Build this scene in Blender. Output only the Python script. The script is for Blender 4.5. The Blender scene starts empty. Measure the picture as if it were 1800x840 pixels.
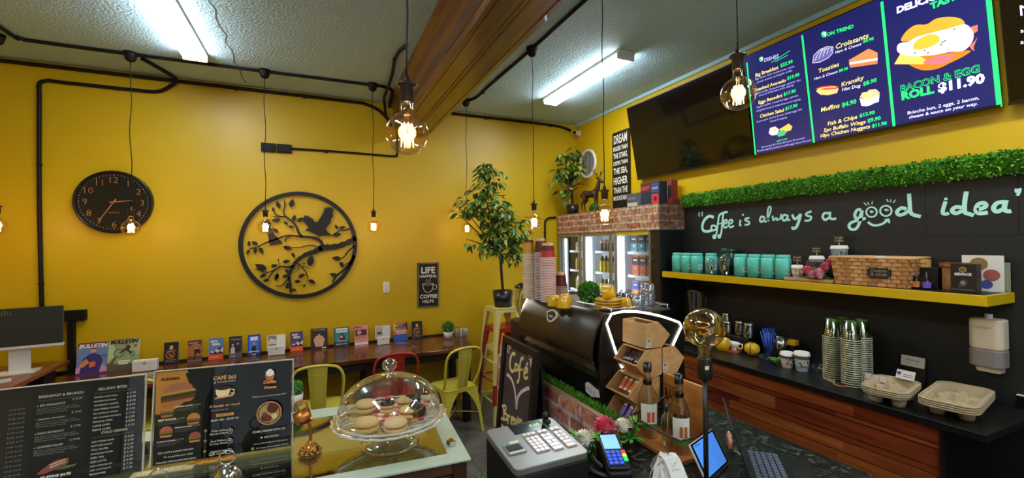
import bpy, math, random
from mathutils import Vector, Matrix
random.seed(7)
C = bpy.context.scene.collection
SC = bpy.context.scene
PI = math.pi

# ------------------------------------------------------------------ camera
CAM_H = 1.85
FPX, YAW, PITCH, ROLL = 760.0, math.radians(24.35), .0086, .0109
_F = Vector((math.sin(YAW)*math.cos(PITCH), math.cos(YAW)*math.cos(PITCH), math.sin(PITCH)))
_R0 = Vector((math.cos(YAW), -math.sin(YAW), 0)); _U0 = _R0.cross(_F)
_XC = math.cos(ROLL)*_R0 - math.sin(ROLL)*_U0; _YC = math.sin(ROLL)*_R0 + math.cos(ROLL)*_U0
cam = bpy.data.objects.new('camera', bpy.data.cameras.new('camera')); C.objects.link(cam)
cam.matrix_world = Matrix(((_XC.x,_YC.x,-_F.x,0),(_XC.y,_YC.y,-_F.y,0),(_XC.z,_YC.z,-_F.z,CAM_H),(0,0,0,1)))
cam.data.sensor_width = 36; cam.data.lens = FPX/1800*36; cam.data.clip_start = .05
SC.camera = cam
# ------------------------------------------------------------------ colour management, world
SC.view_settings.view_transform = 'Standard'; SC.view_settings.look = 'None'
SC.view_settings.gamma = 1; SC.view_settings.use_curve_mapping = False
SC.view_settings.exposure = 0.78
try:
    SC.cycles.use_denoising = True; SC.cycles.max_bounces = 8; SC.cycles.transparent_max_bounces = 24
    SC.cycles.sample_clamp_indirect = 6
except Exception: pass
w = bpy.data.worlds.new('world'); SC.world = w; w.use_nodes = True
w.node_tree.nodes['Background'].inputs[0].default_value = (.8,.9,1,1)
w.node_tree.nodes['Background'].inputs[1].default_value = .6
TUBE_EMIT = 22.0        # fluorescent battens
BULB_W = 1.2            # warm filament bulbs
# ------------------------------------------------------------------ pixel -> point on a real plane
def ray(u, v): return _F + (u-900)/FPX*_XC + (420-v)/FPX*_YC
_O = Vector((0,0,CAM_H))
def PX(u,v,x): d = ray(u,v); return _O + d*(x/d.x)
def PY(u,v,y): d = ray(u,v); return _O + d*(y/d.y)
def PZ(u,v,z): d = ray(u,v); return _O + d*((z-CAM_H)/d.z)
def frame(o, x, y):                       # plane frame: x to the viewer's right, y up, z out of the surface
    o, x, y = Vector(o), Vector(x).normalized(), Vector(y).normalized(); n = x.cross(y).normalized()
    return Matrix(((x.x,y.x,n.x,o.x),(x.y,y.y,n.y,o.y),(x.z,y.z,n.z,o.z),(0,0,0,1)))
def on(M, u, v, dz=0.0):                  # local 2-D point of a plane frame seen at pixel u,v
    I = M.inverted(); a = I @ _O; b = I.to_3x3() @ ray(u,v); t = (dz-a.z)/b.z; return (a.x+b.x*t, a.y+b.y*t)

# ------------------------------------------------------------------ materials
def lin(c):
    c = c/255.0; return c/12.92 if c <= .04045 else ((c+.055)/1.055)**2.4
def rgb(h): h = h.lstrip('#'); return tuple(lin(int(h[i:i+2],16)) for i in (0,2,4)) + (1,)
MATS = {}
def mat(name, col='#808080', rough=.5, metal=0, spec=.5, emit=0, coat=0, bump=0, bscale=80, var=0, vscale=6):
    if name in MATS: return MATS[name]
    m = bpy.data.materials.new(name); m.use_nodes = True; nt = m.node_tree; b = nt.nodes['Principled BSDF']
    c = rgb(col) if isinstance(col, str) else tuple(col)+(1,)
    b.inputs['Base Color'].default_value = c; b.inputs['Roughness'].default_value = rough; b.inputs['Metallic'].default_value = metal
    b.inputs['Specular IOR Level'].default_value = spec; b.inputs['Coat Weight'].default_value = coat
    if emit: b.inputs['Emission Color'].default_value = c; b.inputs['Emission Strength'].default_value = emit
    if bump or var: tc = nt.nodes.new('ShaderNodeTexCoord')
    if bump:
        n = nt.nodes.new('ShaderNodeTexNoise'); n.inputs['Scale'].default_value = bscale; n.inputs['Detail'].default_value = 4
        bp = nt.nodes.new('ShaderNodeBump'); bp.inputs['Strength'].default_value = bump; bp.inputs['Distance'].default_value = .01
        nt.links.new(tc.outputs['Object'], n.inputs['Vector']); nt.links.new(n.outputs['Fac'], bp.inputs['Height']); nt.links.new(bp.outputs['Normal'], b.inputs['Normal'])
    if var:
        n2 = nt.nodes.new('ShaderNodeTexNoise'); n2.inputs['Scale'].default_value = vscale; n2.inputs['Detail'].default_value = 5
        r = nt.nodes.new('ShaderNodeValToRGB'); r.color_ramp.elements[0].position = .3; r.color_ramp.elements[1].position = .7
        r.color_ramp.elements[0].color = tuple(x*(1-var) for x in c[:3])+(1,); r.color_ramp.elements[1].color = tuple(min(1,x*(1+var)) for x in c[:3])+(1,)
        nt.links.new(tc.outputs['Object'], n2.inputs['Vector']); nt.links.new(n2.outputs['Fac'], r.inputs['Fac']); nt.links.new(r.outputs['Color'], b.inputs['Base Color'])
    MATS[name] = m; return m
def K(h, rough=.55, **k): return mat('paint_%s_%s_%s' % (h.strip('#'), rough, '_'.join(map(str,k.values()))), h, rough, **k)
def thin_glass(name, tint='#ffffff', gloss=.12, rough=.02, glosscol='#ffffff'):
    if name in MATS: return MATS[name]
    m = bpy.data.materials.new(name); m.use_nodes = True; nt = m.node_tree; nt.nodes.remove(nt.nodes['Principled BSDF'])
    t = nt.nodes.new('ShaderNodeBsdfTransparent'); t.inputs[0].default_value = rgb(tint)
    g = nt.nodes.new('ShaderNodeBsdfGlossy'); g.inputs['Roughness'].default_value = rough; g.inputs['Color'].default_value = rgb(glosscol)
    lw = nt.nodes.new('ShaderNodeLayerWeight'); lw.inputs[0].default_value = .35
    mp = nt.nodes.new('ShaderNodeMapRange'); mp.inputs['To Min'].default_value = gloss*.35; mp.inputs['To Max'].default_value = min(1, gloss*5)
    mx = nt.nodes.new('ShaderNodeMixShader')
    nt.links.new(lw.outputs['Facing'], mp.inputs['Value']); nt.links.new(mp.outputs['Result'], mx.inputs[0])
    nt.links.new(t.outputs[0], mx.inputs[1]); nt.links.new(g.outputs[0], mx.inputs[2])
    nt.links.new(mx.outputs[0], nt.nodes['Material Output'].inputs[0]); MATS[name] = m; return m
def wood(name, c1, c2, axis='y', scale=5, rough=.35, plank=0, plankaxis='x', coat=0):
    if name in MATS: return MATS[name]
    m = bpy.data.materials.new(name); m.use_nodes = True; nt = m.node_tree; b = nt.nodes['Principled BSDF']
    tc = nt.nodes.new('ShaderNodeTexCoord'); mp = nt.nodes.new('ShaderNodeMapping')
    s = {'x':(.5,8,8),'y':(8,.5,8),'z':(8,8,.5)}[axis]; mp.inputs['Scale'].default_value = s
    n = nt.nodes.new('ShaderNodeTexNoise'); n.inputs['Scale'].default_value = scale; n.inputs['Detail'].default_value = 6; n.inputs['Distortion'].default_value = .6
    r = nt.nodes.new('ShaderNodeValToRGB'); e = r.color_ramp.elements
    e[0].position = .32; e[1].position = .68; e[0].color = rgb(c1); e[1].color = rgb(c2)
    nt.links.new(tc.outputs['Object'], mp.inputs['Vector']); nt.links.new(mp.outputs['Vector'], n.inputs['Vector']); nt.links.new(n.outputs['Fac'], r.inputs['Fac'])
    out = r.outputs['Color']
    if plank:                                   # tone differs plank by plank
        br = nt.nodes.new('ShaderNodeTexBrick'); br.inputs['Scale'].default_value = 1; br.inputs['Mortar Size'].default_value = .0
        br.inputs['Brick Width'].default_value = .75; br.inputs['Row Height'].default_value = plank
        br.inputs['Color1'].default_value = (.55,.55,.55,1); br.inputs['Color2'].default_value = (1.25,1.2,1.15,1); br.inputs['Bias'].default_value = 0
        sx = nt.nodes.new('ShaderNodeSeparateXYZ'); cb = nt.nodes.new('ShaderNodeCombineXYZ')
        nt.links.new(tc.outputs['Object'], sx.inputs[0])
        a = {'x':0,'y':1,'z':2}; nt.links.new(sx.outputs[a[axis]], cb.inputs[0]); nt.links.new(sx.outputs[a[plankaxis]], cb.inputs[1])
        nt.links.new(cb.outputs[0], br.inputs['Vector'])
        mx = nt.nodes.new('ShaderNodeMix'); mx.data_type = 'RGBA'; mx.blend_type = 'MULTIPLY'; mx.inputs[0].default_value = 1
        nt.links.new(out, mx.inputs[6]); nt.links.new(br.outputs['Color'], mx.inputs[7]); out = mx.outputs[2]
    nt.links.new(out, b.inputs['Base Color']); b.inputs['Roughness'].default_value = rough; b.inputs['Coat Weight'].default_value = coat
    MATS[name] = m; return m
def bricks(name, ua, va, c1, c2, mortar, bw, rh, seed=0, rough=.7):
    m = bpy.data.materials.new(name); m.use_nodes = True; nt = m.node_tree; b = nt.nodes['Principled BSDF']
    tc = nt.nodes.new('ShaderNodeTexCoord'); sx = nt.nodes.new('ShaderNodeSeparateXYZ'); cb = nt.nodes.new('ShaderNodeCombineXYZ')
    nt.links.new(tc.outputs['Object'], sx.inputs[0]); nt.links.new(sx.outputs[ua], cb.inputs[0]); nt.links.new(sx.outputs[va], cb.inputs[1])
    nz = nt.nodes.new('ShaderNodeTexNoise'); nz.inputs['Scale'].default_value = 26; nz.inputs['Detail'].default_value = 8; nz.inputs['Roughness'].default_value = .7
    nt.links.new(tc.outputs['Object'], nz.inputs['Vector'])
    br = nt.nodes.new('ShaderNodeTexBrick'); br.inputs['Scale'].default_value = 1; br.inputs['Brick Width'].default_value = bw; br.inputs['Row Height'].default_value = rh
    br.inputs['Mortar Size'].default_value = rh*.15; br.inputs['Mortar Smooth'].default_value = .3
    br.inputs['Color1'].default_value = rgb(c1); br.inputs['Color2'].default_value = rgb(c2); br.inputs['Mortar'].default_value = rgb(mortar)
    nt.links.new(cb.outputs[0], br.inputs['Vector'])
    r = nt.nodes.new('ShaderNodeValToRGB'); e = r.color_ramp.elements; e[0].position = .36; e[1].position = .66
    e[0].color = (.22,.18,.18,1); e[1].color = (1.75,1.7,1.65,1); nt.links.new(nz.outputs['Fac'], r.inputs['Fac'])
    mx = nt.nodes.new('ShaderNodeMix'); mx.data_type = 'RGBA'; mx.blend_type = 'MULTIPLY'; mx.inputs[0].default_value = .85
    nt.links.new(br.outputs['Color'], mx.inputs[6]); nt.links.new(r.outputs['Color'], mx.inputs[7]); nt.links.new(mx.outputs[2], b.inputs['Base Color'])
    b.inputs['Roughness'].default_value = rough; MATS[name] = m; return m

# ------------------------------------------------------------------ mesh builder
_TXT = {}
def text_mesh(s, bold=0.0, shear=0.0):
    k = (s, bold, shear)
    if k not in _TXT:
        c = bpy.data.curves.new('t', 'FONT'); c.body = s; c.size = 1; c.offset = bold; c.shear = shear; c.resolution_u = 2
        o = bpy.data.objects.new('t', c); C.objects.link(o); dg = bpy.context.evaluated_depsgraph_get()
        me = bpy.data.meshes.new_from_object(o.evaluated_get(dg))
        vs = [tuple(v.co) for v in me.vertices]; fs = [tuple(p.vertices) for p in me.polygons]
        bpy.data.objects.remove(o); bpy.data.curves.remove(c); bpy.data.meshes.remove(me)
        if vs:
            x0 = min(v[0] for v in vs); vs = [(v[0]-x0, v[1], v[2]) for v in vs]
        _TXT[k] = (vs, fs)
    return _TXT[k]
def catmull(p, n=6, closed=False):
    p = [tuple(q) for q in p]; m = len(p); out = []
    if m < 3: return p
    for i in range(m if closed else m-1):
        g = (lambda j: p[j % m]) if closed else (lambda j: p[min(max(j,0),m-1)])
        a,b,c,d = g(i-1),g(i),g(i+1),g(i+2)
        for k in range(n):
            t = k/n; out.append(tuple(.5*(2*b[j]+(c[j]-a[j])*t+(2*a[j]-5*b[j]+4*c[j]-d[j])*t*t+(3*b[j]-a[j]-3*c[j]+d[j])*t**3) for j in range(len(b))))
    if not closed: out.append(p[-1])
    return out
def circ(r, n=24, c=(0,0), a0=0, a1=2*PI, ry=None):
    full = abs(a1-a0-2*PI) < 1e-6; k = n if full else n+1; ry = r if ry is None else ry
    return [(c[0]+r*math.cos(a0+(a1-a0)*i/n), c[1]+ry*math.sin(a0+(a1-a0)*i/n)) for i in range(k)]
def rrect(w, h, r, n=4, c=(0,0)):
    out = []
    for sx, sy, a in ((1,1,0),(-1,1,PI/2),(-1,-1,PI),(1,-1,1.5*PI)):
        out += [(c[0]+sx*(w/2-r)+r*math.cos(a+PI/2*i/n), c[1]+sy*(h/2-r)+r*math.sin(a+PI/2*i/n)) for i in range(n+1)]
    return out
T = lambda x=0,y=0,z=0: Matrix.Translation((x,y,z))
RX = lambda a: Matrix.Rotation(a,4,'X')
RY = lambda a: Matrix.Rotation(a,4,'Y')
RZ = lambda a: Matrix.Rotation(a,4,'Z')
class MB:
    def __init__(s): s.v=[]; s.f=[]; s.mi=[]; s.sm=[]; s.mats=[]
    def add(s, vs, fs, m, smooth=False, M=None):
        b = len(s.v)
        if m not in s.mats: s.mats.append(m)
        k = s.mats.index(m)
        for p in vs: s.v.append(tuple(M @ Vector(p)) if M is not None else tuple(p))
        for f in fs: s.f.append(tuple(i+b for i in f)); s.mi.append(k); s.sm.append(smooth)
        return s
    def box(s, c, d, m, M=None):
        x,y,z = c; a,b,e = d[0]/2,d[1]/2,d[2]/2
        return s.add([(x+i*a,y+j*b,z+k*e) for i in (-1,1) for j in (-1,1) for k in (-1,1)],
                     [(0,1,3,2),(4,6,7,5),(0,4,5,1),(2,3,7,6),(0,2,6,4),(1,5,7,3)], m, False, M)
    def box2(s, lo, hi, m, M=None): return s.box([(lo[i]+hi[i])/2 for i in range(3)], [hi[i]-lo[i] for i in range(3)], m, M)
    def prism(s, poly, h, m, M=None, z0=0, smooth=False):
        n = len(poly)
        if sum(poly[i][0]*poly[(i+1)%n][1]-poly[(i+1)%n][0]*poly[i][1] for i in range(n)) < 0: poly = poly[::-1]
        s.add([(p[0],p[1],z0) for p in poly]+[(p[0],p[1],z0+h) for p in poly], [tuple(range(n-1,-1,-1)), tuple(range(n,2*n))], m, False, M)
        b = len(s.v)-2*n; k = s.mats.index(m)
        for i in range(n): j=(i+1)%n; s.f.append((b+i,b+j,b+n+j,b+n+i)); s.mi.append(k); s.sm.append(smooth)
        return s
    def face(s, poly, m, M=None, z=0):
        n = len(poly)
        if sum(poly[i][0]*poly[(i+1)%n][1]-poly[(i+1)%n][0]*poly[i][1] for i in range(n)) < 0: poly = poly[::-1]
        return s.add([(p[0],p[1],z) for p in poly], [tuple(range(n))], m, False, M)
    def rect(s, x0,y0,x1,y1, m, M=None, z=0): return s.face([(x0,y0),(x1,y0),(x1,y1),(x0,y1)], m, M, z)
    def lathe(s, prof, m, c=(0,0,0), n=24, M=None, smooth=True, sy=1):
        vs=[]; fs=[]; rings=[]
        for r,z in prof:
            if abs(r) < 1e-6: rings.append([len(vs)]); vs.append((c[0],c[1],c[2]+z))
            else:
                rings.append(list(range(len(vs),len(vs)+n)))
                vs += [(c[0]+r*math.cos(2*PI*i/n), c[1]+sy*r*math.sin(2*PI*i/n), c[2]+z) for i in range(n)]
        for A,B in zip(rings,rings[1:]):
            if len(A)==1 and len(B)==1: continue
            for i in range(n):
                j=(i+1)%n
                if len(A)==1: fs.append((A[0],B[j],B[i]))
                elif len(B)==1: fs.append((A[i],A[j],B[0]))
                else: fs.append((A[i],A[j],B[j],B[i]))
        return s.add(vs,fs,m,smooth,M)
    def cyl(s, c, r, h, m, n=20, M=None, r2=None):
        r2 = r if r2 is None else r2
        s.lathe([(0,0),(r,0)],m,c,n,M,False); s.lathe([(r,0),(r2,h)],m,c,n,M,True); return s.lathe([(r2,h),(0,h)],m,c,n,M,False)
    def ball(s, c, r, m, n=14, M=None):
        r = (r,r,r) if not hasattr(r,'__len__') else r
        k = max(4,n//2); Mx = T(*c) @ Matrix.Diagonal((*r,1))
        if M is not None: Mx = M @ Mx
        return s.lathe([(math.sin(PI*i/k) if 0<i<k else 0, -math.cos(PI*i/k)) for i in range(k+1)], m, n=n, M=Mx)
    def tube(s, pts, r, m, n=8, closed=False, M=None, flat=1.0):
        P = [Vector(p) for p in pts]; N = len(P); rs = r if hasattr(r,'__len__') else [r]*N
        tg = []
        for i in range(N):
            a = P[i-1] if (i or closed) else P[0]; b = P[(i+1)%N] if (i < N-1 or closed) else P[-1]
            tg.append((b-a).normalized())
        up = Vector((0,0,1)) if abs(tg[0].z) < .9 else Vector((1,0,0))
        nrm = (up - tg[0]*up.dot(tg[0])).normalized(); vs=[]; fs=[]
        for i in range(N):
            nrm = (nrm - tg[i]*nrm.dot(tg[i])).normalized(); bn = tg[i].cross(nrm)
            vs += [tuple(P[i]+rs[i]*(math.cos(2*PI*k/n)*nrm+flat*math.sin(2*PI*k/n)*bn)) for k in range(n)]
        for i in range(N if closed else N-1):
            j=(i+1)%N
            for k in range(n): l=(k+1)%n; fs.append((i*n+k,i*n+l,j*n+l,j*n+k))
        if not closed: fs += [tuple(range(n-1,-1,-1)), tuple(range((N-1)*n,N*n))]
        return s.add(vs,fs,m,True,M)
    def ribbon(s, pts, w, m, M=None, z=0, h=0):
        N=len(pts); ws = w if hasattr(w,'__len__') else [w]*N; L=[]; R=[]
        for i in range(N):
            a=pts[max(i-1,0)]; b=pts[min(i+1,N-1)]; dx,dy=b[0]-a[0],b[1]-a[1]; l=math.hypot(dx,dy) or 1
            ox,oy=-dy/l*ws[i]/2,dx/l*ws[i]/2; L.append((pts[i][0]+ox,pts[i][1]+oy)); R.append((pts[i][0]-ox,pts[i][1]-oy))
        vs=[(x,y,z+h) for x,y in L]+[(x,y,z+h) for x,y in R]; fs=[(N+i,N+i+1,i+1,i) for i in range(N-1)]
        if h:
            vs+=[(x,y,z) for x,y in L]+[(x,y,z) for x,y in R]
            for i in range(N-1): fs+=[(i,i+1,2*N+i+1,2*N+i),(N+i+1,N+i,3*N+i,3*N+i+1),(2*N+i,2*N+i+1,3*N+i+1,3*N+i)]
            fs+=[(0,2*N,3*N,N),(N-1,2*N-1,4*N-1,3*N-1)]
        return s.add(vs,fs,m,False,M)
    def text(s, t, x, y, m, M=None, w=None, h=None, z=0, bold=0, shear=0, align='l', rot=0):
        vs,fs = text_mesh(t,bold,shear)
        if not vs: return s
        W=max(v[0] for v in vs); sx = (w/W) if w else None; sy = (h/.72) if h else None
        if sx is None: sx = sy
        if sy is None: sy = sx
        off = {'l':0,'c':-W*sx/2,'r':-W*sx}[align]; ca,sa=math.cos(rot),math.sin(rot)
        return s.add([(x+(v[0]*sx+off)*ca-v[1]*sy*sa, y+(v[0]*sx+off)*sa+v[1]*sy*ca, z) for v in vs], fs, m, False, M)
    def textpx(s, t, p0, p1, m, M, z=.001, bold=0, shear=0, hs=1.0):     # a line of writing between two baseline points of a plane
        a=on(M,*p0,z); b=on(M,*p1,z); d=math.hypot(b[0]-a[0],b[1]-a[1]); vs,_=text_mesh(t,bold,shear); W=max(v[0] for v in vs)
        return s.text(t,a[0],a[1],m,M,w=d,h=d/W*.72*hs,z=z,bold=bold,shear=shear,rot=math.atan2(b[1]-a[1],b[0]-a[0]))
    def leaf(s, c, d, up, L, W, m):
        c=Vector(c); d=Vector(d).normalized(); sd=d.cross(Vector(up)).normalized(); u=sd.cross(d)
        P=[c, c+d*L*.35+sd*W/2+u*L*.06, c+d*L*.75+sd*W*.3-u*L*.02, c+d*L-u*L*.12, c+d*L*.75-sd*W*.3-u*L*.02, c+d*L*.35-sd*W/2+u*L*.06, c+d*L*.5]
        return s.add([tuple(p) for p in P],[(0,1,6),(1,2,6),(2,3,6),(3,4,6),(4,5,6),(5,0,6)],m,True)
    def build(s, name, parent=None, bevel=0, seg=2):
        me=bpy.data.meshes.new(name); me.from_pydata(s.v,[],s.f)
        for m in s.mats: me.materials.append(m)
        me.polygons.foreach_set('material_index', s.mi); me.polygons.foreach_set('use_smooth', s.sm); me.update()
        o=bpy.data.objects.new(name,me); C.objects.link(o)
        if parent is not None: o.parent=parent
        if bevel:
            b=o.modifiers.new('bevel','BEVEL'); b.width=bevel; b.segments=seg; b.limit_method='ANGLE'; b.angle_limit=math.radians(50)
        return o
    def thing(s, name, label, cat, group=None, loc=None, rz=0, bevel=0, seg=2):
        return tag(s.build(name,None,bevel,seg), label, cat, group, loc, rz)
def tag(o, label, cat, group=None, loc=None, rz=0, kind=None):
    o['label']=label; o['category']=cat
    if group: o['group']=group
    if kind: o['kind']=kind
    if loc is not None: o.location=loc; o.rotation_euler=(0,0,rz)
    return o
def empty(name, label, cat, loc=(0,0,0), rz=0, group=None):
    o=bpy.data.objects.new(name,None); o.empty_display_size=.05; C.objects.link(o); return tag(o,label,cat,group,loc,rz)
def struct(mb, name, bevel=0):
    o=mb.build(name,None,bevel); o['kind']='structure'; o['label']=name.replace('_',' '); o['category']=name.split('_')[0]; return o
def dup(root, loc, rz=0, label=None, group=None, scale=None):
    kids=[o for o in C.objects if o.parent is root]
    r=root.copy(); C.objects.link(r); r.location=loc; r.rotation_euler=(0,0,rz)
    if scale: r.scale=(scale,)*3
    if label: r['label']=label
    if group: r['group']=group
    for ch in kids:
        c=ch.copy(); C.objects.link(c); c.parent=r
        for g in [o for o in C.objects if o.parent is ch]:
            d=g.copy(); C.objects.link(d); d.parent=c
    return r
def prints(mb, M, W, H, items, z0=.0006):      # flat printing on a face: unit coordinates, x right, y up
    z=z0
    for it in items:
        z+=.00018; k=it[0]
        if k=='r': mb.rect(it[1]*W,it[2]*H,it[3]*W,it[4]*H,it[5],M,z)
        elif k=='o': mb.face([(min(max(x,0),W),min(max(y,0),H)) for x,y in circ(it[3]*W,20,(it[1]*W,it[2]*H),ry=(it[5] if len(it)>5 else it[3]*W/H)*H)],it[4],M,z)
        elif k=='p': mb.face([(x*W,y*H) for x,y in it[1]],it[2],M,z)
        elif k=='l': mb.ribbon([(x*W,y*H) for x,y in it[1]],it[2]*W,it[3],M,z)
        elif k=='t':                            # text: string, x, y, width, material, align, bold, shear
            mb.text(it[1],it[2]*W,it[3]*H,it[5],M,w=it[4]*W,z=z,align=it[6] if len(it)>6 else 'l',bold=it[7] if len(it)>7 else 0,shear=it[8] if len(it)>8 else 0)
# ------------------------------------------------------------------ the setting
XR, YB, ZC, XL, YF = 3.20, 4.94, 3.42, -2.75, -3.0
YEL = mat('yellow_wall_paint', (.64,.40,.002), .42, bump=.05, bscale=120)
CEIL = mat('ceiling_stucco', (.43,.60,.68), .75, bump=.9, bscale=55)
def conc():
    m = bpy.data.materials.new('concrete_floor'); m.use_nodes=True; nt=m.node_tree; b=nt.nodes['Principled BSDF']
    tc=nt.nodes.new('ShaderNodeTexCoord'); br=nt.nodes.new('ShaderNodeTexBrick'); br.offset=0; br.inputs['Scale'].default_value=1
    br.inputs['Brick Width'].default_value=.6; br.inputs['Row Height'].default_value=.6; br.inputs['Mortar Size'].default_value=.004
    br.inputs['Mortar'].default_value=rgb('#3c3a38'); br.inputs['Color1'].default_value=rgb('#6e6a66'); br.inputs['Color2'].default_value=rgb('#77736f')
    n=nt.nodes.new('ShaderNodeTexNoise'); n.inputs['Scale'].default_value=5; n.inputs['Detail'].default_value=8
    r=nt.nodes.new('ShaderNodeValToRGB'); r.color_ramp.elements[0].position=.3; r.color_ramp.elements[0].color=(.45,.45,.45,1); r.color_ramp.elements[1].position=.7
    mx=nt.nodes.new('ShaderNodeMix'); mx.data_type='RGBA'; mx.blend_type='MULTIPLY'; mx.inputs[0].default_value=1
    L=nt.links.new; L(tc.outputs['Object'],br.inputs['Vector']); L(tc.outputs['Object'],n.inputs['Vector']); L(n.outputs['Fac'],r.inputs['Fac'])
    L(br.outputs['Color'],mx.inputs[6]); L(r.outputs['Color'],mx.inputs[7]); L(mx.outputs[2],b.inputs['Base Color']); b.inputs['Roughness'].default_value=.45; return m
struct(MB().box2((XL-.1,YF-.1,-.1),(XR+.1,YB+.1,0),conc()),'floor')
cm_=MB().box2((XL-.1,YF-.1,ZC),(XR+.1,YB+.1,ZC+.1),CEIL)
cj=mat('ceiling_joint','#4d4f4d',.9)
pts=[(-.62+.012*math.sin(i*2.3)+.01*random.random(),1.2+i*.13) for i in range(29)]
cm_.ribbon([(-x,y) for x,y in pts],.008,cj,T(0,0,ZC-.001)@RY(PI))
struct(cm_,'ceiling')
struct(MB().box2((XL-.1,YB,0),(XR+.1,YB+.1,ZC),YEL),'wall_back')
BLK=mat('black_wall_panel','#161615',.55,bump=.05,bscale=150)
struct(MB().box2((XR,YF-.1,0),(XR+.1,YB,ZC),YEL),'wall_right')
struct(MB().box2((XL-.1,YF-.1,0),(XL,YB,ZC),YEL),'wall_left')
wf=MB(); wm=mat('front_wall_paint','#b9b2a4',.7)
wf.box2((XL,YF-.1,0),(XR,YF,.45),wm).box2((XL,YF-.1,2.6),(XR,YF,ZC),wm).box2((XL,YF-.1,.45),(-2,YF,2.6),wm).box2((1.6,YF-.1,.45),(XR,YF,2.6),wm)
struct(wf,'wall_front')
wn=MB(); fm=mat('window_frame_black','#141414',.4)
for x in (-2,-.2,1.57): wn.box2((x,YF-.07,.45),(x+.03,YF-.03,2.6),fm)
wn.box2((-2,YF-.07,.45),(1.6,YF-.03,.49),fm).box2((-2,YF-.07,2.56),(1.6,YF-.03,2.6),fm)
wn.rect(-2,.45,1.6,2.6,thin_glass('window_glass'),frame((0,YF-.05,0),(1,0,0),(0,0,1)))
struct(wn,'window_1')
# cornice strip on the right wall, joints between black panels
struct(MB().box2((XR-.02,YF,ZC-.035),(XR,YB,ZC),mat('pale_blue_cornice','#9fc0c8',.6)),'trim_1')
bp=MB(); bp.box2((XR-.012,-.6,.0),(XR,3.06,2.20),BLK)
jm=mat('panel_joint','#0b0b0b',.8)
MR=frame((XR-.012,0,0),(0,-1,0),(0,0,1))
for y in (3.02,2.1,1.28,.92,.4): bp.rect(-y-.002,1.86,-y+.002,2.2,jm,MR,.0008)
for y in (2.55,1.72,.85): bp.rect(-y-.002,1.55,-y+.002,1.86,jm,MR,.0008)
bp.rect(-3.05,1.858,.5,1.862,jm,MR,.0008)
struct(bp,'trim_2')
# ceiling beam with mouldings
BW=wood('beam_wood','#57352a','#80503a','y',3,.28,coat=.35)
prof=[(.73,3.42),(.735,3.40),(.765,3.385),(.765,3.37),(.79,3.36),(.79,3.275),(.805,3.265),(.80,3.255),(.81,3.245),(.81,3.15),(.825,3.14),(.815,3.13),(.82,3.12),(.825,3.095),
 (.845,3.092),(.85,3.10),(.86,3.10),(.865,3.092),(.965,3.092),(.97,3.10),(.98,3.10),(.985,3.092),(.995,3.092),(1.0,3.10),(1.01,3.10),(1.015,3.092),(1.13,3.092),(1.135,3.10),(1.145,3.10),(1.15,3.092),
 (1.185,3.095),(1.195,3.13),(1.20,3.25),(1.22,3.36),(1.25,3.385),(1.28,3.42)]
struct(MB().prism(prof,YB-YF,BW,Matrix(((1,0,0,0),(0,0,-1,YB),(0,1,0,0),(0,0,0,1)))),'ceiling_beam')
bt=MB(); bt.box2((XL,YB-.02,.77),(1.605,YB,.80),mat('bench_back_strip','#1c1310',.5)); struct(bt,'trim_3')

# ------------------------------------------------------------------ black conduits
CB=mat('conduit_black','#100b0b',.6,spec=.3)
def conduit(label, pts, r=.014, n=6, clips=()):
    m=MB(); m.tube(catmull(pts,n) if n else pts, r, CB, 8)
    for c in clips: m.box(c,(.03,.03,.012),CB)
    return m.thing('conduit',label,'conduit')
zc=ZC-.014
conduit('black conduit run across the ceiling past the three left pendants',
  [(-2.02,2.0,zc),(-2.02,4.2,zc),(-2.0,4.40,zc),(-1.9,4.435,zc),(-1.36,4.435,zc),(-.42,4.42,zc),(.51,4.40,zc),(.62,4.41,zc),(.70,4.46,zc),(.72,4.6,zc-.02),(.74,4.88,zc-.05)],clips=[(-1.5,4.435,zc),(-1.2,4.43,zc),(-.55,4.42,zc),(-.28,4.42,zc),(.35,4.40,zc)])
yb=YB-.016
conduit('black conduit along the top of the yellow back wall left of the beam',
  [(XL+.02,yb,3.385),(-1.2,yb,3.385),(.3,yb,3.385),(.50,yb,3.375),(.64,yb,3.32),(.74,yb,3.22),(.76,yb,3.16)],.017,clips=[(-.7,yb,3.37),(-.1,yb,3.37)])
conduit('black conduit along the top of the back wall from beam to camera',
  [(1.25,yb,3.385),(1.9,yb,3.385),(2.7,yb,3.385),(2.95,yb,3.375),(3.10,yb-.01,3.335)],.017,clips=[(1.9,yb,3.365),(2.8,yb,3.365)])
a=PY(272,138,YB-.016); b1=PY(90,138,yb)
conduit('black conduit bent from ceiling rose down the far left wall to socket box',
  [(-1.305,4.51,zc),(-1.2,4.8,zc-.004),(-1.165,YB-.062,zc-.025),(-1.19,YB-.058,3.34),(-1.31,yb,3.27),(-1.5,yb,3.26),(-1.95,yb,3.26),(-2.06,yb,3.26),(-2.11,yb,3.22),(-2.11,yb,3.1),(-2.11,yb,2.2),(-2.095,yb,1.31)],.016,
  clips=[(-2.11,yb,2.55),(-2.10,yb,1.55),(-1.6,yb,3.25)])
conduit('black conduit beside the beam from its rose to the wall',
  [(.655,3.42,zc),(.62,3.55,zc),(.615,3.75,zc),(.64,4.0,zc),(.645,4.28,zc-.034),(.645,4.52,zc-.036),(.66,4.7,zc-.02),(.685,4.83,3.36),(.70,4.868,3.26)],.014,clips=[(.61,3.7,zc)])
conduit('black conduit on the ceiling right of the beam linking three roses',
  [(1.59,-.5,zc),(1.59,2.35,zc),(1.59,3.07,zc),(1.57,3.9,zc),(1.57,4.3,zc),(1.55,4.42,zc),(1.50,4.50,zc)],.014,clips=[(1.585,4.2,zc)])
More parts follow.
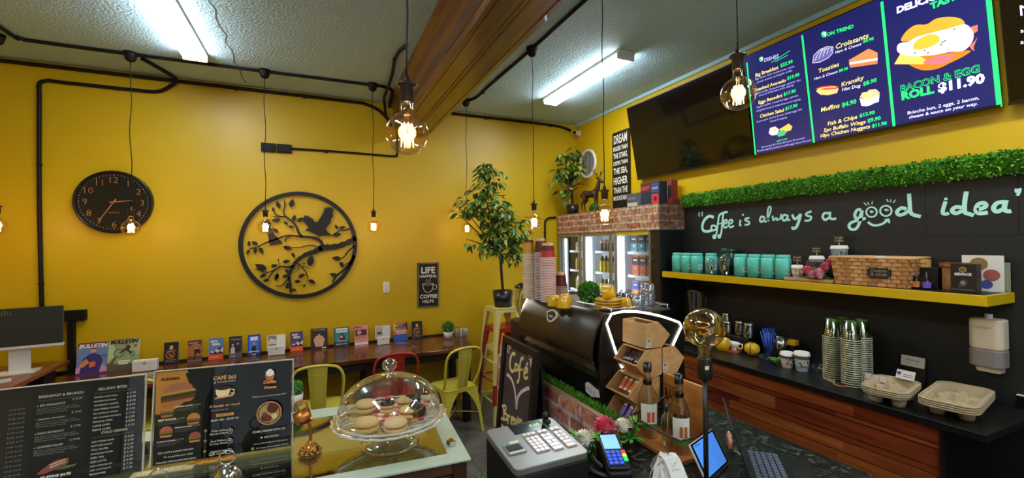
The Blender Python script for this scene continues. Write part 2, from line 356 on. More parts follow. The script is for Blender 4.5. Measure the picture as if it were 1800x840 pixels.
conduit('black conduit from blank wall plate towards the beam',[(-.24,yb,2.832),(.2,yb,2.835),(.62,yb,2.83),(.80,yb,2.83),(.83,yb,2.86),(.83,yb,3.1)],.011,clips=[(.1,yb,2.82)])
conduit('black conduit hooked over the left end of the drinks fridge',[(2.86,yb,2.175),(2.78,yb,2.17),(2.72,yb,2.14),(2.70,yb,2.05),(2.70,yb,1.4)],.013,clips=[(2.70,yb,1.98)])
pl=MB(); pl.box2((-.495,YB-.03,2.785),(-.365,YB,2.87),CB).box2((-.355,YB-.03,2.785),(-.225,YB,2.87),CB)
pl.thing('wall_plate','black double blank wall plate above the round metal art','wall plate',bevel=.004)
sb=MB(); sb.box2((-2.16,YB-.05,1.225),(-1.81,YB,1.315),CB)
sb.thing('socket_box','black power socket box on the wall above the monitor','socket box',bevel=.004)
sp=MB(); sp.box2((-1.925,YB-.05,.78),(-1.885,YB-.001,1.222),CB); sp.thing('cable_duct','black upright cable duct from socket box to bench','cable duct')
a1=PY(679,505,YB); sw=empty('light_switch','white wall switch left of the coffee sign','switch',(a1.x,YB,a1.z))
MB().box((0,-.006,0),(.072,.012,.118),mat('white_plastic','#e9e2d2',.35)).build('plate',sw,.004)
q=MB().box((0,-.014,.012),(.026,.006,.014),K('#d6cfbf')); q.box((0,-.014,-.03),(.02,.006,.006),K('#8d8678')); q.ball((0,-.012,.045),.003,K('#8d8678')); q.build('rocker',sw)

# ------------------------------------------------------------------ lights of the room, some added out of view
TUBEM=mat('batten_diffuser',(.86,.96,1.0),.4,emit=TUBE_EMIT)
WH=MATS['white_plastic']
def batten(label,x,y0,y1,grp='fluorescent battens'):
    o=empty('fluorescent_batten',label,'ceiling light',(x,(y0+y1)/2,ZC),0,grp); L=y1-y0
    MB().box((0,0,-.012),(.17,L+.02,.024),WH).build('housing',o,.004)
    for s in (-1,1): MB().box((0,s*(L/2-.012),-.045),(.17,.024,.05),mat('batten_end','#dfe6e8',.4)).build('end_cap',o,.006)
    q=MB()
    for s in (-1,1): q.prism([(s*.042+x_,y_) for x_,y_ in [(-.036,0),(-.036,-.03),(-.022,-.045),(.022,-.045),(.036,-.03),(.036,0)]],L-.05,TUBEM,Matrix(((1,0,0,0),(0,0,-1,(L-.05)/2),(0,1,0,-.024),(0,0,0,1))))
    q.build('diffuser',o)
batten('white fluorescent batten on the ceiling above the wall clock',-.885,3.02,4.25)
batten('white fluorescent batten on the ceiling above the televisions',2.34,2.84,4.13)
batten('added fluorescent batten out of view over the shop floor',-.885,.2,1.43)  # extra unseen fitting, added to raise the room's brightness
batten('added fluorescent batten out of view over the work counter',2.34,-.2,1.03)  # no fitting known here, put in for more light
batten('added fluorescent batten out of view by the shop window',.3,-2.2,-.97)  # added lamp behind the camera, fills the room with light
batten('added fluorescent batten out of view between beam and work counter',1.9,-1.6,-.37)  # another unseen lamp added to brighten the right-hand side
FIL=mat('glowing_filament',(1,.55,.2),.5,emit=30)
BULB=thin_glass('bulb_glass','#fff3e2',.10,.02,'#fff2e0'); BLM=mat('socket_black','#1b1412',.35); BRS=mat('brass','#b98a45',.3,1)
def globe(m, R, gm): 
    pr=[(.017,.0),(.0175,-.022),(.02,-.034)]
    a0=math.asin(.024/R)
    for i in range(0,15): a=a0+(PI-a0)*i/14; pr.append((R*math.sin(a) if i<14 else 0, -.036-R*math.cos(a0)+R*math.cos(a)))
    m.lathe(pr,gm,n=32)
def bulb_parts(par, R=.064, z=0, lit=True):
    m=MB(); globe(m,R,BULB); b=m.build('bulb',par); b.location=(0,0,z)
    f=MB(); zc_=-.036-R
    for k in range(8):
        a=2*PI*k/8; f.tube([(.015*math.cos(a),.015*math.sin(a),zc_+.034),(.019*math.cos(a+.25),.019*math.sin(a+.25),zc_-.034)],.0013,FIL,5)
    f.build('filament',b)
    s_=MB(); s_.lathe([(.007,-.03),(.006,zc_+.03),(.004,zc_-.036),(0,zc_-.04)],thin_glass('stem_glass','#ffdcb0',.2),n=10); s_.build('glass_stem',b)
    l=bpy.data.lights.new('bulb_light','POINT'); l.energy=BULB_W; l.color=(1,.72,.4); l.shadow_soft_size=.03
    lo=bpy.data.objects.new('bulb_light',l); C.objects.link(lo); lo.parent=b; lo.location=(0,0,zc_)
def pendant(label,x,y,zb,rose=True):
    o=empty('pendant_lamp',label,'pendant lamp',(x,y,ZC),0,None)
    MB().lathe([(0,-.075),(.02,-.074),(.034,-.06),(.045,-.02),(.048,0),(0,0)],CB,n=20).build('ceiling_rose',o)
    zt=zb+.036+.064-ZC+.055            # top of socket
    ph=random.random()*6; n=16
    MB().tube([(.006*math.sin(ph+i*.9)*min(1,(n-i)/4)*min(1,i/3),.006*math.cos(ph+i*.8)*min(1,(n-i)/4)*min(1,i/3),-.07+(zt+.07)*i/n) for i in range(n+1)],.0032,CB,6).build('cord',o)
    MB().lathe([(0,.012),(.008,.01),(.010,-.004),(.014,-.012),(.030,-.013),(.031,-.019),(.021,-.022),(.0205,-.065),(.018,-.07),(0,-.07)],BLM,n=24,M=T(0,0,zt)).build('socket',o)
    bulb_parts(o,z=zt-.066)
for lab,x,y,z in [
 ('pendant bulb half out of the photo at the left edge above the monitor',-2.128,4.43,2.02),
 ('pendant bulb hanging in front of the black wall clock',-1.359,4.435,2.01),
 ('pendant bulb hanging in front of the round metal bird art',-.413,4.421,2.02),
 ('pendant bulb hanging against bare yellow wall above the white switch',.511,4.395,2.03),
 ('pendant bulb hanging beside the tall ficus leaves',1.50,4.50,2.02),
 ('pendant bulb hanging above the stacked paper cups',1.593,3.085,2.02),
 ('pendant bulb hanging in front of the fridge brick header',1.592,2.152,2.02),
 ('pendant bulb hanging in front of the two televisions',1.483,1.15,2.42),
 ('large near pendant bulb hanging in front of the ceiling beam',.249,1.30,2.185)]: pendant(lab,x,y,z)
# ------------------------------------------------------------------ bench, desk
MER=wood('merbau_top','#3a160e','#7a3a20','x',4,.22,.11,'y',.3)
o=empty('wall_bench','long reddish wood bench along the back wall','bench',(-.1,0,0))
MB().box2((-2.64,4.25,.745),(1.605,YB-.021,.78),MER).build('bench_top',o,.003)
m=MB().box2((-2.6,4.30,.66),(1.56,4.34,.744),mat('bench_black','#100d0c',.5)); m.build('apron',o)
for x in (-1.2,.55,1.52):
    for y in (4.33,4.85): MB().box2((x-.035,y-.035,0),(x+.035,y+.035,.744),MATS['bench_black']).build('leg',o,.003)
o=empty('corner_desk','raised wooden desk top in the left corner carrying the monitor','desk',(0,0,0))
WD=wood('desk_wood','#6b3418','#9a5428','y',4,.3)
MB().box2((XL+.01,2.2,.872),(-1.905,YB-.055,.902),WD).build('desk_top',o,.003)
m=MB().box2((XL+.02,2.25,.785),(XL+.06,4.8,.871),MATS['bench_black']); m.build('side_rail',o)
for y in (2.3,4.2): MB().box2((-2.69,y-.03,.0),(-2.64,y+.03,.871),MATS['bench_black']).build('leg',o)
MB().box2((-2.0,2.25,.0),(-1.96,2.31,.871),MATS['bench_black']).build('leg',o)
MB().box2((-2.0,4.18,.0),(-1.96,4.24,.871),MATS['bench_black']).build('leg',o)
# monitor, its plane turned a little towards the room
o=empty('monitor','dark monitor with white lower edge on the left corner desk','monitor',(-2.075,4.56,.903),math.radians(6))
dk=mat('screen_dark','#2c3230',.25); alu=mat('aluminium_white','#d9d6cf',.35)
m=MB().box((0,0,.345),(.50,.03,.29),dk); MM=frame((-.25,-.0155,.175),(1,0,0),(0,0,1))
m.text('onnolulu',.0,.265,K('#59605c'),MM,w=.22,z=.001); m.build('screen',o,.003)
MB().box((0,0,.19),(.505,.032,.022),alu).build('chin',o,.003)
m=MB().box((0,.03,.11),(.12,.012,.22),alu); m.build('stand_neck',o,.002)
m=MB(); m.prism(rrect(.22,.17,.02),.008,alu); m.build('stand_foot',o)
o=MB(); o.prism(rrect(.16,.035,.012),.018,alu).thing('desk_phone_handset','white slim handset lying on the corner desk','handset',None,(-2.06,4.26,.903),math.radians(25))
tb=empty('cable_tray','black cable box with orange tag on the bench under the desk corner','cable box',(-1.985,4.66,.781))
MB().box((0,0,.04),(.1,.16,.08),MATS['bench_black']).build('tray',tb,.004); MB().box((.03,-.04,.0825),(.04,.035,.004),K('#d8901c')).build('tag',tb)

# ------------------------------------------------------------------ clock
cc=PY(200.5,355,YB-.03); o=empty('wall_clock','round black wall clock with copper numerals','clock',(cc.x,YB,cc.z))
MF=frame((0,0,0),(1,0,0),(0,0,1)); R=.262
m=MB(); m.lathe([(R-.004,.030),(R-.002,.042),(R+.008,.044),(R+.014,.036),(R+.014,0),(0,0)],mat('clock_black','#0f0c0b',.3),n=64,M=MF); m.build('case',o)
COP=mat('copper_print','#c98a5c',.35,.6)
f=MB(); f.face(circ(R-.002,64),mat('clock_face','#1b1714',.3,spec=.4),MF,.030)
for i in range(60):
    a=2*PI*i/60; f.face(circ(.0042 if i%5==0 else .003,6,(.237*math.sin(a),.237*math.cos(a))),K('#d8c8a8'),MF,.0305)
for h in range(1,13):
    a=2*PI*h/12; x,y=.196*math.sin(a),.196*math.cos(a); f.text(str(h),x,y-.028,COP,MF,h=.056,z=.0308,align='c',bold=-.012)
f.text('QUARTZ',0,-.10,COP,MF,h=.014,z=.0308,align='c'); f.build('dial',o)
def hand(nm,ang,L,w,tail,z):
    m=MB(); m.prism([(-w/2,-tail),(w/2,-tail),(w/2*.6,L),(-w/2*.6,L)],.002,COP,MF@T(0,0,z)@RZ(-ang)); m.build(nm,o)
hand('hour_hand',math.radians(82),.13,.012,.03,.033); hand('minute_hand',math.radians(211),.205,.010,.03,.036); hand('second_hand',math.radians(262),.0,.003,.11,.039)
MB().lathe([(0,.042),(.009,.041),(.009,.031)],COP,n=14,M=MF).build('hub',o)

# ------------------------------------------------------------------ round metal art: branches and birds
ac=PY(528.5,430.5,YB-.02); o=empty('metal_wall_art','round black metal wall art with branches leaves and two birds','wall art',(ac.x,YB,ac.z))
ART=mat('art_black','#0d0908',.5); MA=frame((ac.x,YB-.022,ac.z),(1,0,0),(0,0,1)); Rr=.545
m=MB(); n=72; vs=[];fs=[]
ML=frame((0,-.022,0),(1,0,0),(0,0,1))
m.prism(circ(Rr,n)+[(Rr,0)]+[((Rr-.04)*math.cos(-2*PI*i/n),(Rr-.04)*math.sin(-2*PI*i/n)) for i in range(0,n+1)],.006,ART,ML); m.build('ring',o)
Z=lambda x,y: on(MA,420+x/4.2,330+y/4.2)
def branch(mb,pts,w0,w1):
    p=catmull([Z(*q) for q in pts],5); k=len(p)
    mb.ribbon(p,[(w0+(w1-w0)*i/(k-1))*(1+.16*math.sin(i*1.9)) for i in range(k)],ART,ML,0,.006)
b=MB()
branch(b,[(862,368),(800,405),(720,432),(640,440),(590,455)],.050,.058)
branch(b,[(610,440),(560,470),(500,490),(440,530),(400,580),(372,640),(375,700),(385,775)],.052,.020)
branch(b,[(620,430),(600,392),(560,372),(500,362),(440,358)],.034,.020)
branch(b,[(440,358),(370,352),(320,362),(260,385),(200,405),(140,435),(80,450)],.018,.010)
branch(b,[(465,362),(440,330),(425,290),(400,255),(365,225),(335,200),(330,170),(338,130),(335,90)],.024,.008)
branch(b,[(350,215),(310,212),(270,195),(248,160)],.014,.007)
branch(b,[(330,215),(290,215),(250,212)],.010,.006)
branch(b,[(590,440),(540,425),(490,430),(450,440),(400,440),(350,440)],.012,.006)
branch(b,[(340,400),(350,370),(380,360)],.01,.008)
branch(b,[(405,575),(360,585),(310,580),(260,610),(230,650),(200,690)],.020,.008)
branch(b,[(260,610),(200,625),(150,605),(120,600)],.012,.006)
branch(b,[(372,660),(340,700),(310,725),(270,722)],.014,.008)
branch(b,[(440,560),(480,600),(505,650),(510,700)],.012,.006); branch(b,[(440,560),(438,600),(430,620)],.008,.004); branch(b,[(470,575),(510,590),(525,605)],.008,.004)
branch(b,[(500,640),(470,655),(440,670)],.008,.005)
branch(b,[(855,430),(810,465),(775,510),(740,525)],.020,.008); branch(b,[(852,500),(820,560),(770,610),(720,650),(690,700)],.034,.016); branch(b,[(835,540),(795,560),(765,570)],.012,.006)
branch(b,[(830,300),(790,310),(740,320),(700,345)],.018,.008); branch(b,[(300,575),(290,550)],.006,.004)
b.build('branches',o)
lv=MB()
for x,y,L,a in [(380,145,70,75),(300,150,58,110),(258,178,38,100),(305,235,62,190),(330,250,40,-35),(400,245,52,75),(430,250,56,35),(365,285,40,-10),(290,330,52,-40+180),(345,425,30,-95),(390,450,62,165),(390,480,42,-60+360),(140,420,50,150),(125,440,48,-100),(150,440,55,-60),(75,430,40,90),(75,455,40,-110),
   (520,580,92,78),(205,605,88,150),(200,635,50,-150),(235,580,50,10),(285,630,46,-95),(285,640,50,-110),(325,548,52,10),(345,600,45,-60),(225,675,45,-160),(320,660,50,20),(410,690,48,-5),(440,660,50,30),(490,712,30,-120),(515,680,58,-30),(355,745,50,85),(388,748,40,-20),(730,305,42,120),(740,300,52,15),(690,350,70,8),(755,525,70,170),(750,545,55,-70),(725,650,60,160),(290,545,22,80),(470,560,20,0)]:
    x0,y0=Z(x,y); a=math.radians(a); L*=.00118*1.12
    pr=[(0,0),(L*.18,L*.2),(L*.45,L*.27),(L*.75,L*.16),(L,0),(L*.75,-L*.16),(L*.45,-L*.27),(L*.18,-L*.2)]
    lv.prism([(x0+p*math.cos(a)-q*math.sin(a),y0+p*math.sin(a)+q*math.cos(a)) for p,q in pr],.005,ART,ML)
lv.build('leaves',o)
bd=MB(); bd.prism([Z(*p) for p in [(484,318),(505,302),(515,292),(505,282),(478,250),(470,225),(482,222),(478,200),(494,212),(497,198),(508,214),(515,203),(522,222),(532,214),(536,230),(546,226),(552,245),(575,256),(590,240),(610,205),(625,180),(632,140),(640,158),(648,132),(654,152),(668,134),(672,152),(690,136),(690,158),(705,150),(692,185),(694,210),(678,235),(680,252),(662,275),(640,305),(655,325),(690,352),(650,352),(610,352),(580,348),(545,332),(515,318)]],.006,ART,ML)
for x in (585,605): bd.ribbon([Z(x,345),Z(x-20,372)],.006,ART,ML,0,.006)
bd.build('flying_bird',o)
bd=MB(); bd.prism([Z(*p) for p in [(168,258),(195,232),(225,235),(238,260),(245,310),(262,345),(285,365),(318,400),(322,412),(280,412),(262,420),(245,418),(225,425),(232,405),(215,410),(222,385),(212,345),(190,300)]],.006,ART,ML); bd.build('perched_bird',o)
for x,y in ((0,Rr-.02),(0,-Rr+.02)): MB().cyl((x,y,-.022),.008,.022,ART,8,M=ML).build('standoff',o)

# ------------------------------------------------------------------ flat printed things
WHT=K('#f2ecdf'); BK=K('#0e0b0b'); CRM=K('#e6d9bd')
p0=PY(734.5,541,YB-.012); p1=PY(771,461,YB-.012); Wd,Hd=p1.x-p0.x,p1.z-p0.z
m=MB(); Ms=frame((p0.x,YB-.014,p0.z),(1,0,0),(0,0,1)); m.box2((p0.x,YB-.013,p0.z),(p1.x,YB-.001,p1.z),mat('sign_black','#120b0a',.5))
prints(m,Ms,Wd,Hd,[('t','LIFE',.17,.765,.66,WHT,'l',.03),('t','HAPPENS.',.10,.665,.80,WHT,'l',.02),('t','COFFEE',.10,.205,.82,WHT,'l',.03),('t','HELPS.',.22,.10,.56,WHT,'l',.02)])
cup=catmull([(.24,.52),(.26,.43),(.36,.35),(.5,.335),(.62,.35),(.70,.43),(.73,.52)],4)
for pts,wd in ((cup,.025),(circ(.245,20,(.485,.52),ry=.022)+[(.73,.52)],.02),(catmull([(.73,.49),(.86,.49),(.88,.43),(.80,.39),(.69,.41)],4),.025),([(.42,.57),(.39,.60),(.43,.63)],.018),([(.50,.56),(.48,.59),(.52,.62)],.018),([(.60,.57),(.57,.60),(.60,.64)],.018)):
    m.ribbon([(x*Wd,y*Hd) for x,y in pts],wd*Wd,WHT,Ms,.0008)
rr=rrect(Wd*.93,Hd*.965,.012,4,(Wd/2,Hd/2)); m.ribbon(rr+rr[:1],.0025,CRM,Ms,.0006)
m.thing('wall_sign','black LIFE HAPPENS COFFEE HELPS sign with cup drawing','sign',bevel=.001)

CARDN=[0]
def card(name,label,cat,u0,u1,vt,vb,items,Y=4.87,lean=9,z=.781,th=.006,back='#e8e0d2',group=None):
    a=PY(u0,vb,Y); b=PY(u1,vb,Y); W=b.x-a.x; H=PY((u0+u1)/2,vt,Y).z-z
    o=MB(); L=math.radians(lean); y=frame((0,0,0),(1,0,0),(0,math.sin(L),math.cos(L))); H=H/math.cos(L)
    o.box((W/2,H/2,-th/2),(W,H,th),K(back),y)
    prints(o,y,W,H,items)
    Yv=min(Y, YB-.001-(H*math.sin(L)+th*1.1))
    return o.thing(name,label,cat,group,(a.x,Yv,z))
def R_(x0,y0,x1,y1,c): return ('r',x0,y0,x1,y1,K(c))
def O_(x,y,r,c,ry=None): return ('o',x,y,r,K(c)) if ry is None else ('o',x,y,r,K(c),ry)
def P_(pts,c): return ('p',pts,K(c))
def T_(s,x,y,w,c,al='l',b=.02,sh=0): return ('t',s,x,y,w,K(c),al,b,sh)
cafe=[R_(0,0,1,1,'#17110f'),O_(.5,.78,.12,'#e8b98a'),P_([(.35,.66),(.65,.66),(.6,.76),(.4,.76)],'#d99a62'),T_('CORNER CAFE',.2,.58,.6,'#d8c8a8'),O_(.45,.42,.30,'#d98a3a'),O_(.45,.42,.25,'#2a1511'),O_(.38,.45,.10,'#a5462c'),O_(.52,.38,.1,'#c8743a'),T_('come dine with us',.14,.18,.7,'#c9b99a'),T_('open seven days',.14,.11,.6,'#a8a090')]
def person(c,skin,x,y,s):
    return [P_([(x-.22*s,y-.38*s),(x+.22*s,y-.38*s),(x+.20*s,y-.05*s),(x+.08*s,y+.06*s),(x-.08*s,y+.06*s),(x-.20*s,y-.05*s)],c),O_(x,y+.16*s,.11*s,skin)]
gov=lambda sky:[R_(0,0,1,1,sky),P_([(0,.25),(.2,.42),(.35,.36),(.55,.5),(.75,.4),(1,.55),(1,.2),(0,.2)],'#d7d2d8'),P_([(.55,.5),(.9,.6),(.8,.4)],'#4b2f52'),P_([(0,.22),(.15,.36),(.28,.30),(.45,.40),(.6,.3),(.8,.38),(1,.3),(1,.2),(0,.2)],'#2b1e33'),R_(0,0,1,.25,'#e0572a'),T_('GOV',.12,.80,.5,'#f4eee8','l',.05),T_('GIGS',.22,.66,.55,'#f4eee8','l',.05),T_('live all week',.18,.10,.55,'#f6d9b8')]
card('flyer','black flyer with food bowl photo on bench right of white box','flyer',287,313,602.5,647,cafe)
card('flyer','orange and brown dance flyer second from left on bench','flyer',329,354,599,642,[R_(0,0,1,1,'#5c2f1c'),R_(0,.25,1,.75,'#b0602a'),P_([(.35,.05),(.5,.3),(.45,.55),(.7,.6),(.95,.5),(.9,.35),(.65,.42),(.5,.05)],'#20130f'),O_(.6,.62,.09,'#c98a5a'),R_(0,0,1,.1,'#6d5a52'),T_('BALLET',.12,.84,.6,'#d9c0a8'),T_('IN MOTION',.3,.76,.6,'#d9c0a8')])
card('flyer','blue and orange GOV GIGS flyer in left half of bench','flyer',366,392,595,640,gov('#5b7fae'))
card('flyer','dark flyer with two pale dancers on the bench','flyer',402,425,592,634,[R_(0,0,1,1,'#2b2830'),R_(0,0,1,.3,'#57545e'),T_('TWO VOICES',.1,.82,.8,'#cfc8c4')]+person('#c8b8b0','#d8b8a0',.3,.48,.75)+person('#17161c','#cfae98',.68,.52,.75)+[T_('on stage',.1,.06,.4,'#e8e0d8')])
card('flyer','bright blue concert flyer with singer in black on bench','flyer',435,457.5,589,631,[R_(0,0,1,1,'#1d3fa8'),P_([(.2,.1),(.8,.1),(.95,.8),(.05,.8)],'#3f78d8'),P_([(.15,.9),(.85,.9),(.75,.72),(.25,.72)],'#e9e6ee'),R_(0,0,1,.1,'#101a4a')]+person('#121322','#d8a888',.5,.42,.9)+[R_(.1,.18,.9,.22,'#e8e0ea'),T_('LIVE',.35,.03,.3,'#ffffff')])
card('photo_card','white photo card with picture grid behind white holder on bench','card',469.5,502,589,614,[R_(0,0,1,1,'#e9e4dc'),R_(.04,.5,.5,.96,'#8d8078'),R_(.04,.04,.5,.44,'#a08a78'),O_(.25,.25,.1,'#4a3a34'),P_([(.05,.6),(.2,.8),(.48,.65),(.48,.52),(.05,.52)],'#d8cfc4')],z=.81)
card('flyer','purple and orange GOV GIGS flyer in the middle of the bench','flyer',510.5,532.5,583.5,624,gov('#4a3a72'))
card('flyer','brown flyer with bare back of a person on bench','flyer',546.5,576,578,618.5,[R_(0,0,1,1,'#2c2220'),P_([(.28,.12),(.72,.12),(.84,.45),(.70,.62),(.55,.66),(.55,.74),(.42,.74),(.42,.66),(.28,.62),(.16,.45)],'#d8a582'),O_(.48,.80,.12,'#3a241c'),T_('SHORT STORIES',.12,.9,.76,'#c8b8ac'),R_(.66,.03,.9,.08,'#e8e0d8')])
card('flyer','teal ENCORES flyer with portrait of long haired person','flyer',587.5,614.5,576,613,[R_(0,0,1,1,'#16323a'),R_(.05,.28,.95,.98,'#2c8a8c'),P_([(.1,.95),(.9,.95),(.85,.74),(.15,.74)],'#eef0ea'),T_('ENCORES',.18,.80,.64,'#1b2a2c','l',.02),P_([(.15,.25),(.85,.25),(.75,.42),(.25,.42)],'#8a8f92'),P_([(.36,.35),(.75,.35),(.66,.6),(.56,.68),(.42,.66),(.35,.55)],'#3a231c'),O_(.48,.52,.10,'#d8a88c'),T_('SEASON TICKETS',.12,.12,.76,'#f0ece4')])
card('programme','pink MVC programme booklet on the bench','booklet',623.5,647.5,572.5,612,[R_(0,0,1,1,'#e2908c'),T_('MVC',.06,.84,.5,'#7c1420','l',.04),R_(.06,.48,.9,.78,'#4a2022'),O_(.35,.64,.16,'#c8a090'),R_(.06,.42,.9,.445,'#8a2a2c'),R_(.06,.3,.45,.39,'#c8706c'),R_(.5,.3,.9,.39,'#c8706c'),R_(0,0,1,.12,'#f0d8d0')],th=.016,back='#d8503c')
card('photo_card','white photo card with car picture behind holder near pink booklet','card',660,686,573,594,[R_(0,0,1,1,'#e8e2da'),R_(.04,.08,.52,.94,'#b8b0a8'),P_([(.1,.35),(.45,.35),(.38,.55),(.18,.55)],'#33302e'),R_(.58,.1,.95,.9,'#dcd4ea')],z=.825)
card('flyer','orange comic style flyer near the right end of bench','flyer',692.5,717,567.5,602,[R_(0,0,1,1,'#c8702a'),P_([(0,1),(.5,.7),(.2,.5),(0,.6)],'#f0c040'),P_([(1,1),(.5,.75),(.8,.5),(1,.6)],'#2a1a14'),R_(.1,.68,.9,.8,'#3f6fb8'),P_([(.05,.45),(.95,.52),(.9,.68),(.1,.64)],'#e8502a'),T_('SHOWTIME',.12,.50,.76,'#ffe8b0','l',.05),R_(0,0,1,.36,'#3558b8'),T_('ON SALE',.2,.38,.6,'#fff0d0','l',.04)])
card('flyer','black flyer with food bowl photo at the right end of bench','flyer',724.5,743,565,598.5,cafe)
def foldbox(label,u,v,Y,w,h,d,rz=0):
    p=PY(u,v,Y); o=MB(); o.box((0,0,h/2),(w,d,h),mat('white_card','#e6ded6',.5)); Mq=frame((-w/2,-d/2-.0005,0),(1,0,0),(0,0,1))
    prints(o,Mq,w,h,[T_('HI',.42,.62,.16,'#6a6460'),R_(.14,.66,.34,.68,'#8a8480'),R_(.66,.66,.86,.68,'#8a8480'),O_(.25,.4,.02,'#8a8480'),O_(.75,.4,.02,'#8a8480'),O_(.33,.3,.02,'#8a8480'),O_(.67,.3,.02,'#8a8480')])
    o.thing('card_holder',label,'card holder',None,(p.x,Y,.7812),rz,bevel=.006)
foldbox('white box holder beside the two magazines',256,652,4.72,.17,.095,.06)
foldbox('white holder in front of the picture grid card',486,627,4.80,.145,.09,.03)
foldbox('white holder in front of the car picture card',674,606,4.78,.125,.085,.03)
# magazines leaning at the left end
def mag(label,u0,u1,vt,vb,items,Y,lean=12): return card('magazine',label,'magazine',u0,u1,vt,vb,items,Y,lean)
mag('purple BULLETIN magazine with person in racing suit','132 187'.split() and 132,187,604,663,[R_(0,0,1,1,'#6f86b8'),R_(0,.86,1,1,'#7a2a4a'),R_(0,0,1,.22,'#5a3f8a'),P_([(0,.22),(.2,.3),(.45,.2),(.8,.28),(1,.2),(1,.05),(0,.05)],'#d89ab0'),P_([(.12,.02),(.75,.02),(.85,.4),(.75,.58),(.55,.66),(.38,.62),(.2,.5)],'#3b2a72'),P_([(.1,.3),(.3,.5),(.42,.36),(.2,.22)],'#d88a4a'),P_([(.42,.2),(.62,.24),(.6,.4),(.42,.38)],'#e0703a'),O_(.52,.75,.10,'#d8a07c'),P_([(.42,.78),(.62,.8),(.6,.86),(.44,.86)],'#5a2a18'),T_('BULLETIN',.04,.84,.94,'#f2ece8','l',.05,.2),T_('A DREAM',.68,.55,.28,'#3a3a5a'),T_('RACE DAY',.66,.49,.3,'#3a3a5a')],4.80)
mag('green BULLETIN magazine with mountain biker on cover',187,243,597,657,[R_(0,0,1,1,'#8fa06a'),P_([(0,.3),(.3,.5),(.1,.95),(0,.9)],'#b8c890'),P_([(.6,.4),(1,.5),(1,.95),(.7,.8)],'#a8b488'),P_([(0,.0),(1,.0),(1,.25),(.5,.2),(0,.28)],'#57503c'),P_([(.05,.2),(.2,.45),(.28,.44),(.14,.18)],'#6a4a2c'),O_(.34,.56,.165,'#1d1a18'),O_(.34,.56,.14,'#9aa07a'),O_(.76,.52,.10,'#1d1a18'),O_(.76,.52,.08,'#9aa07a'),P_([(.34,.56),(.55,.72),(.78,.54),(.74,.50),(.56,.64),(.38,.54)],'#2b2824'),P_([(.48,.64),(.62,.80),(.72,.72),(.62,.6)],'#3a2f2a'),O_(.56,.80,.05,'#a86a4a'),R_(.33,.28,.72,.33,'#e8e0d2'),R_(.36,.21,.66,.26,'#e8e0d2'),O_(.86,.76,.06,'#c83a2a'),T_('BULLETIN',.05,.85,.9,'#14110f','l',.05,.2),P_([(.1,.95),(.2,.99),(.3,.95)],'#d0302a'),T_('Dirt & Trail',.34,.95,.4,'#c04a2a')],4.79)
def flat(name,label,u,v,w,d,rz,items,z=.7815,cat='flyer'):
    p=PZ(u,v,z); o=MB(); o.box((w/2,d/2,.001),(w,d,.002),K('#d8d0c0')); prints(o,T(0,0,.002),w,d,items); o.thing(name,label,cat,None,(p.x,p.y,z),rz)
flat('flyer','grey leaflet lying flat in front of the green magazine',176,672,.32,.12,.12,[R_(0,0,1,1,'#8a857a'),P_([(.1,.1),(.5,.5),(.9,.2),(.9,.05)],'#5f5a50'),R_(.35,.5,.6,.7,'#d8d0c2'),R_(.35,.2,.55,.4,'#d8d0c2')])
flat('flyer','olive leaflet lying flat near the picture grid card',449,640,.12,.09,.3,[R_(0,0,1,1,'#5f5a2c'),T_('fresh',.2,.4,.5,'#c8c090')])
flat('flyer','grey printed leaflet lying flat below the picture grid card',473,640,.16,.10,.2,[R_(0,0,1,1,'#8a8682'),P_([(.1,.2),(.8,.3),(.7,.7),(.2,.6)],'#4a4644')])
flat('flyer','blue leaflet lying flat below the orange comic flyer',694,604,.13,.08,-.5,[R_(0,0,1,1,'#2f4fa0'),R_(.15,.3,.8,.6,'#7fa0d8')])
flat('flyer','dark leaflet lying flat below the right food bowl flyer',725,611,.13,.09,.7,[R_(0,0,1,1,'#2a241c'),P_([(.2,.3),(.7,.3),(.5,.7)],'#a8985a')])
# potted ball, glasses, sugar holder on the bench
GRN=[mat('leaf_green_a','#529a32',.5),mat('leaf_green_b','#78b84a',.5),mat('leaf_green_c','#386e26',.5)]
def leafball(R,n,L,seed=1,mats=GRN,zs=1):
    random.seed(seed); m=MB(); m.ball((0,0,0),R*.8,mats[-1],10)
    for i in range(n):
        z=1-2*(i+.5)/n; a=i*2.39996; r=math.sqrt(1-z*z); d=Vector((r*math.cos(a),r*math.sin(a),z*zs))
        t=Vector((random.uniform(-1,1),random.uniform(-1,1),random.uniform(-1,1)))
        m.leaf(d*R*.80,(d+t*.55),(random.random(),random.random(),1),L,L*.7,mats[i%len(mats)])
    return m
def pottedball(label,loc,R,ph,pr,potm):
    o=empty('potted_plant',label,'potted plant',loc); MB().lathe([(0,0),(pr*.85,0),(pr,ph),(pr*.88,ph),(pr*.85,ph*.9),(0,ph*.9)],potm,n=20).build('pot',o)
    f=leafball(R,260,R*.34,3).build('foliage',o); f.location=(0,0,ph+R*.75); return o
p=PZ(788,594,.781); pottedball('small round topiary in white pot on the bench',(p.x,p.y,.781),.066,.075,.055,mat('white_ceramic','#ddd5c8',.3))
CLR=thin_glass('clear_glass','#f2f4f4',.13)
def tumbler(label,loc,r=.034,h=.11,group=None,name='drinking_glass'):
    o=MB(); o.lathe([(0,.004),(r*.8,.004),(r,h),(r*.95,h),(r*.76,.012),(0,.012)],CLR,n=20); return o.thing(name,label,'glass',group,loc)
for u,v,s in ((804,598,'left'),(818,598,'right')):
    p=PZ(u,v,.781); tumbler('water glass on bench, %s of the two by the topiary'%('first from topiary' if s=='left' else 'second from topiary'),(p.x,p.y,.781),.038,.14,'water glasses on the bench')
p=PZ(829,590,.781); o=empty('sugar_holder','white patterned sachet holder at the right end of bench','sachet holder',(1.515,4.80,.7805))
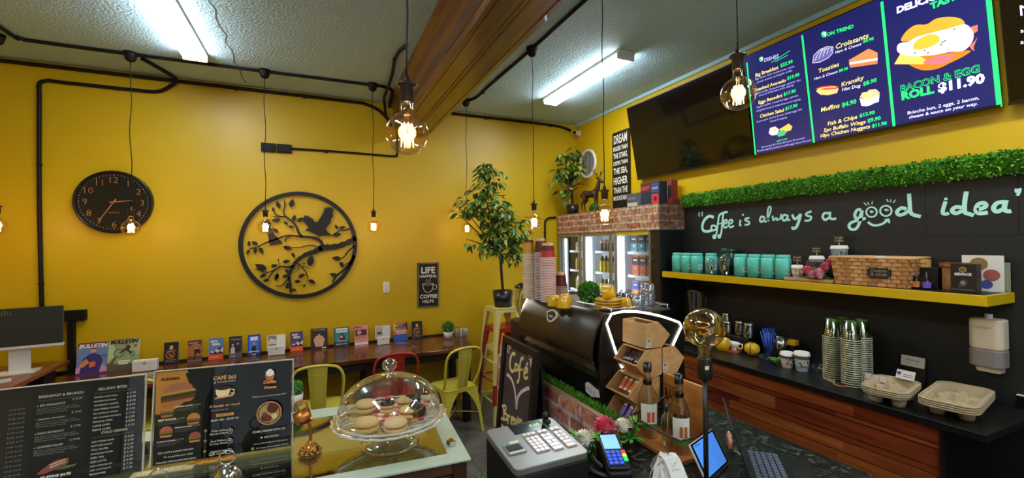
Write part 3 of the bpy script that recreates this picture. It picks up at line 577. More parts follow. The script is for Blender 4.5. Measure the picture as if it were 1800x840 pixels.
m=MB(); m.box((0,0,.045),(.14,.05,.09),WHT); m.build('holder',o,.01)
m=MB()
for k in range(7): m.ribbon([(-.055+k*.017,.01),(-.045+k*.015,.085)],.004,K('#6a5f58'),frame((0,-.0256,0),(1,0,0),(0,0,1)),.0005)
m.build('stripes',o)
# ------------------------------------------------------------------ metal chairs and stools
YM=mat('chair_yellow','#d9c84a',.38,coat=.2); RM=mat('chair_red','#b3261d',.38,coat=.2); YP=mat('stool_pale_yellow','#e3d488',.4,coat=.2)
def leg_mesh(m,sx,sy,top,foot,zt,wt,wf_,mt):
    # bent sheet leg: two tapering flanges meeting at the outer corner, widening to an arch at the top
    for ax in (0,1):
        prof=[]
        for i in range(9):
            t=i/8; prof.append((t, wf_+(wt-wf_)*(max(0,t-.35)/.65)**2.2))
        A=[];B=[]
        for t,wd in prof:
            c=[foot[0]+(top[0]-foot[0])*t, foot[1]+(top[1]-foot[1])*t]; z=zt*t
            A.append((sx*c[0],sy*c[1],z)); d=[c[0],c[1]]; d[ax]-=wd; B.append((sx*d[0],sy*d[1],z))
        n=len(A); vs=A+B; fs=[(i,i+1,n+i+1,n+i) for i in range(n-1)]
        off=.006; vs2=[(x-sx*off*(ax==1)*1.0,y-sy*off*(ax==0)*1.0,z) for x,y,z in vs]
        m.add(vs+vs2,fs+[tuple(2*n+k for k in f[::-1]) for f in fs]+[(n+i,n+i+1,3*n+i+1,3*n+i) for i in range(n-1)],mt,False)
def make_chair(label,mt):
    o=empty('metal_chair',label,'chair')
    s=MB(); s.prism(rrect(.36,.36,.06,5),.008,mt,z0=.437); s.prism(rrect(.345,.345,.055,5),.006,mt,z0=.444); s.prism(rrect(.354,.354,.058,5),.03,mt,z0=.408); s.build('seat',o,.003)
    for sx in (-1,1):
        for sy in (-1,1):
            m=MB(); leg_mesh(m,sx,sy,(.175,.175),(.215,.22 if sy>0 else .235),.43,.15,.03,mt); m.build('leg',o)
    fr=catmull([(-.165,-.10,.435),(-.182,-.165,.53),(-.198,-.205,.66),(-.196,-.225,.75),(-.165,-.237,.815),(-.10,-.244,.842),(0,-.246,.85),(.10,-.244,.842),(.165,-.237,.815),(.196,-.225,.75),(.198,-.205,.66),(.182,-.165,.53),(.165,-.10,.435)],5)
    MB().tube(fr,.0115,mt,10).build('back_frame',o)
    b=MB(); n=8; L=[]
    for i in range(n+1):
        t=i/n; L.append((.055+.022*t, -.172-.072*t**.8, .445+.395*t))
    vs=[(-x,y,z) for x,y,z in L]+[(x,y,z) for x,y,z in L]; vs+=[(x,y+.004,z) for x,y,z in vs]; k=n+1
    fs=[(i,k+i,k+i+1,i+1) for i in range(n)]; fs+=[tuple(2*k+j for j in f[::-1]) for f in fs]+[(i,i+1,2*k+i+1,2*k+i) for i in range(n)]+[(k+i+1,k+i,3*k+i,3*k+i+1) for i in range(n)]
    b.add(vs,fs,mt,True)
    q=[(.04*sx_*(1+.25*t),-.1745-.072*t**.8,.445+.395*t) for sx_,t in [(-1,.05)]+[(-1,i/8) for i in range(1,7)]+[(-.7,.82),(.7,.82)]+[(1,i/8) for i in range(6,0,-1)]+[(1,.05)]]
    b.tube(q,.003,mt,6); b.build('backrest',o)
    m=MB(); m.tube([(-.2,-.2,.17),(.2,.2,.17)],.006,mt,6); m.tube([(.2,-.2,.178),(-.2,.2,.178)],.006,mt,6); m.build('cross_brace',o)
    return o
CH='metal chairs along the bench'
c0=make_chair('yellow metal chair at the right end of the bench',YM); c0['group']=CH; c0.location=(1.235,4.20,0); c0.rotation_euler=(0,0,math.radians(14))
c1=dup(c0,(.02,4.17,0),math.radians(-4),'yellow metal chair behind the menu board and copper cup lamp',CH)
c2=make_chair('red metal chair behind the glass cake dome',RM); c2['group']=CH; c2.location=(.655,4.28,0); c2.rotation_euler=(0,0,math.radians(2))
pz=PZ(240,668,.84); c3=dup(c0,(pz.x-.03,pz.y+.22,0),math.radians(-3),'yellow metal chair glimpsed between the two menu boards',CH)
def make_stool(label,mt):
    o=empty('metal_stool',label,'stool')
    s=MB(); s.prism(rrect(.30,.30,.05,5),.010,mt,z0=.75); s.prism(rrect(.292,.292,.046,5),.04,mt,z0=.712); s.build('seat',o,.003)
    for sx in (-1,1):
        for sy in (-1,1):
            m=MB(); leg_mesh(m,sx,sy,(.145,.145),(.21,.21),.745,.075,.034,mt); m.build('leg',o)
    m=MB()
    for z in (.22,):
        r=.187; 
        for k in range(4):
            a=k*PI/2; x,y=r*1.0,r; pts=[(-x,y,z),(x,y,z)]; m.tube([tuple(RZ(a)@Vector(p)) for p in pts],.010,mt,6)
    m.build('foot_ring',o); return o
SL=(1.815,4.28); rz=math.radians(3)
s0=make_stool('pale yellow metal stool at the bottom of the stool stack',YP); tag(s0,s0['label'],'stool','stacked metal stools',(*SL,0),rz)
s1=make_stool('red metal stool in the middle of the stool stack',RM); tag(s1,s1['label'],'stool','stacked metal stools',(*SL,.205),rz)
s2=dup(s0,(*SL,.41),rz,'pale yellow metal stool on top of the stack under the ficus','stacked metal stools')
# ------------------------------------------------------------------ leafy trees
FIC=[mat('ficus_a','#46702a',.4),mat('ficus_b','#6b8f3a',.4),mat('ficus_c','#2f5420',.4),mat('ficus_d','#8aa04a',.45)]
TRK=mat('trunk_brown','#3a1c16',.7); POTB=mat('pot_black','#17171a',.3)
def tree(name,label,loc,poth,potr,trunk,blobs,leaves,L,seed,shift=(0,0)):
    random.seed(seed); o=empty(name,label,'potted plant',loc)
    MB().lathe([(0,0),(potr*.82,0),(potr,poth),(potr*.9,poth),(potr*.88,poth*.92),(0,poth*.92)],POTB,n=28).build('pot',o)
    t=MB(); t.tube(catmull([(0,0,poth*.9),(shift[0]*.3,0,trunk*.5),(shift[0]*.8,shift[1],trunk)],6),.016,TRK,8)
    f=MB()
    for cx,cy,cz,r,rz_,k in blobs:
        t.tube([(shift[0]*.7,shift[1],min(trunk,cz)*.93),(cx*.6,cy*.6,(cz+trunk)/2),(cx,cy,cz)],[.010,.007,.003],TRK,6)
        for i in range(k):
            d=Vector((random.gauss(0,1),random.gauss(0,1),random.gauss(0,1))).normalized(); q=random.random()**.45
            c=Vector((cx,cy,cz))+Vector((d.x*r*q,d.y*r*q,d.z*rz_*q))
            if loc[0]+c.x>XR-.14 or (1.30<loc[0]+c.x<1.61 and loc[1]+c.y<4.62 and 1.86<loc[2]+c.z<2.14): continue
            dr=Vector((d.x,d.y,d.z*.4-random.uniform(.2,.9)))+Vector((random.uniform(-.5,.5),random.uniform(-.5,.5),0))
            f.leaf(c,dr,(random.uniform(-.4,.4),random.uniform(-.4,.4),1),L*random.uniform(.7,1.2),L*.48,random.choice(FIC))
    t.build('trunk',o); f.build('foliage',o); return o
sp=(SL[0],SL[1]-.02,1.171)
def blob(u,v,r,k,Y,base,rz_=None):
    p=PY(u,v,Y); return (p.x-base[0],Y-base[1],p.z-base[2],r,rz_ or r,k)
tree('ficus_tree','tall leafy ficus in black pot on the stool stack',sp,.17,.112,.62,
 [blob(855,300,.10,50,4.27,sp),blob(868,315,.13,55,4.20,sp),blob(848,330,.14,70,4.3,sp),blob(838,355,.17,100,4.25,sp),blob(870,360,.16,90,4.2,sp),blob(820,372,.15,80,4.28,sp),blob(885,380,.16,90,4.2,sp),blob(850,390,.20,130,4.27,sp),blob(808,378,.06,16,4.25,sp),blob(905,400,.15,90,4.22,sp),
  blob(835,410,.17,90,4.3,sp),blob(875,415,.19,120,4.2,sp),blob(900,430,.13,60,4.25,sp),blob(855,430,.13,60,4.25,sp),blob(905,450,.09,30,4.25,sp),blob(820,420,.06,16,4.3,sp),blob(880,440,.10,34,4.3,sp),blob(918,412,.08,30,4.2,sp)],0,.085,11,(-.04,0))
# ------------------------------------------------------------------ glass display cabinet
CZ=1.15; CRZ=math.radians(-3.9)
cab=empty('display_cabinet','glass topped display cabinet with frosted border in the foreground','display cabinet',(.455,1.345,0),CRZ)
CM=T(.455,1.345,0)@RZ(CRZ)
def CP(u,v,z=CZ): return PZ(u,v,z)
def toC(p): q=CM.inverted()@Vector(p); return q
FROST=mat('frosted_glass_border','#b9c6b4',.25,spec=.6); GCL=thin_glass('cabinet_glass','#eef2e8',.15)
Wc,Dc=1.75,.655
g=MB(); g.box2((-Wc,0,CZ-.008),(-.0,.062,CZ),FROST).box2((-.066,.062,CZ-.008),(0,Dc,CZ),FROST).box2((-Wc,Dc-.10,CZ-.008),(-.066,Dc,CZ),FROST)
g.build('glass_border',cab,.002)
MB().box2((-Wc,.062,CZ-.007),(-.066,Dc-.10,CZ-.001),GCL).build('glass_top',cab)
BRN=wood('cabinet_wood','#3e2415','#6a4326','x',4,.35); GLD=mat('gold_trim','#b8872f',.28,.9); CRE=mat('cream_shelf','#cdc8b2',.45); OLV=mat('olive_inner','#5f4d22',.5)
for x in (-.035,-.9,-1.72):
    for y in (.03,Dc-.04): MB().box2((x-.022,y-.022,.30),(x+.022,y+.022,CZ-.009),mat('bronze_post','#4a3320',.35,.5)).build('post',cab,.002)
MB().box2((-Wc,.01,.02),(-.01,Dc-.01,.30),BRN).build('plinth',cab,.003)
MB().box2((-Wc,.02,CZ-.05),(-.02,.045,CZ-.01),BRN).build('rail',cab,.002)
MB().box2((-Wc,Dc-.05,CZ-.05),(-.02,Dc-.02,CZ-.01),BRN).build('rail',cab,.002)
MB().box2((-1.70,.06,.90),(-.05,Dc-.30,.912),mat('bronze_glass_shelf','#3d3220',.15,spec=.8)).build('shelf',cab)
MB().box2((-1.70,.34,1.085),(-.09,Dc-.09,1.097),CRE).build('shelf',cab)
MB().box2((-1.70,.06,.62),(-.05,Dc-.06,.632),CRE).build('shelf',cab)
MB().box2((-1.72,Dc-.03,.31),(-.03,Dc-.024,CZ-.05),thin_glass('bronze_pane','#6e5c3c',.2)).build('front_pane',cab)
for x0,x1 in ((-.87,-.06),(-1.70,-.93)): MB().box2((x0,.03,.31),(x1,.045,CZ-.06),BRN).build('door',cab,.003)
MB().box2((-.022,.055,.31),(-.016,Dc-.06,CZ-.06),GCL).build('side_pane',cab)
def inC(mb,name,label,cat,x,y,z,rz=0,group=None,bevel=0):
    p=CM@Vector((x,y,z)); return mb.thing(name,label,cat,group,p,CRZ+rz,bevel)
for i,(x,y,w_,d_,cl,lab) in enumerate([(-.16,.24,.15,.2,'#c79a45','gold tray inside the cabinet by its near right corner'),(-.75,.20,.5,.16,'#5e4a2a','bronze tray inside the cabinet under the gold beans'),(-1.25,.20,.4,.16,'#5e4a2a','bronze tray inside the cabinet below the left menu')]):
    m=MB(); m.box((0,0,.006),(w_,d_,.012),mat('tray_%d'%i,cl,.3,.7))
    for s in (-1,1): m.box((s*w_/2,0,.012),(.006,d_,.024),mat('tray_%d'%i)); m.box((0,s*d_/2,.012),(w_,.006,.024),mat('tray_%d'%i))
    inC(m,'serving_tray',lab,'tray',x,y,.9125)
def fern(name,label,loc,n,L,seed,group=None,pot=None):
    random.seed(seed); m=MB()
    for k in range(n):
        a=2*PI*k/n+random.random()*.5; e=random.uniform(.5,1.1); d=Vector((math.cos(a)*math.cos(e),math.sin(a)*math.cos(e),math.sin(e)))
        for j in range(1,8):
            c=d*L*j/8+Vector((0,0,-.25*L*(j/8)**2)); s=d.cross(Vector((0,0,1))).normalized()
            for q in (-1,1): m.leaf(c,d*.5+s*q,(0,0,1),L*.30*(1.1-j/9),L*.08,GRN[(k+j)%3])
        m.tube([(0,0,0),tuple(d*L*.5+Vector((0,0,-.06*L))),tuple(d*L+Vector((0,0,-.25*L)))],.0012,GRN[2],5)
    if pot:
        o=empty(name,label,'potted plant',loc); MB().lathe([(0,0),(pot*.7,0),(pot,pot*1.5),(pot*.9,pot*1.5),(0,pot*1.35)],mat('pot_grey','#4a4744',.5),n=18).build('pot',o)
        f=m.build('fronds',o); f.location=(0,0,pot*1.4); return o
    return m.thing(name,label,'garnish',group,loc)
for u,v,lab in ((625,832,'fern sprig inside the cabinet nearest the front glass edge'),(657,822,'fern sprig inside the cabinet below the cake stand'),(712,808,'fern sprig inside the cabinet right of the cake stand foot')):
    p=PZ(u,v,.94); fern('fern_sprig',lab,(p.x,p.y,.913),7,.065,u)
st=CP(793,783); q=toC(st); m=MB(); m.box((0,0,.009),(.024,.024,.018),mat('chrome','#d8d8d8',.12,1)); m.box((0,0,.0205),(.014,.014,.005),GLD); inC(m,'glass_clip','small square metal clip near the right edge of glass cabinet top','clip',q.x,q.y,CZ+.0005,.3,None,.002)
lb=MB(); lb.box((0,0,.001),(.16,.035,.002),K('#c9b48a')); prints(lb,T(-.08,-.0175,.0021),.16,.035,[T_('LIVE DAILY',.1,.25,.7,'#f2e2b8')])
q=toC(CP(287,828)); inC(lb,'label_strip','gold printed label strip on the glass below the burger menu','label',q.x,q.y,CZ+.0005)
lb=MB(); lb.box((0,0,.001),(.13,.03,.002),K('#e09a3a')); prints(lb,T(-.065,-.015,.0021),.13,.03,[T_('HOT SNACKS',.1,.3,.7,'#5a3412')])
q=toC(CP(375,808)); inC(lb,'label_strip','orange printed label strip on the glass beside the chrome bell','label',q.x,q.y,CZ+.0005)
# ------------------------------------------------------------------ menu boards in clear stands
def menu(label,u0,v0,u1,v1,ut,vt,items,bg):
    a=CP(u0,v0); b=CP(u1,v1); W=(b-a).length; rz=math.atan2(b.y-a.y,b.x-a.x); H=PY(ut,vt,b.y).z-CZ; L=math.radians(7); H=H/math.cos(L)
    o=empty('menu_board',label,'menu board',(a.x,a.y,CZ+.0005),rz); y=frame((0,0,.004),(1,0,0),(0,math.sin(L),math.cos(L)))
    PER=thin_glass('clear_perspex','#f6f6f2',.03)
    m=MB(); m.box((W/2,H/2,.0035),(W+.012,H+.008,.002),PER,y); m.box((W/2,H/2,-.0045),(W+.012,H+.008,.002),PER,y); m.build('clear_sleeve',o)
    m=MB(); m.box((W/2,.055,.002),(W+.012,.13,.004),PER); m.build('clear_foot',o)
    e=MB(); em=mat('perspex_edge','#cfcabc',.25)
    e.box((W/2,H+.004,-.0005),(W+.014,.003,.010),em,y).box((-.0055,H/2,-.0005),(.003,H+.008,.010),em,y).box((W+.0055,H/2,-.0005),(.003,H+.008,.010),em,y); e.build('sleeve_edge',o)
    m=MB(); m.box((W/2,H/2,-.001),(W,H,.003),K(bg,.45,spec=.15),y); prints(m,y,W,H,items); m.build('printed_menu',o); return o
def burger(x,y,r,c='#c8793a',k=1.36):
    return [O_(x,y+.012,r,c,r*k*.95),R_(x-r,y-.020*r/.05,x+r,y+.012,'#8a5a2c'),R_(x-r*1.02,y-.012*r/.05,x+r*1.02,y-.000,'#5f7a2c'),R_(x-r*.98,y-.03*r/.05,x+r*.98,y-.012*r/.05,'#4a2418'),P_([(x-r*.95,y-.03*r/.05),(x+r*.95,y-.03*r/.05),(x+r*.8,y-.055*r/.05),(x-r*.8,y-.055*r/.05)],'#c07a40')]
rm=[R_(0,.0,.33,.62,'#101420'),R_(0,.42,.33,.86,'#2c2f16'),O_(.02,.84,.235,'#dc9340',.30),R_(.0,.70,.30,.72,'#dc9340'),P_([(.33,.45),(.36,.7),(.5,1),(.26,1),(.2,.96)],'#0c1018'),
 T_('BURGERS',.035,.905,.125,'#3a1f14','l',.04)]+[P_([(.045,.76),(.26,.79),(.245,.84),(.19,.87),(.11,.86),(.06,.82)],'#c07a5a'),P_([(.04,.73),(.28,.765),(.27,.79),(.045,.765)],'#d8a050'),P_([(.035,.69),(.275,.725),(.28,.765),(.04,.735)],'#3c4a22'),P_([(.04,.655),(.27,.69),(.275,.73),(.04,.70)],'#7a3f24'),P_([(.05,.625),(.25,.655),(.27,.69),(.04,.665)],'#b87444')]
rm+=burger(.085,.555,.045)+burger(.27,.445,.047,'#d08a40')+burger(.085,.34,.045,'#b05a44')+burger(.285,.245,.042,'#a04a3c')
for y,x,s,pr in ((.60,.14,'CHICKEN BURGER','$15.90'),(.47,.03,'BEEF BURGER','$15.90'),(.375,.14,'AMERICAN BURGER','$16.90'),(.245,.03,'EL GRANDE BURGER','$17.90')):
    rm+=[T_(s,x,y,.125,'#e8e0d0','l',.03),T_(pr,x+.13,y,.05,'#8a8478'),T_('served in a soft toasted bun with lettuce',x,y-.022,.16,'#8f897c','l',0),T_('tomato cheese and house sauce',x,y-.04,.13,'#8f897c','l',0)]
rm+=[T_('ADD CHIPS & A DRINK FOR $4.90',.04,.125,.24,'#d8d0c0'),T_('To complete your meal',.08,.075,.2,'#e8e0d0','l',0,.3),T_('AVAILABLE WITH GLUTEN FREE BREAD',.03,.025,.27,'#d8d0c0'),
 T_('CAFÉ 263',.405,.86,.17,'#c9955a','l',.05),T_('@ GOUGER STREET',.41,.825,.165,'#b9b0a0','l',.02),
 P_([(.43,.755),(.47,.70),(.52,.70),(.54,.755)],'#8a4a2a'),P_([(.425,.755),(.535,.755),(.53,.71),(.51,.655),(.45,.65),(.43,.70)],'#f0dcb0'),P_([(.42,.645),(.55,.66),(.57,.69),(.56,.70),(.54,.68),(.44,.665),(.425,.66)],'#e0a850'),O_(.485,.762,.058,'#3a1c10',.022),('l',[(.54,.74),(.565,.73),(.56,.70),(.535,.695)],.008,K('#e8d0a0')),
 T_('it tastes so good',.385,.555,.225,'#c9955a','l',.03,.3),T_('after your busy time',.395,.515,.13,'#a8a090','l',0,.3),R_(.435,.445,.565,.478,'#d09a50'),T_('OPEN DAILY',.45,.452,.10,'#3a2412'),T_('06:00 AM - 03:00 PM',.40,.40,.20,'#cfc8b8')]
for y,s1,s2 in ((.275,'Order Online','Pick Up in Store'),(.165,'Food Delivery','To Your Door'),(.055,'Google Review','QR Code')):
    rm+=[T_(s1,.405,y+.01,.11,'#cfc8b8'),T_(s2,.395,y-.022,.125,'#cfc8b8'),O_(.365,y+.035,.011,'#8a7a4a',.016),R_(.362,y-.05,.368,y+.03,'#4a4430'),O_(.54,y,.022,'#cfc8b8',.031),O_(.54,y,.019,'#0c0d12',.027),T_('→',.527,y-.009,.026,'#cfc8b8'),]
rm+=[O_(.835,.90,.022,'#f0e8dc'),O_(.82,.885,.018,'#f0e8dc'),O_(.85,.885,.018,'#f0e8dc'),P_([(.795,.865),(.875,.865),(.86,.80),(.81,.80)],'#c8683a'),P_([(.80,.865),(.87,.865),(.835,.84)],'#f0e0c0'),T_('Coffee',.785,.765,.10,'#d88a4a','l',.06,.25),T_('Dreams',.79,.705,.10,'#d88a4a','l',.06,.25),
 T_('"Where brunch is an all-day affair"',.70,.615,.27,'#cfc8b8','l',0,.3),O_(.835,.42,.098,'#c98a5a',.135),O_(.835,.42,.088,'#1c0f0a',.121),O_(.835,.42,.08,'#a8904a',.11),O_(.86,.475,.044,'#5a1f18',.06),O_(.805,.375,.032,'#4a1a14',.044),O_(.83,.36,.026,'#6a2a1c',.036),O_(.80,.41,.02,'#7a3020',.028),O_(.875,.38,.022,'#d8c08a',.03),
 T_('COME DREAM WITH US!',.71,.215,.25,'#cfc8b8'),T_('0412 297 844',.80,.145,.11,'#cfc8b8'),O_(.78,.155,.008,'#cfc8b8',.011),T_('www.coffeedreamsdowney.com.au',.72,.085,.26,'#a8a090'),T_('263 Gouger Street, Adelaide 5000 SA',.74,.035,.25,'#a8a090'),O_(.715,.045,.012,'#7a9a5a',.016)]
menu('burger menu board in clear stand headed CAFÉ 263',268,822,511,785,511,640,rm,'#0b0a0c')
lm=[R_(0,0,.30,1,'#23262c'),R_(.30,0,.64,1,'#1d1c21'),R_(.30,.0,.64,.22,'#141013'),R_(.64,0,1,1,'#100e10'),
 T_('BREAKFAST & BRUNCH',.34,.885,.27,'#d8d4cc','l',.03),R_(.34,.855,.61,.858,'#8a867e'),T_('ALL-DAY BITES',.70,.895,.19,'#e0dcd2','l',.03),R_(.68,.865,.95,.868,'#8a867e'),T_('COLD DRINKS',.735,.44,.17,'#e0dcd2','l',.03),R_(.68,.41,.95,.413,'#8a867e')]
for y,s,pr in ((.80,'BIG BREAKFAST','$ 22.90'),(.665,'SMASHED AVOCADO','$ 19.90'),(.525,'EGGS BENEDICT','$ 17.90'),(.39,'CHICKEN SALAD','$ 17.90')):
    lm+=[T_('▪ '+s,.335,y,.17,'#c8c4bc','l',.02),T_(pr,.545,y+.03,.06,'#b0aca4'),T_('eggs bacon tomato mushroom onion',.335,y-.028,.24,'#8f8b86','l',0),T_('spinach and english muffin toasted',.335,y-.05,.26,'#8f8b86','l',0),T_('hollandaise sauce topping',.335,y-.072,.18,'#8f8b86','l',0)]
lm+=[P_([(.36,.14),(.40,.19),(.47,.25),(.55,.255),(.545,.20),(.49,.165),(.40,.13)],'#8a4a3e'),P_([(.43,.215),(.53,.25),(.53,.24),(.44,.205)],'#d8b0a0'),P_([(.43,.19),(.53,.225),(.53,.215),(.44,.18)],'#d8b0a0'),P_([(.47,.15),(.53,.185),(.57,.18),(.55,.15)],'#4a6a34'),P_([(.53,.17),(.60,.185),(.58,.16)],'#5a7a3c'),T_('MUFFINS $4.90',.385,.085,.18,'#e0dcd2','l',.04)]
for i,(s,pr) in enumerate([('BACON & EGG ROLL','$ 11.90'),('KRANSKY HOT DOG','$ 8.90'),('CROISSANT TOASTIE','$ 8.90'),('HAM CHEESE TOASTIE','$ 8.90'),('5PC BUFFALO WINGS','$ 9.90'),('10PC CHICKEN NUGGETS','$ 11.90'),('REGULAR CHIPS','$ 6.00'),('LARGE CHIPS','$ 8.00'),('FISH & CHIPS','$ 13.90')]):
    lm+=[T_(s,.685,.82-i*.042,.008*len(s)+.02,'#c8c4bc'),T_(pr,.895,.825-i*.042,.06,'#b0aca4')]
for i,s in enumerate(['SOFT DRINK CANS','BOTTLED JUICES','STILL WATER','SPARKLING WATER','ICED TEA','ICED LATTE','ICED LONG BLACK','ICED CHOCOLATE','MILKSHAKES']):
    lm+=[T_(s,.685,.365-i*.04,.008*len(s)+.02,'#c8c4bc'),T_('$ %.2f'%(4.5+i*.4),.895,.37-i*.04,.06,'#b0aca4')]
for i in range(16): lm.append(T_('$ 5.%d0  $ 6.%d0'%(i%10,(i+4)%10),.19,.80-i*.045,.09,'#8f8f92','l',0))
a=CP(511,785); b=CP(247,828)
menu('breakfast and drinks menu board in clear stand, partly outside the photo',-52,882,247,828,244,668,lm,'#17161a')
# ------------------------------------------------------------------ cake stand and dome
GL2=thin_glass('pressed_glass','#f4f4f0',.22,.03); cs=(.233,1.575)
o=empty('cake_stand','clear pressed glass cake stand on the display cabinet','cake stand',(*cs,CZ+.001))
MB().lathe([(.02,.03),(.05,.018),(.085,.010),(.100,.004),(.100,0),(.09,.001),(.02,.012),(.018,.04),(.022,.07),(.03,.078)],GL2,n=40).build('foot',o)
m=MB(); m.lathe([(0,.078),(.12,.078),(.175,.082),(.188,.088),(.192,.096),(.188,.098),(.17,.090),(.12,.084),(0,.084)],GL2,n=56)
def highlight_glass(name,f):
    m=bpy.data.materials.new(name); m.use_nodes=True; nt=m.node_tree; b=nt.nodes['Principled BSDF']; b.inputs['Base Color'].default_value=(.85,.86,.84,1); b.inputs['Roughness'].default_value=.12
    t=nt.nodes.new('ShaderNodeBsdfTransparent'); x=nt.nodes.new('ShaderNodeMixShader'); x.inputs[0].default_value=f
    nt.links.new(t.outputs[0],x.inputs[1]); nt.links.new(b.outputs[0],x.inputs[2]); nt.links.new(x.outputs[0],nt.nodes['Material Output'].inputs[0]); return m
GW=highlight_glass('pressed_glass_relief',.42)  # whitish mix puts the highlights of clear pressed glass into the colour
m.tube([(.192*math.cos(2*PI*i/112)*(1+.012*math.sin(28*2*PI*i/112)),.192*math.sin(2*PI*i/112)*(1+.012*math.sin(28*2*PI*i/112)),.094+.002*math.sin(28*2*PI*i/112)) for i in range(112)],.0035,GW,6,True); m.build('plate',o)
random.seed(5); m=MB()
for i in range(95):
    a=random.uniform(0,2*PI); r=random.uniform(.105,.172); s=random.uniform(.4,1.1)*random.choice((-1,1)); 
    pt=[]
    for k in range(6):
        t=k/5; aa=a+s*.16*math.sin(t*2.6); rr_=r-.018+.036*t; pt.append((rr_*math.cos(aa+t*.15*s),rr_*math.sin(aa+t*.15*s),.0875+.004*max(0,(rr_-.12)/.05)))
    m.tube(pt,.0016,GW,5)
m.build('plate_relief',o)
DOME=thin_glass('dome_glass','#f8f7f2',.13)
o=empty('cake_dome','clear glass cake dome with round knob over the biscuits','cake dome',(*cs,CZ+.0975))
m=MB(); pr=[(.174,0),(.176,.004)]+[(.176*math.cos(a)**.85,.012+.128*math.sin(a)) for a in [PI/2*i/14 for i in range(14)]]+[(0,.140)]
m.lathe(pr,DOME,n=56); m.tube([(.175*math.cos(2*PI*i/48),.175*math.sin(2*PI*i/48),.003) for i in range(48)],.003,GW,6,True); m.build('dome',o)
MB().lathe([(.026,.139),(.022,.144),(.012,.150),(.012,.156),(.024,.166),(.027,.178),(.022,.190),(.010,.197),(0,.199)],thin_glass('knob_glass','#f0f0ea',.3),n=24).build('knob',o)
pc=MB(); k=9; S=.19
for i in range(k):
    for j in range(k): pc.rect(-S/2+S*i/k,-S/2+S*j/k,-S/2+S*(i+1)/k,-S/2+S*(j+1)/k,K('#a8342c') if (i%2==0 and j%2==0) else (K('#cf8a80') if (i+j)%2 else K('#efe6dc')),None,.001)
pc.box((0,0,0),(S,S,.001),K('#efe6dc')); pc.thing('paper_liner','red and white checked paper under the biscuits','paper',None,(cs[0]+.042,cs[1]+.035,CZ+.0905),math.radians(-20))
BIS=mat('biscuit','#d9bb85',.7,bump=.2,bscale=200); CHO=mat('chocolate','#2a140d',.35); JAM=mat('cream_filling','#c8784a',.5)
def biscuit(label,u,v,kind,rz=0):
    p=PZ(u,v,CZ+.11); q_=Vector((p.x-cs[0],p.y-cs[1],0)); q_=q_*min(1,.120/max(q_.length,1e-6)); p=Vector((cs[0]+q_.x,cs[1]+q_.y,0)); o=empty('biscuit',label,'biscuit',(p.x,p.y,CZ+.0915),rz)
    rx,ry=(.038,.038) if kind!='oval' else (.045,.028)
    if kind=='cap': rx=ry=.027
    D=Matrix.Diagonal((1,ry/rx,1,1))
    MB().lathe([(0,0),(rx*.94,0),(rx,.006),(rx,.012),(rx*.9,.014),(0,.014)],BIS,n=28,M=D).build('lower_biscuit',o)
    MB().lathe([(0,.014),(rx*.93,.014),(rx*.93,.018),(0,.018)],JAM,n=28,M=D).build('filling',o)
    MB().lathe([(rx*.9,.018),(rx,.020),(rx,.026),(rx*.85,.033),(rx*.5,.037),(0,.038)],BIS if kind!='dark' else CHO,n=28,M=D).build('upper_biscuit',o)
    if kind=='cap':
        MB().lathe([(rx*.97,.027),(rx*.95,.033),(rx*.6,.041),(0,.044)],CHO,n=24).build('chocolate_cap',o); MB().ball((0,0,.049),.008,K('#c8402c')).build('cherry',o)
    if kind=='oval': 
        q=MB(); q.lathe([(.030,0),(.047,.004),(.048,.020),(.042,.034),(.02,.040),(0,.041)],CHO,n=24,M=T(.012,0,0)@Matrix.Diagonal((.78,.62,1,1))); q.build('chocolate_dip',o)
biscuit('pale sandwich biscuit at the front left of the plate',645,745,'round')
biscuit('pale sandwich biscuit at the front right of the plate',696,747,'round',.3)
biscuit('pale sandwich biscuit at the back left of the plate',642,712,'round')
biscuit('small biscuit with chocolate cap and red top',681,714,'cap')
biscuit('oval biscuit dipped in chocolate at the right of the plate',724,722,'oval',-.1)
biscuit('oval chocolate dipped biscuit at the back of the plate',718,704,'oval',.25)
# ------------------------------------------------------------------ copper cup pouring beans
p=CP(545,796); o=empty('floating_cup_ornament','copper cup ornament pouring onto a pile of gold beans','ornament',(p.x,p.y,CZ+.001))
COPP=mat('copper_metal','#b8773f',.38,1); GB=mat('gold_beans','#c08a45',.3,.8)
random.seed(9); m=MB(); m.lathe([(0,0),(.03,0),(.022,.018),(.010,.032),(0,.036)],GB,n=14)
for i in range(85):
    a=random.uniform(0,2*PI); t=random.random(); r=.034*(1-t)**.8; 
    Mx=T(r*math.cos(a),r*math.sin(a),.004+.034*t)@RZ(random.uniform(0,6))@RX(random.uniform(-.6,.6))
    m.ball((0,0,0),(.0078,.0052,.0042),GB,8,Mx)
m.build('bean_pile',o)
top=PY(533,733,p.y); dx=top.x-p.x; h=top.z-CZ
MB().tube(catmull([(0,0,.03),(.002,0,h*.45),(.001,0,h*.72),(-.010,0,h*.92),(dx+.022,0,h+.004)],6),[.005]*25,COPP,8).build('stream',o)
Mc=T(dx,0,h)@RY(math.radians(-100))
q=MB(); q.lathe([(0,-.026),(.021,-.026),(.023,-.024),(.027,.022),(.0255,.022),(.021,-.022),(0,-.022)],COPP,n=28,M=T(dx,0,h)@RY(math.radians(72))); q.build('cup',o)
MB().tube(catmull([(dx-.012,-.0,h+.024),(dx-.022,0,h+.045),(dx-.008,0,h+.056),(dx+.010,0,h+.045),(dx+.012,0,h+.026)],5),.0028,COPP,8).build('cup_handle',o)
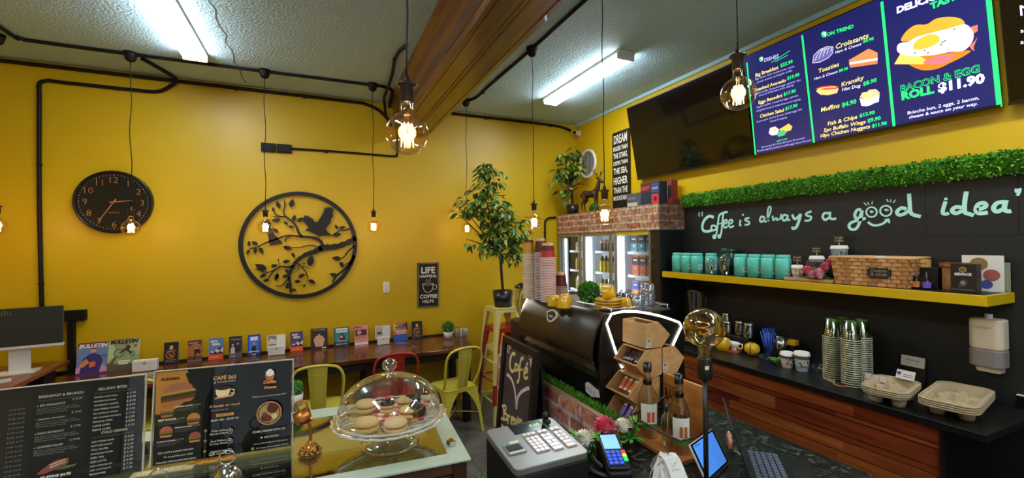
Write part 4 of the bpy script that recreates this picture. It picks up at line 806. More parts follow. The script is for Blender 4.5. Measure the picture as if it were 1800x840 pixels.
def bell(label,u,v):
    p=CP(u,v); CHR=mat('chrome'); o=empty('service_bell',label,'bell',(p.x,p.y,CZ+.001)); r=.039
    MB().lathe([(0,0),(r*1.1,0),(r*1.12,.006),(r*1.0,.010),(0,.010)],mat('bell_base','#1c1a19',.4),n=28).build('base',o)
    MB().lathe([(r*.98,.012),(r,.018),(r*.86,.036),(r*.55,.049),(r*.2,.055),(0,.056)],CHR,n=32).build('dome',o)
    MB().tube([(.020*math.cos(2*PI*i/24),0,.076+.020*math.sin(2*PI*i/24)) for i in range(24)],.0022,CHR,8,True).build('ring',o)
bell('chrome bell with ring handle in front of the burger menu',399,850); bell('chrome bell at the bottom edge between the menus',278,888)
p=CP(520,712); pottedball('small green topiary behind the burger menu and copper cup',(p.x,p.y,CZ+.001),.032,.05,.03,MATS['white_ceramic'])
# ------------------------------------------------------------------ service counter along the right, with brick front
KZ=.97
GRA=mat('black_granite','#0f1210',.22,spec=.6,var=.9,vscale=35)
def granite():
    m=bpy.data.materials.new('granite_top'); m.use_nodes=True; nt=m.node_tree; b=nt.nodes['Principled BSDF']; L=nt.links.new
    tc=nt.nodes.new('ShaderNodeTexCoord'); n=nt.nodes.new('ShaderNodeTexNoise'); n.inputs['Scale'].default_value=14; n.inputs['Detail'].default_value=9; n.inputs['Roughness'].default_value=.75; n.inputs['Distortion'].default_value=2.5
    r=nt.nodes.new('ShaderNodeValToRGB'); e=r.color_ramp.elements; e[0].position=.52; e[0].color=rgb('#0d100e'); e[1].position=.72; e[1].color=rgb('#7d8580')
    L(tc.outputs['Object'],n.inputs['Vector']); L(n.outputs['Fac'],r.inputs['Fac']); L(r.outputs['Color'],b.inputs['Base Color']); b.inputs['Roughness'].default_value=.3; return m
GRAN=granite(); BCAB=mat('black_carcass','#0e0d0d',.5)
o=empty('service_counter','long black stone service counter carrying the coffee machine','counter',(0,0,0))
MB().box2((.60,.35,KZ-.03),(1.885,1.50,KZ),GRAN).build('counter_top',o,.004)
MB().box2((1.20,1.50,KZ-.03),(1.885,2.86,KZ),GRAN).build('counter_top',o,.004)
MB().box2((1.25,1.40,.02),(1.82,2.82,KZ-.031),BCAB).build('carcass',o)
MB().box2((.62,.9,.02),(1.24,1.44,KZ-.031),mat('bronze_glass_front','#2d2410',.15)).build('carcass',o)
MB().box2((1.25,.45,.02),(1.80,1.39,KZ-.031),BCAB).build('carcass',o)
BRP=bricks('brick_print_front',1,2,'#b4604c','#d49a84','#c8bcc8',.20,.075)
MB().box2((1.17,1.505,.05),(1.19,2.86,1.05),BRP).build('brick_front',o)
eg=MB(); eg.box2((1.166,1.505,1.05),(1.195,2.86,1.056),mat('tan_edge','#b08a6a',.5)); eg.build('edge_strip',o)
random.seed(3)
MOSS=[mat('moss_a','#52961a',.8),mat('moss_b','#74bc2a',.8),mat('moss_c','#346a10',.8)]
def grass(n,x0,x1,y0,y1,z,h):
    m=MB()
    for i in range(n):
        c=(random.uniform(x0,x1),random.uniform(y0,y1),z); m.leaf(c,(random.uniform(-.6,.6),random.uniform(-.6,.6),1),(1,.2,0),h*random.uniform(.6,1.2),.006,MOSS[i%3])
    return m
gr=MB(); gr.box2((1.201,1.55,KZ+.0015),(1.240,2.70,1.045),MOSS[2]); g2=grass(2400,1.205,1.238,1.55,2.70,1.045,.035); gr.add(g2.v,g2.f,MOSS[0])
k=len(gr.f)-len(g2.f)
for m_ in MOSS:
    if m_ not in gr.mats: gr.mats.append(m_)
for i in range(len(g2.f)): gr.mi[k+i]=gr.mats.index(MOSS[(i//6)%3])
tag(gr.build('grass_strip'),'strip of artificial grass between brick counter front and coffee machine','artificial grass',kind='stuff')
# ------------------------------------------------------------------ espresso machine
MY0,MY1=1.75,2.60
o=empty('espresso_machine','large black espresso machine with glowing white edge lines','coffee machine',(0,0,0))
MBK=mat('machine_black','#0c0b0b',.28,spec=.6); MBR=mat('machine_bronze_black','#2a1a0f',.36,spec=.6)
XZ=lambda y: Matrix(((1,0,0,0),(0,0,1,y),(0,1,0,0),(0,0,0,1)))      # polygon x,z extruded towards +y
bodyp=[(1.30,1.02),(1.80,1.02),(1.80,1.30),(1.76,1.40),(1.68,1.455),(1.34,1.475),(1.28,1.40),(1.27,1.28)]
MB().prism(bodyp,MY1-MY0-.04,MBK,XZ(MY0+.02)).build('body',o,.004)
dome=catmull([(1.335,1.492),(1.29,1.478),(1.250,1.43),(1.222,1.36),(1.212,1.30),(1.216,1.262)],5)
MB().prism(dome+[(x+.012,z-.006) for x,z in dome[::-1]],MY1-MY0-.03,MBR,XZ(MY0+.015),smooth=True).build('front_panel',o)
sp_=MB(); sg=mat('smoky_splash_glass','#2b2220',.08,spec=.9,coat=.5); sp_.prism([(1.222,1.258),(1.258,1.175),(1.264,1.178),(1.228,1.261)],MY1-MY0-.02,sg,XZ(MY0+.01)); sp_.build('splash_panel',o)
tr=MB(); tr.prism([(1.218,1.258),(1.230,1.258),(1.230,1.263),(1.218,1.263)],MY1-MY0-.02,mat('bronze_edge','#b98a5a',.3,.8),XZ(MY0+.01)); tr.build('edge_trim',o)
LED=mat('led_white',(1,1,.86),.4,emit=3.2)
sidep=catmull([(1.322,1.497),(1.46,1.500),(1.62,1.468),(1.765,1.410),(1.80,1.34),(1.79,1.25),(1.80,1.05),(1.76,1.0),(1.30,1.0),(1.262,1.08),(1.246,1.20),(1.245,1.31),(1.258,1.40),(1.285,1.462)],4,True)
ledp=[(1.376,1.225),(1.342,1.30),(1.286,1.452),(1.316,1.496),(1.39,1.503),(1.465,1.497),(1.55,1.480),(1.633,1.459),(1.70,1.437),(1.757,1.416),(1.772,1.393),(1.735,1.34),(1.700,1.285),(1.685,1.24)]
for y0,flip in ((MY0-.012,-1),(MY1-.012,1)):
    s_=MB(); s_.prism(sidep,.024,MBK,XZ(y0)); sd=s_.build('side_panel',o,.002)
    q=MB(); yy=y0-.004 if flip<0 else y0+.028
    q.tube([(x,yy,z) for x,z in (ledp if flip<0 else ledp)],.0055,LED,6)
    if flip>0: q.tube([(x,MY1-.014,z) for x,z in [(1.232,1.37),(1.252,1.43),(1.285,1.492),(1.33,1.515),(1.40,1.519)]],.006,LED,6)
    q.build('led_strip',sd)
q=MB(); q.box2((1.36,MY0+.03,1.478),(1.74,MY1-.03,1.486),mat('cup_tray_steel','#8d8a86',.3,.9))
q.build('cup_tray',o)
q=MB(); q.tube([(1.35,MY0+.03,1.51),(1.72,MY0+.03,1.51),(1.72,MY1-.03,1.51),(1.35,MY1-.03,1.51)],.005,mat('chrome'),6,True)
for x,y in ((1.35,MY0+.03),(1.72,MY0+.03),(1.72,MY1-.03),(1.35,MY1-.03),(1.35,2.2)): q.tube([(x,y,1.486),(x,y,1.51)],.004,mat('chrome'),6)
q.build('cup_rail',o)
for x in (1.36,1.72):
    for y in (MY0+.1,MY1-.1): MB().cyl((x,y,KZ+.001),.022,.05,mat('chrome'),16).build('foot',o)
# emblem: shield outline with wings
ML_=frame((1.236,2.19,1.424),(0,-1,0),(.371,0,.928))
q=MB(); eo=[(-.062,.022),(-.045,.022),(-.035,.032),(0,.040),(.035,.032),(.045,.022),(.062,.022),(.055,0),(.042,-.014),(.03,-.028),(0,-.038),(-.03,-.028),(-.042,-.014),(-.055,0)]
q.prism(eo,.014,K('#efe7da'),ML_@T(0,0,-.012)); q.prism([(x*.80,y*.76) for x,y in eo],.015,K('#20140e'),ML_@T(0,0,-.012)); q.text('WEGA',0,-.008,K('#efe7da'),ML_,w=.05,z=.0036,align='c',bold=.03); q.build('emblem',o)
q=MB(); Mk=frame((1.268,1.93,1.075),(0,-1,0),(0,0,1)); 
q=MB(); Mk=frame((1.266,1.915,1.075),(0,-1,0),(0,0,1))
a0=on(Mk,1029,671); pts=[on(Mk,*p) for p in [(1029,673),(1034,671),(1041,677),(1049,684),(1057,688.5),(1058,699),(1048,698),(1040,697),(1030,688)]]
MB().box2((1.266,MY0+.02,1.02),(1.272,MY1-.03,1.17),MBK).build('lower_front',o)
q.prism(pts,.0016,K('#dcdadf'),Mk); c_=on(Mk,1031,686); q.text('MILK',c_[0],c_[1],K('#8a8c98'),Mk,w=.085,z=.002,rot=-.1); q.text('THE LITTLE',c_[0]+.02,c_[1]+.034,K('#8a8c98'),Mk,w=.04,z=.002,rot=-.1); q.build('milk_sticker',o)
for y in (1.98,2.34):
    q=MB(); q.cyl((1.80,y,1.14),.035,.1,mat('chrome'),20); q.tube([(1.80,y,1.13),(1.86,y,1.125),(1.97,y,1.11)],.013,MBK,10); q.build('group_head',o)
# ------------------------------------------------------------------ cups and bits on top of the machine
TZ=1.4875
PAP=mat('paper_cup_white','#e4dcd6',.6); 
def cup_proto(name,label,r0,r1,h,bodym,bands,group,rimm=PAP):
    m=MB(); m.lathe([(r1,0),(r1+.003,.003),(r1,.006)],rimm,n=20); pz_=.006; rr=lambda z:r1+(r0-r1)*z/h
    for f0,f1,mt in bands: m.lathe([(rr(h*f0),max(pz_,h*f0)),(rr(h*f1),h*f1)],mt,n=20)
    m.lathe([(r0,h),(r0*.9,h-.004),(0,h-.004)],rimm,n=20)
    return m.thing(name,label,'cup',group)
RED=mat('cup_red','#b3201f',.4); DRED=mat('cup_dark_red','#5a1518',.4); ORG=mat('cup_orange','#d0902c',.4); KCUP=mat('cup_blush','#c9a090',.6)
def stack(label,u,v,Y,n,top,step,rimm,r=.043,group=None,z=TZ):
    p=PY(u,v,Y); zt=PY(u,top,Y).z; h=.095
    bm={'r':RED,'d':DRED,'o':ORG}[group[0]]; g=group[1:]
    pr=cup_proto('paper_cup',label,r*.72,r,h,bm,[(0,.25,bm),(.25,.5,bm),(.5,.82,DRED if bm is RED else bm),(.82,1,K('#d8b090') if bm is not ORG else DRED)],g,rimm)
    pr.location=(p.x,Y,z)
    n=max(2,int((zt-h-z)/step)+1)
    for k in range(1,n): dup(pr,(p.x,Y,z+k*step),random.uniform(0,6))
stack('paper cup with orange top in leftmost tall stack on the coffee machine',931,537,2.53,40,420,.0098,PAP,.040,'otall cup stack, leftmost')
stack('paper cup in the middle tall stack with dark red top cup',951,533,2.45,40,417,.0098,mat('paper_cup_pink','#dcc8c4',.6),.040,'dtall cup stack, middle')
stack('paper cup in the rightmost tall stack with bright red top cup',964,538,2.33,40,426,.0098,PAP,.047,'rtall cup stack, right')
stack('paper cup in the short stack of blush rimmed cups by the fridge',986,520,2.40,16,476,.0095,KCUP,.042,'dshort cup stack')
YC=mat('ceramic_yellow','#dba716',.25,coat=.4)
def mug(label,x,y,group,cm=YC,r=.042,h=.062,z=TZ,hand=True,rz=0):
    o=empty('cup',label,'cup',(x,y,z),rz,group)
    MB().lathe([(0,h),(r*.55,h),(r*.72,h*.86),(r,.006),(r*.96,0),(r*.9,.004),(0,h*.9)],cm,n=24).build('bowl',o)
    if hand: MB().tube(catmull([(r*.78,0,h*.8),(r*1.25,0,h*.72),(r*1.35,0,h*.45),(r*.95,0,h*.25)],5),.005,cm,8).build('handle',o)
    return o
UC='upturned yellow cups on the machine'
for u,v,Y,l in ((975,542,2.14,'upturned yellow cup left of the topiary ball, front of the three'),(991,546,2.06,'upturned yellow cup touching the topiary ball'),(994,540,2.17,'upturned yellow cup behind the front two by the cup stacks')):
    p=PY(u,v,Y); mug(l,p.x,Y,UC,rz=2)
p=PX(1020,548,1.395); b_=leafball(.062,420,.022,8); b_.thing('topiary_ball','round green topiary ball on top of the coffee machine','topiary',None,(1.455,p.y,TZ+.068))
for k,(x,y) in enumerate(((1.50,2.02),(1.56,1.98))): mug('upturned black cup behind the topiary ball, %s'%('nearer the fridge' if k else 'nearer the ball'),x,y,'black cups',mat('ceramic_black','#15110f',.2),.047,.07,rz=-1)
for k in range(4):
    m=MB(); m.lathe([(0,.002),(.045,0),(.073,.012),(.071,.015),(.043,.004),(0,.005)],YC,n=32); m.thing('saucer',('lowest','second lowest','second highest','topmost')[k]+' yellow saucer in the stack beside the topiary','saucer','yellow saucers',(1.41,1.885,TZ+.002+k*.0145))
mg=mug('yellow cup lying on its side on the saucer stack',1.43,1.89,None,z=TZ+.105); mg.rotation_euler=(PI/2.2,0,.6); mg.location=(1.40,1.91,TZ+.088)
mug('upturned yellow cup beside the saucers near the glasses',1.50,1.86,None,z=TZ,rz=-2)
def tmb(label,x,y,z,group,r=.036,h=.085):
    o=MB(); o.lathe([(r*.78,.0),(r,.0)],CLR,n=18); o.lathe([(r,0),(r*.98,h*.4),(r*.8,h),(0,h)],GWT,n=18)
    for i in range(9): a=2*PI*i/9; o.tube([(r*1.0*math.cos(a),r*math.sin(a),.004),(r*.98*math.cos(a),r*.98*math.sin(a),h*.4),(r*.8*math.cos(a),r*.8*math.sin(a),h*.98)],.0022,GWT,5)
    return o.thing('drinking_glass',label,'glass',group,(x,y,z))
GWT=thin_glass('ribbed_glass','#eef2f6',.3,.05,'#eaf0ff')
tmb('upturned ribbed glass on machine, lower of the pair',1.63,1.83,TZ,'upturned glasses'); tmb('upturned ribbed glass on machine, upper of the pair',1.63,1.83,TZ+.05,'upturned glasses')
tmb('upturned ribbed glass behind the yellow cup on the machine',1.55,1.93,TZ,'upturned glasses'); tmb('upturned ribbed glass at the back of the machine top',1.62,2.0,TZ,'upturned glasses')
tmb('upturned ribbed glass with dark cup behind on the machine',1.56,1.83,TZ,'upturned glasses')
m=MB(); m.box((0,0,.05),(.05,.05,.10),mat('patterned_box','#b9a894',.6,var=.5,vscale=60)); m.thing('patterned_tin','small patterned tin between topiary and fridge on the machine','tin',None,(1.62,2.16,TZ))
o=empty('coffee_grinder','coffee grinder with clear hopper beyond the paper cups','grinder',(1.36,2.755,KZ+.001))
MB().box((0,0,.17),(.19,.2,.34),MBK).build('body',o,.02); MB().lathe([(.05,.34),(.085,.42),(.088,.56)],thin_glass('hopper_glass','#d8d4b8',.15),n=28).build('hopper',o)
MB().lathe([(.09,.56),(.09,.575),(.05,.592),(0,.595)],MBK,n=28).build('hopper_lid',o)
# ------------------------------------------------------------------ chalkboard
tl=PX(886,590,1.07); tr_=PX(946,618,1.07); q=tr_-tl; W=.455
o=empty('chalkboard','black framed standing chalkboard reading Café Breakfast','chalkboard',(0,0,0))
up=(Vector((1.075,0,1.27))-Vector((.95,0,0))).normalized(); base=Vector((.95,2.50,0)); H=1.276
Mb=frame((.95,2.50,.0),(0,-1,0),up); CHB=mat('chalk_surface','#453a3c',.7,var=.15,vscale=8); FRB=mat('chalk_frame','#17100f',.45)
MB().box((W/2,H/2,-.006),(W-.02,H-.02,.012),CHB,Mb).build('board',o)
for c,d in (((.02,H/2,0),(.04,H,.03)),((W-.02,H/2,0),(.04,H,.03)),((W/2,H-.02,0),(W-.08,.04,.03)),((W/2,.08,0),(W-.08,.04,.03))): MB().box(c,d,FRB,Mb).build('frame_bar',o,.003)
bk=frame((1.16,2.50,.0),(0,-1,0),(Vector((1.085,0,1.25))-Vector((1.16,0,0))))
yel=mat('chalk_yellow','#e6d48a',.8); pnk=mat('chalk_pink','#e8cdd0',.8)
c=MB(); cp=lambda *pts:[on(Mb,*p) for p in pts]
def z5(*pts): return [on(Mb,850+x/4.2,580+y/4.2,.001) for x,y in pts]
def stroke(mb,pts,w,mt,M=Mb,n=6,z=.0012): mb.ribbon(catmull(pts,n),w,mt,M,z)
stroke(c,z5((235,185),(222,172),(205,190),(195,240),(198,285),(212,305),(228,295)),.020,yel)
stroke(c,z5((252,262),(238,250),(232,275),(240,300),(252,285),(256,258),(258,305)),.016,yel)
stroke(c,z5((295,215),(285,205),(272,235),(266,300),(262,360),(252,385),(246,370)),.018,yel); stroke(c,z5((255,285),(290,295)),.012,yel,n=1)
stroke(c,z5((300,315),(318,310),(325,290),(312,280),(302,300),(300,340),(312,358),(326,345)),.017,yel); stroke(c,z5((316,262),(328,240)),.014,pnk,n=1)
for a_ in ((178,165),(190,170)): pass
stroke(c,z5((178,168),(180,112),(205,120)),.012,pnk,n=1); stroke(c,z5((188,172),(190,132),(202,136)),.010,pnk,n=1)
stroke(c,z5((332,188),(358,198),(345,268)),.012,pnk,n=1); stroke(c,z5((336,212),(348,220),(342,240)),.010,pnk,n=1)
stroke(c,z5((172,325),(205,360),(228,430),(240,520),(243,585)),.020,pnk); stroke(c,z5((243,585),(250,510),(272,465),(305,440),(338,428)),.020,pnk)
stroke(c,z5((142,550),(150,600),(150,660)),.018,yel); stroke(c,z5((132,560),(160,560),(165,585),(150,605),(172,625),(170,660),(125,650)),.016,yel)
stroke(c,z5((182,625),(180,690)),.015,yel,n=1); stroke(c,z5((182,640),(192,632),(198,642)),.013,yel)
stroke(c,z5((202,665),(218,662),(218,645),(206,650),(204,690),(218,700)),.014,yel); stroke(c,z5((240,665),(228,655),(224,690),(236,700),(242,660),(244,705)),.014,yel)
stroke(c,z5((254,640),(254,712)),.014,yel,n=1); stroke(c,z5((268,650),(262,700),(262,716)),.013,yel,n=1); stroke(c,z5((268,672),(280,665),(282,680)),.012,yel)
stroke(c,z5((132,700),(150,725),(160,760)),.018,pnk)
c.build('chalk_writing',o)
b=MB(); b.box((W/2,.60,-.006),(W-.02,1.18,.012),FRB,bk); b.build('rear_leaf',o)
# ------------------------------------------------------------------ snack bins
PLY=wood('bin_plywood','#b98a58','#cfa06a','y',4,.5); BINY=1.57; BL=.165
def BP(u,v): p=PY(u,v,BINY); return (p.x,max(p.z,KZ+.003))
def bin_(label,prof,openi=None,tagpx=None):
    """prof: polygon in x,z at the near side; walls along every edge except the open one"""
    cx=sum(p[0] for p in prof)/len(prof); cz_=min(p[1] for p in prof); n=len(prof)
    o=empty('snack_bin',label,'snack bin',(cx,BINY,cz_)); P=[(x-cx,z-cz_) for x,z in prof]
    for y in (0,BL-.006): MB().prism(P,.006,PLY,XZ(y)).build('side_panel',o)
    for i in range(n):
        if openi is not None and i==openi: continue
        a,b=P[i],P[(i+1)%n]; l=math.hypot(b[0]-a[0],b[1]-a[1]); nx,nz=-(b[1]-a[1])/l,(b[0]-a[0])/l
        mx,mz=(a[0]+b[0])/2,(a[1]+b[1])/2
        if nx*(-mx+0)+nz*(sum(p[1] for p in P)/n-mz)<0: nx,nz=-nx,-nz
        MB().prism([a,b,(b[0]+nx*.007,b[1]+nz*.007),(a[0]+nx*.007,a[1]+nz*.007)],BL-.012,PLY,XZ(.006)).build('wall_panel',o)
    if tagpx:
        p=PY(*tagpx,BINY); q=MB(); Mt=frame((p.x-cx,-.001,p.z-cz_),(1,0,0),(0,0,1)); q.rect(0,0,.026,.042,K('#e8e4da'),Mt); q.text('$3',.004,.027,K('#1c1a18'),Mt,w=.018,z=.0004,bold=.05)
        for r in range(3): q.rect(.004,.005+r*.006,.022,.008+r*.006,K('#6a6660'),Mt,.0004)
        q.build('price_tag',o)
    return o
b2=[BP(1118,644),BP(1136,616),BP(1163,611.5),BP(1163.5,657),BP(1142,668)]
bin_('wooden snack bin with dark sachets, second from the top',b2,0)
bin_('topmost wooden snack bin with closed upright front',[BP(1135,612.5),BP(1135,570),BP(1158,566),BP(1178,588),BP(1163,610)],1,(1136.5,612))
bin_('wooden snack bin behind the others, pointing to the tiles',[BP(1165,655),BP(1165,612),BP(1186,608),BP(1203,628),BP(1188,659)],1,(1165.5,654))
b3=[BP(1103,699),BP(1127,667),BP(1160,662),BP(1160,706),BP(1128,717)]
bin_('wooden snack bin holding orange wrapped bars',b3,0)
b4=[BP(1102,744),BP(1120,713.5),BP(1150,709),BP(1150,763),BP(1122,767)]
bin_('lowest wooden snack bin holding purple wrapped bars',b4,0)
def bar(label,prof,f,yo,cols,rz,group,word=None):
    # bars lie in the trough of the bin below its open side
    (x0,z0),(x1,z1)=prof[0],prof[1]; gx=sum(p[0] for p in prof)/5; gz=sum(p[1] for p in prof)/5; l_=math.hypot(gx-(x0+x1)/2,gz-(z0+z1)/2); cx=(x0+x1)/2+(gx-(x0+x1)/2)/l_*.034; cz_=(z0+z1)/2+(gz-(z0+z1)/2)/l_*.034
    m=MB(); m.prism(rrect(.105,.026,.008),.014,K(cols[0],.3),T(0,0,0)); m.rect(-.05,-.012,-.035,.012,K(cols[1],.3),None,.0146); m.rect(.03,-.012,.05,.012,K(cols[2],.3),None,.0146)
    if word: m.text(word,-.03,-.005,K('#f0ece6'),None,w=.055,z=.0148,bold=.03)
    o=m.thing('snack_bar',label,'snack bar',group,(cx,BINY+yo,cz_)); o.rotation_euler=(0,-math.atan2(z1-z0,x1-x0),0); o.scale=(.66,.9,.9); o.rotation_euler.rotate_axis('Z',rz); return o
for k in range(3): bar(('front','middle','rear')[k]+' orange wrapped bar in the middle open bin',b3,.5,.036+.034*k,('#d0703c','#d8cfc4','#cfc6b4'),.08*k,'orange wrapped bars')
for k in range(2): bar(('front','rear')[k]+' purple wrapped bar in the lowest bin',b4,.5,.045+.040*k,('#6a48a0','#3a2018','#c8b8a0'),.1*k,'purple wrapped bars','SNACK' if 0 else None)
random.seed(12)
for k in range(9):
    bar('dark coffee sachet lying in the second bin from the top',b2,.5,.028+.013*k,('#2a1a14','#b8a898','#5a3c2c'),random.uniform(-.7,.7),'dark sachets in the bin').scale=(.52,.6,.6)
# ------------------------------------------------------------------ syrup rack with RAW board
o=empty('syrup_rack','wooden syrup rack with RAW burnt into its back board','syrup rack',(0,0,0)); PIN=wood('pine_board','#a8642c','#d0904c','y',3,.45)
MB().box2((1.475,1.325,KZ+.021),(1.490,1.562,1.235),PIN).build('back_board',o,.003)
MB().box2((1.275,1.275,KZ+.001),(1.49,1.562,KZ+.02),PIN).build('base_board',o,.003)
Mw=frame((1.4745,0,0),(0,-1,0),(0,0,1)); a_=on(Mw,1167,700); h_=on(Mw,1165,673)[1]; q=MB(); BRN_=K('#4a2410')
x0,x1,y0,y1=a_[0]-.004,a_[0]+.105,a_[1]-.012,h_
q.text('RAW',(x0+x1)/2,y0+.018,BRN_,Mw,w=.085,h=.050,z=.0006,bold=.05,align='c')
rc=[(x0,y0),(x1,y0),(x1,y1),(x0,y1),(x0,y0)]; q.ribbon(rc,.004,BRN_,Mw,.0005); q.text('THE',(x0+x1)/2,y1-.014,BRN_,Mw,w=.03,z=.0006,align='c'); q.build('burnt_logo',o)
RL=mat('rail_steel','#5a544e',.3,.9); rp=[(1.475,1.56,1.075),(1.31,1.558,1.075),(1.283,1.53,1.07),(1.283,1.30,1.07),(1.31,1.276,1.07),(1.40,1.276,1.075),(1.475,1.325,1.08)]
MB().tube(catmull(rp,5),.0045,RL,8).build('rail',o)
def syrup(label,x,y,amber,lab1,lab2,s=1):
    o=empty('syrup_bottle',label,'bottle',(x,y,KZ+.0215)); gl=thin_glass('bottle_glass','#e6e2da',.14); r=.041*s; h=.30*s
    MB().lathe([(0,.002),(r,.002),(r,h*.50),(r*.96,h*.55),(r*.40,h*.72),(r*.36,h*.90),(r*.36,h*.93)],gl,n=28).build('glass',o)
    MB().lathe([(0,.004),(r*.94,.004),(r*.94,h*amber),(0,h*amber)],thin_glass('syrup_'+lab1,lab1,.05),n=24).build('syrup',o)
    q=MB(); q.lathe([(r*.42,h*.88),(r*.42,h*1.0),(0,h*1.0)],MBK,n=20); q.build('cap',o)
    q=MB(); q.lathe([(r*.44,h*.70),(r*.44,h*.76)],MBK,n=20); q.build('neck_band',o)
    q=MB(); n=10
    for i in range(n):
        a0=PI*1.05+i*.17; a1=a0+.17; 
        for z0,z1,cl in ((.12,.20,lab2[0]),(.20,.34,lab2[1]),(.34,.47,lab2[2])):
            q.add([((r+.0008)*math.cos(a),(r+.0008)*math.sin(a),h*z) for a,z in ((a0,z0),(a1,z0),(a1,z1),(a0,z1))],[(0,1,2,3)],K(cl),True)
    for i in range(2):
        a0=PI*1.25+i*.42; a1=a0+.3
        q.add([((r+.0014)*math.cos(a),(r+.0014)*math.sin(a),h*z) for a,z in ((a0,.22),(a1,.22),(a1,.36),(a0,.36))],[(0,1,2,3)],K(lab2[3]),True)
    q.build('label',o)
    q=MB()
    for i in range(5):
        a0=PI*1.85+i*.14; a1=a0+.14
        q.add([((r+.0008)*math.cos(a),(r+.0008)*math.sin(a),h*z) for a,z in ((a0,.18),(a1,.18),(a1,.5),(a0,.5))],[(0,1,2,3)],K('#c9c6c0'),True)
    q.build('rear_label',o); return o
syrup('syrup bottle with orange caramel label left of the pump bottle',1.338,1.512,.30,'#c8783a',('#4a7a3a','#f0ece4','#f0ece4','#d8582a'),1.06)
syrup('syrup bottle with coffee cup label right of the pump bottle',1.352,1.342,.42,'#d08a3a',('#5a8a3a','#e8e0d4','#f0ece4','#b06a3a'),1.04)
p_=(1.352,1.408); o=empty('pump_bottle','clear pump bottle between the two syrup bottles','pump bottle',(*p_,KZ+.0215))
MB().lathe([(0,.002),(.03,.002),(.031,.11),(.026,.135),(.013,.15),(.013,.165)],thin_glass('pump_glass','#cfe0cf',.16),n=24).build('body',o)
q=MB(); q.lathe([(.016,.162),(.016,.190),(.006,.194),(.006,.222),(0,.222)],MBK,n=18); q.build('collar',o); o.scale=(.86,.86,.86)
q=MB(); q.tube(catmull([(.004,0,.226),(-.02,0,.230),(-.045,0,.222)],4),.007,MBK,8); q.build('spout',o); MB().tube([(0,0,.02),(0,0,.17)],.003,WHT,6).build('dip_tube',o)
# ------------------------------------------------------------------ cash register
o=empty('cash_register','silver topped cash register with green digits in the foreground','cash register',(.688,1.342,KZ+.001),math.radians(1))
SIL=mat('register_silver','#84827f',.35,.4); RB=mat('register_black','#141313',.4)
W2,D2=.135,.126; hB,hF=.205,.178
q=MB(); q.add([(-W2,-D2,0),(W2,-D2,0),(W2,D2,0),(-W2,D2,0),(-W2,-D2,hF-.02),(W2,-D2,hF-.02),(W2,D2,hB-.02),(-W2,D2,hB-.02)],[(3,2,1,0),(4,5,6,7),(0,1,5,4),(1,2,6,5),(2,3,7,6),(3,0,4,7)],RB); q.build('case',o,.008)
tl_=math.atan2(hB-hF,2*D2); Mt=T(0,0,(hB+hF)/2)@RX(tl_)
q=MB(); q.prism(rrect(2*W2+.004,2*D2+.004,.02,5),.022,SIL,Mt,z0=-.022); q.build('top_cover',o,.003)
q=MB(); q.prism([(-.050,.058),(.078,.058),(.078,.1255),(-.050,.1255)],.0012,mat('register_display','#15181a',.12),Mt)
q.text('0.00',.025,.084,mat('digit_green','#5ad850',.4,emit=1.6),Mt,w=.04,z=.0016); q.text('CASH',-.03,.117,K('#9a9a98'),Mt,w=.02,z=.0016); q.text('TOTAL  CHANGE  REG',.0,.117,K('#9a9a98'),Mt,w=.05,z=.0016)
q.build('display',o)
q=MB(); q.lathe([(0,0),(.010,0),(.012,.012),(.009,.018)],RB,n=16,M=Mt@T(.095,.098,0)); q.ball((.095,.098,.026),.014,mat('key_gloss','#0a0a0a',.1),12,Mt); q.ball((.094,.076,.012),.011,mat('key_gloss'),12,Mt); q.build('key_knob',o)
KEYM=mat('register_keys','#cfc2bd',.2); KB=mat('keypad_base','#8d8280',.4)
q=MB(); 
def keyblock(x0,y0,nx,ny,kw,kh,gap,wide=()):
    q.prism([(x0-.004,y0+.004),(x0+nx*(kw+gap)+.001,y0+.004),(x0+nx*(kw+gap)+.001,y0-ny*(kh+gap)-.001),(x0-.004,y0-ny*(kh+gap)-.001)],.0008,KB,Mt)
    for j in range(ny):
        if j in wide: q.box((x0+(nx*(kw+gap)-gap)/2,y0-j*(kh+gap)-kh/2,.003),(nx*(kw+gap)-gap,kh,.006),KEYM,Mt)
        else:
            for i in range(nx): q.box((x0+i*(kw+gap)+kw/2,y0-j*(kh+gap)-kh/2,.003),(kw,kh,.006),KEYM,Mt)
keyblock(-.03,.048,3,1,.014,.016,.003); keyblock(.03,.048,2,1,.016,.016,.003); keyblock(.082,.048,2,1,.016,.016,.003)
keyblock(-.03,.020,3,5,.014,.0155,.003); keyblock(.03,.020,2,5,.016,.0175,.003,(1,3,4)); keyblock(.082,.020,2,5,.016,.0175,.003,(3,4)); q.build('keypad',o,.0015)
q=MB(); q.prism([(-.122,-.05),(-.058,-.05),(-.058,.005),(-.122,.005)],.003,mat('printer_frame','#6f6d6b',.4),Mt); q.box((-.09,-.016,.0035),(.05,.03,.003),mat('slot_black','#060606',.5),Mt); q.box((-.09,-.043,.0035),(.056,.010,.003),K('#c0bdb8'),Mt); q.build('receipt_slot',o)
q=MB(); q.rect(-.118,.012,-.092,.026,K('#1f7a72'),Mt,.0006); q.rect(-.092,.012,-.055,.026,K('#c8d8a0'),Mt,.0006); q.text('ECO',-.115,.015,K('#e8f0e8'),Mt,w=.018,z=.0009); q.build('sticker',o)
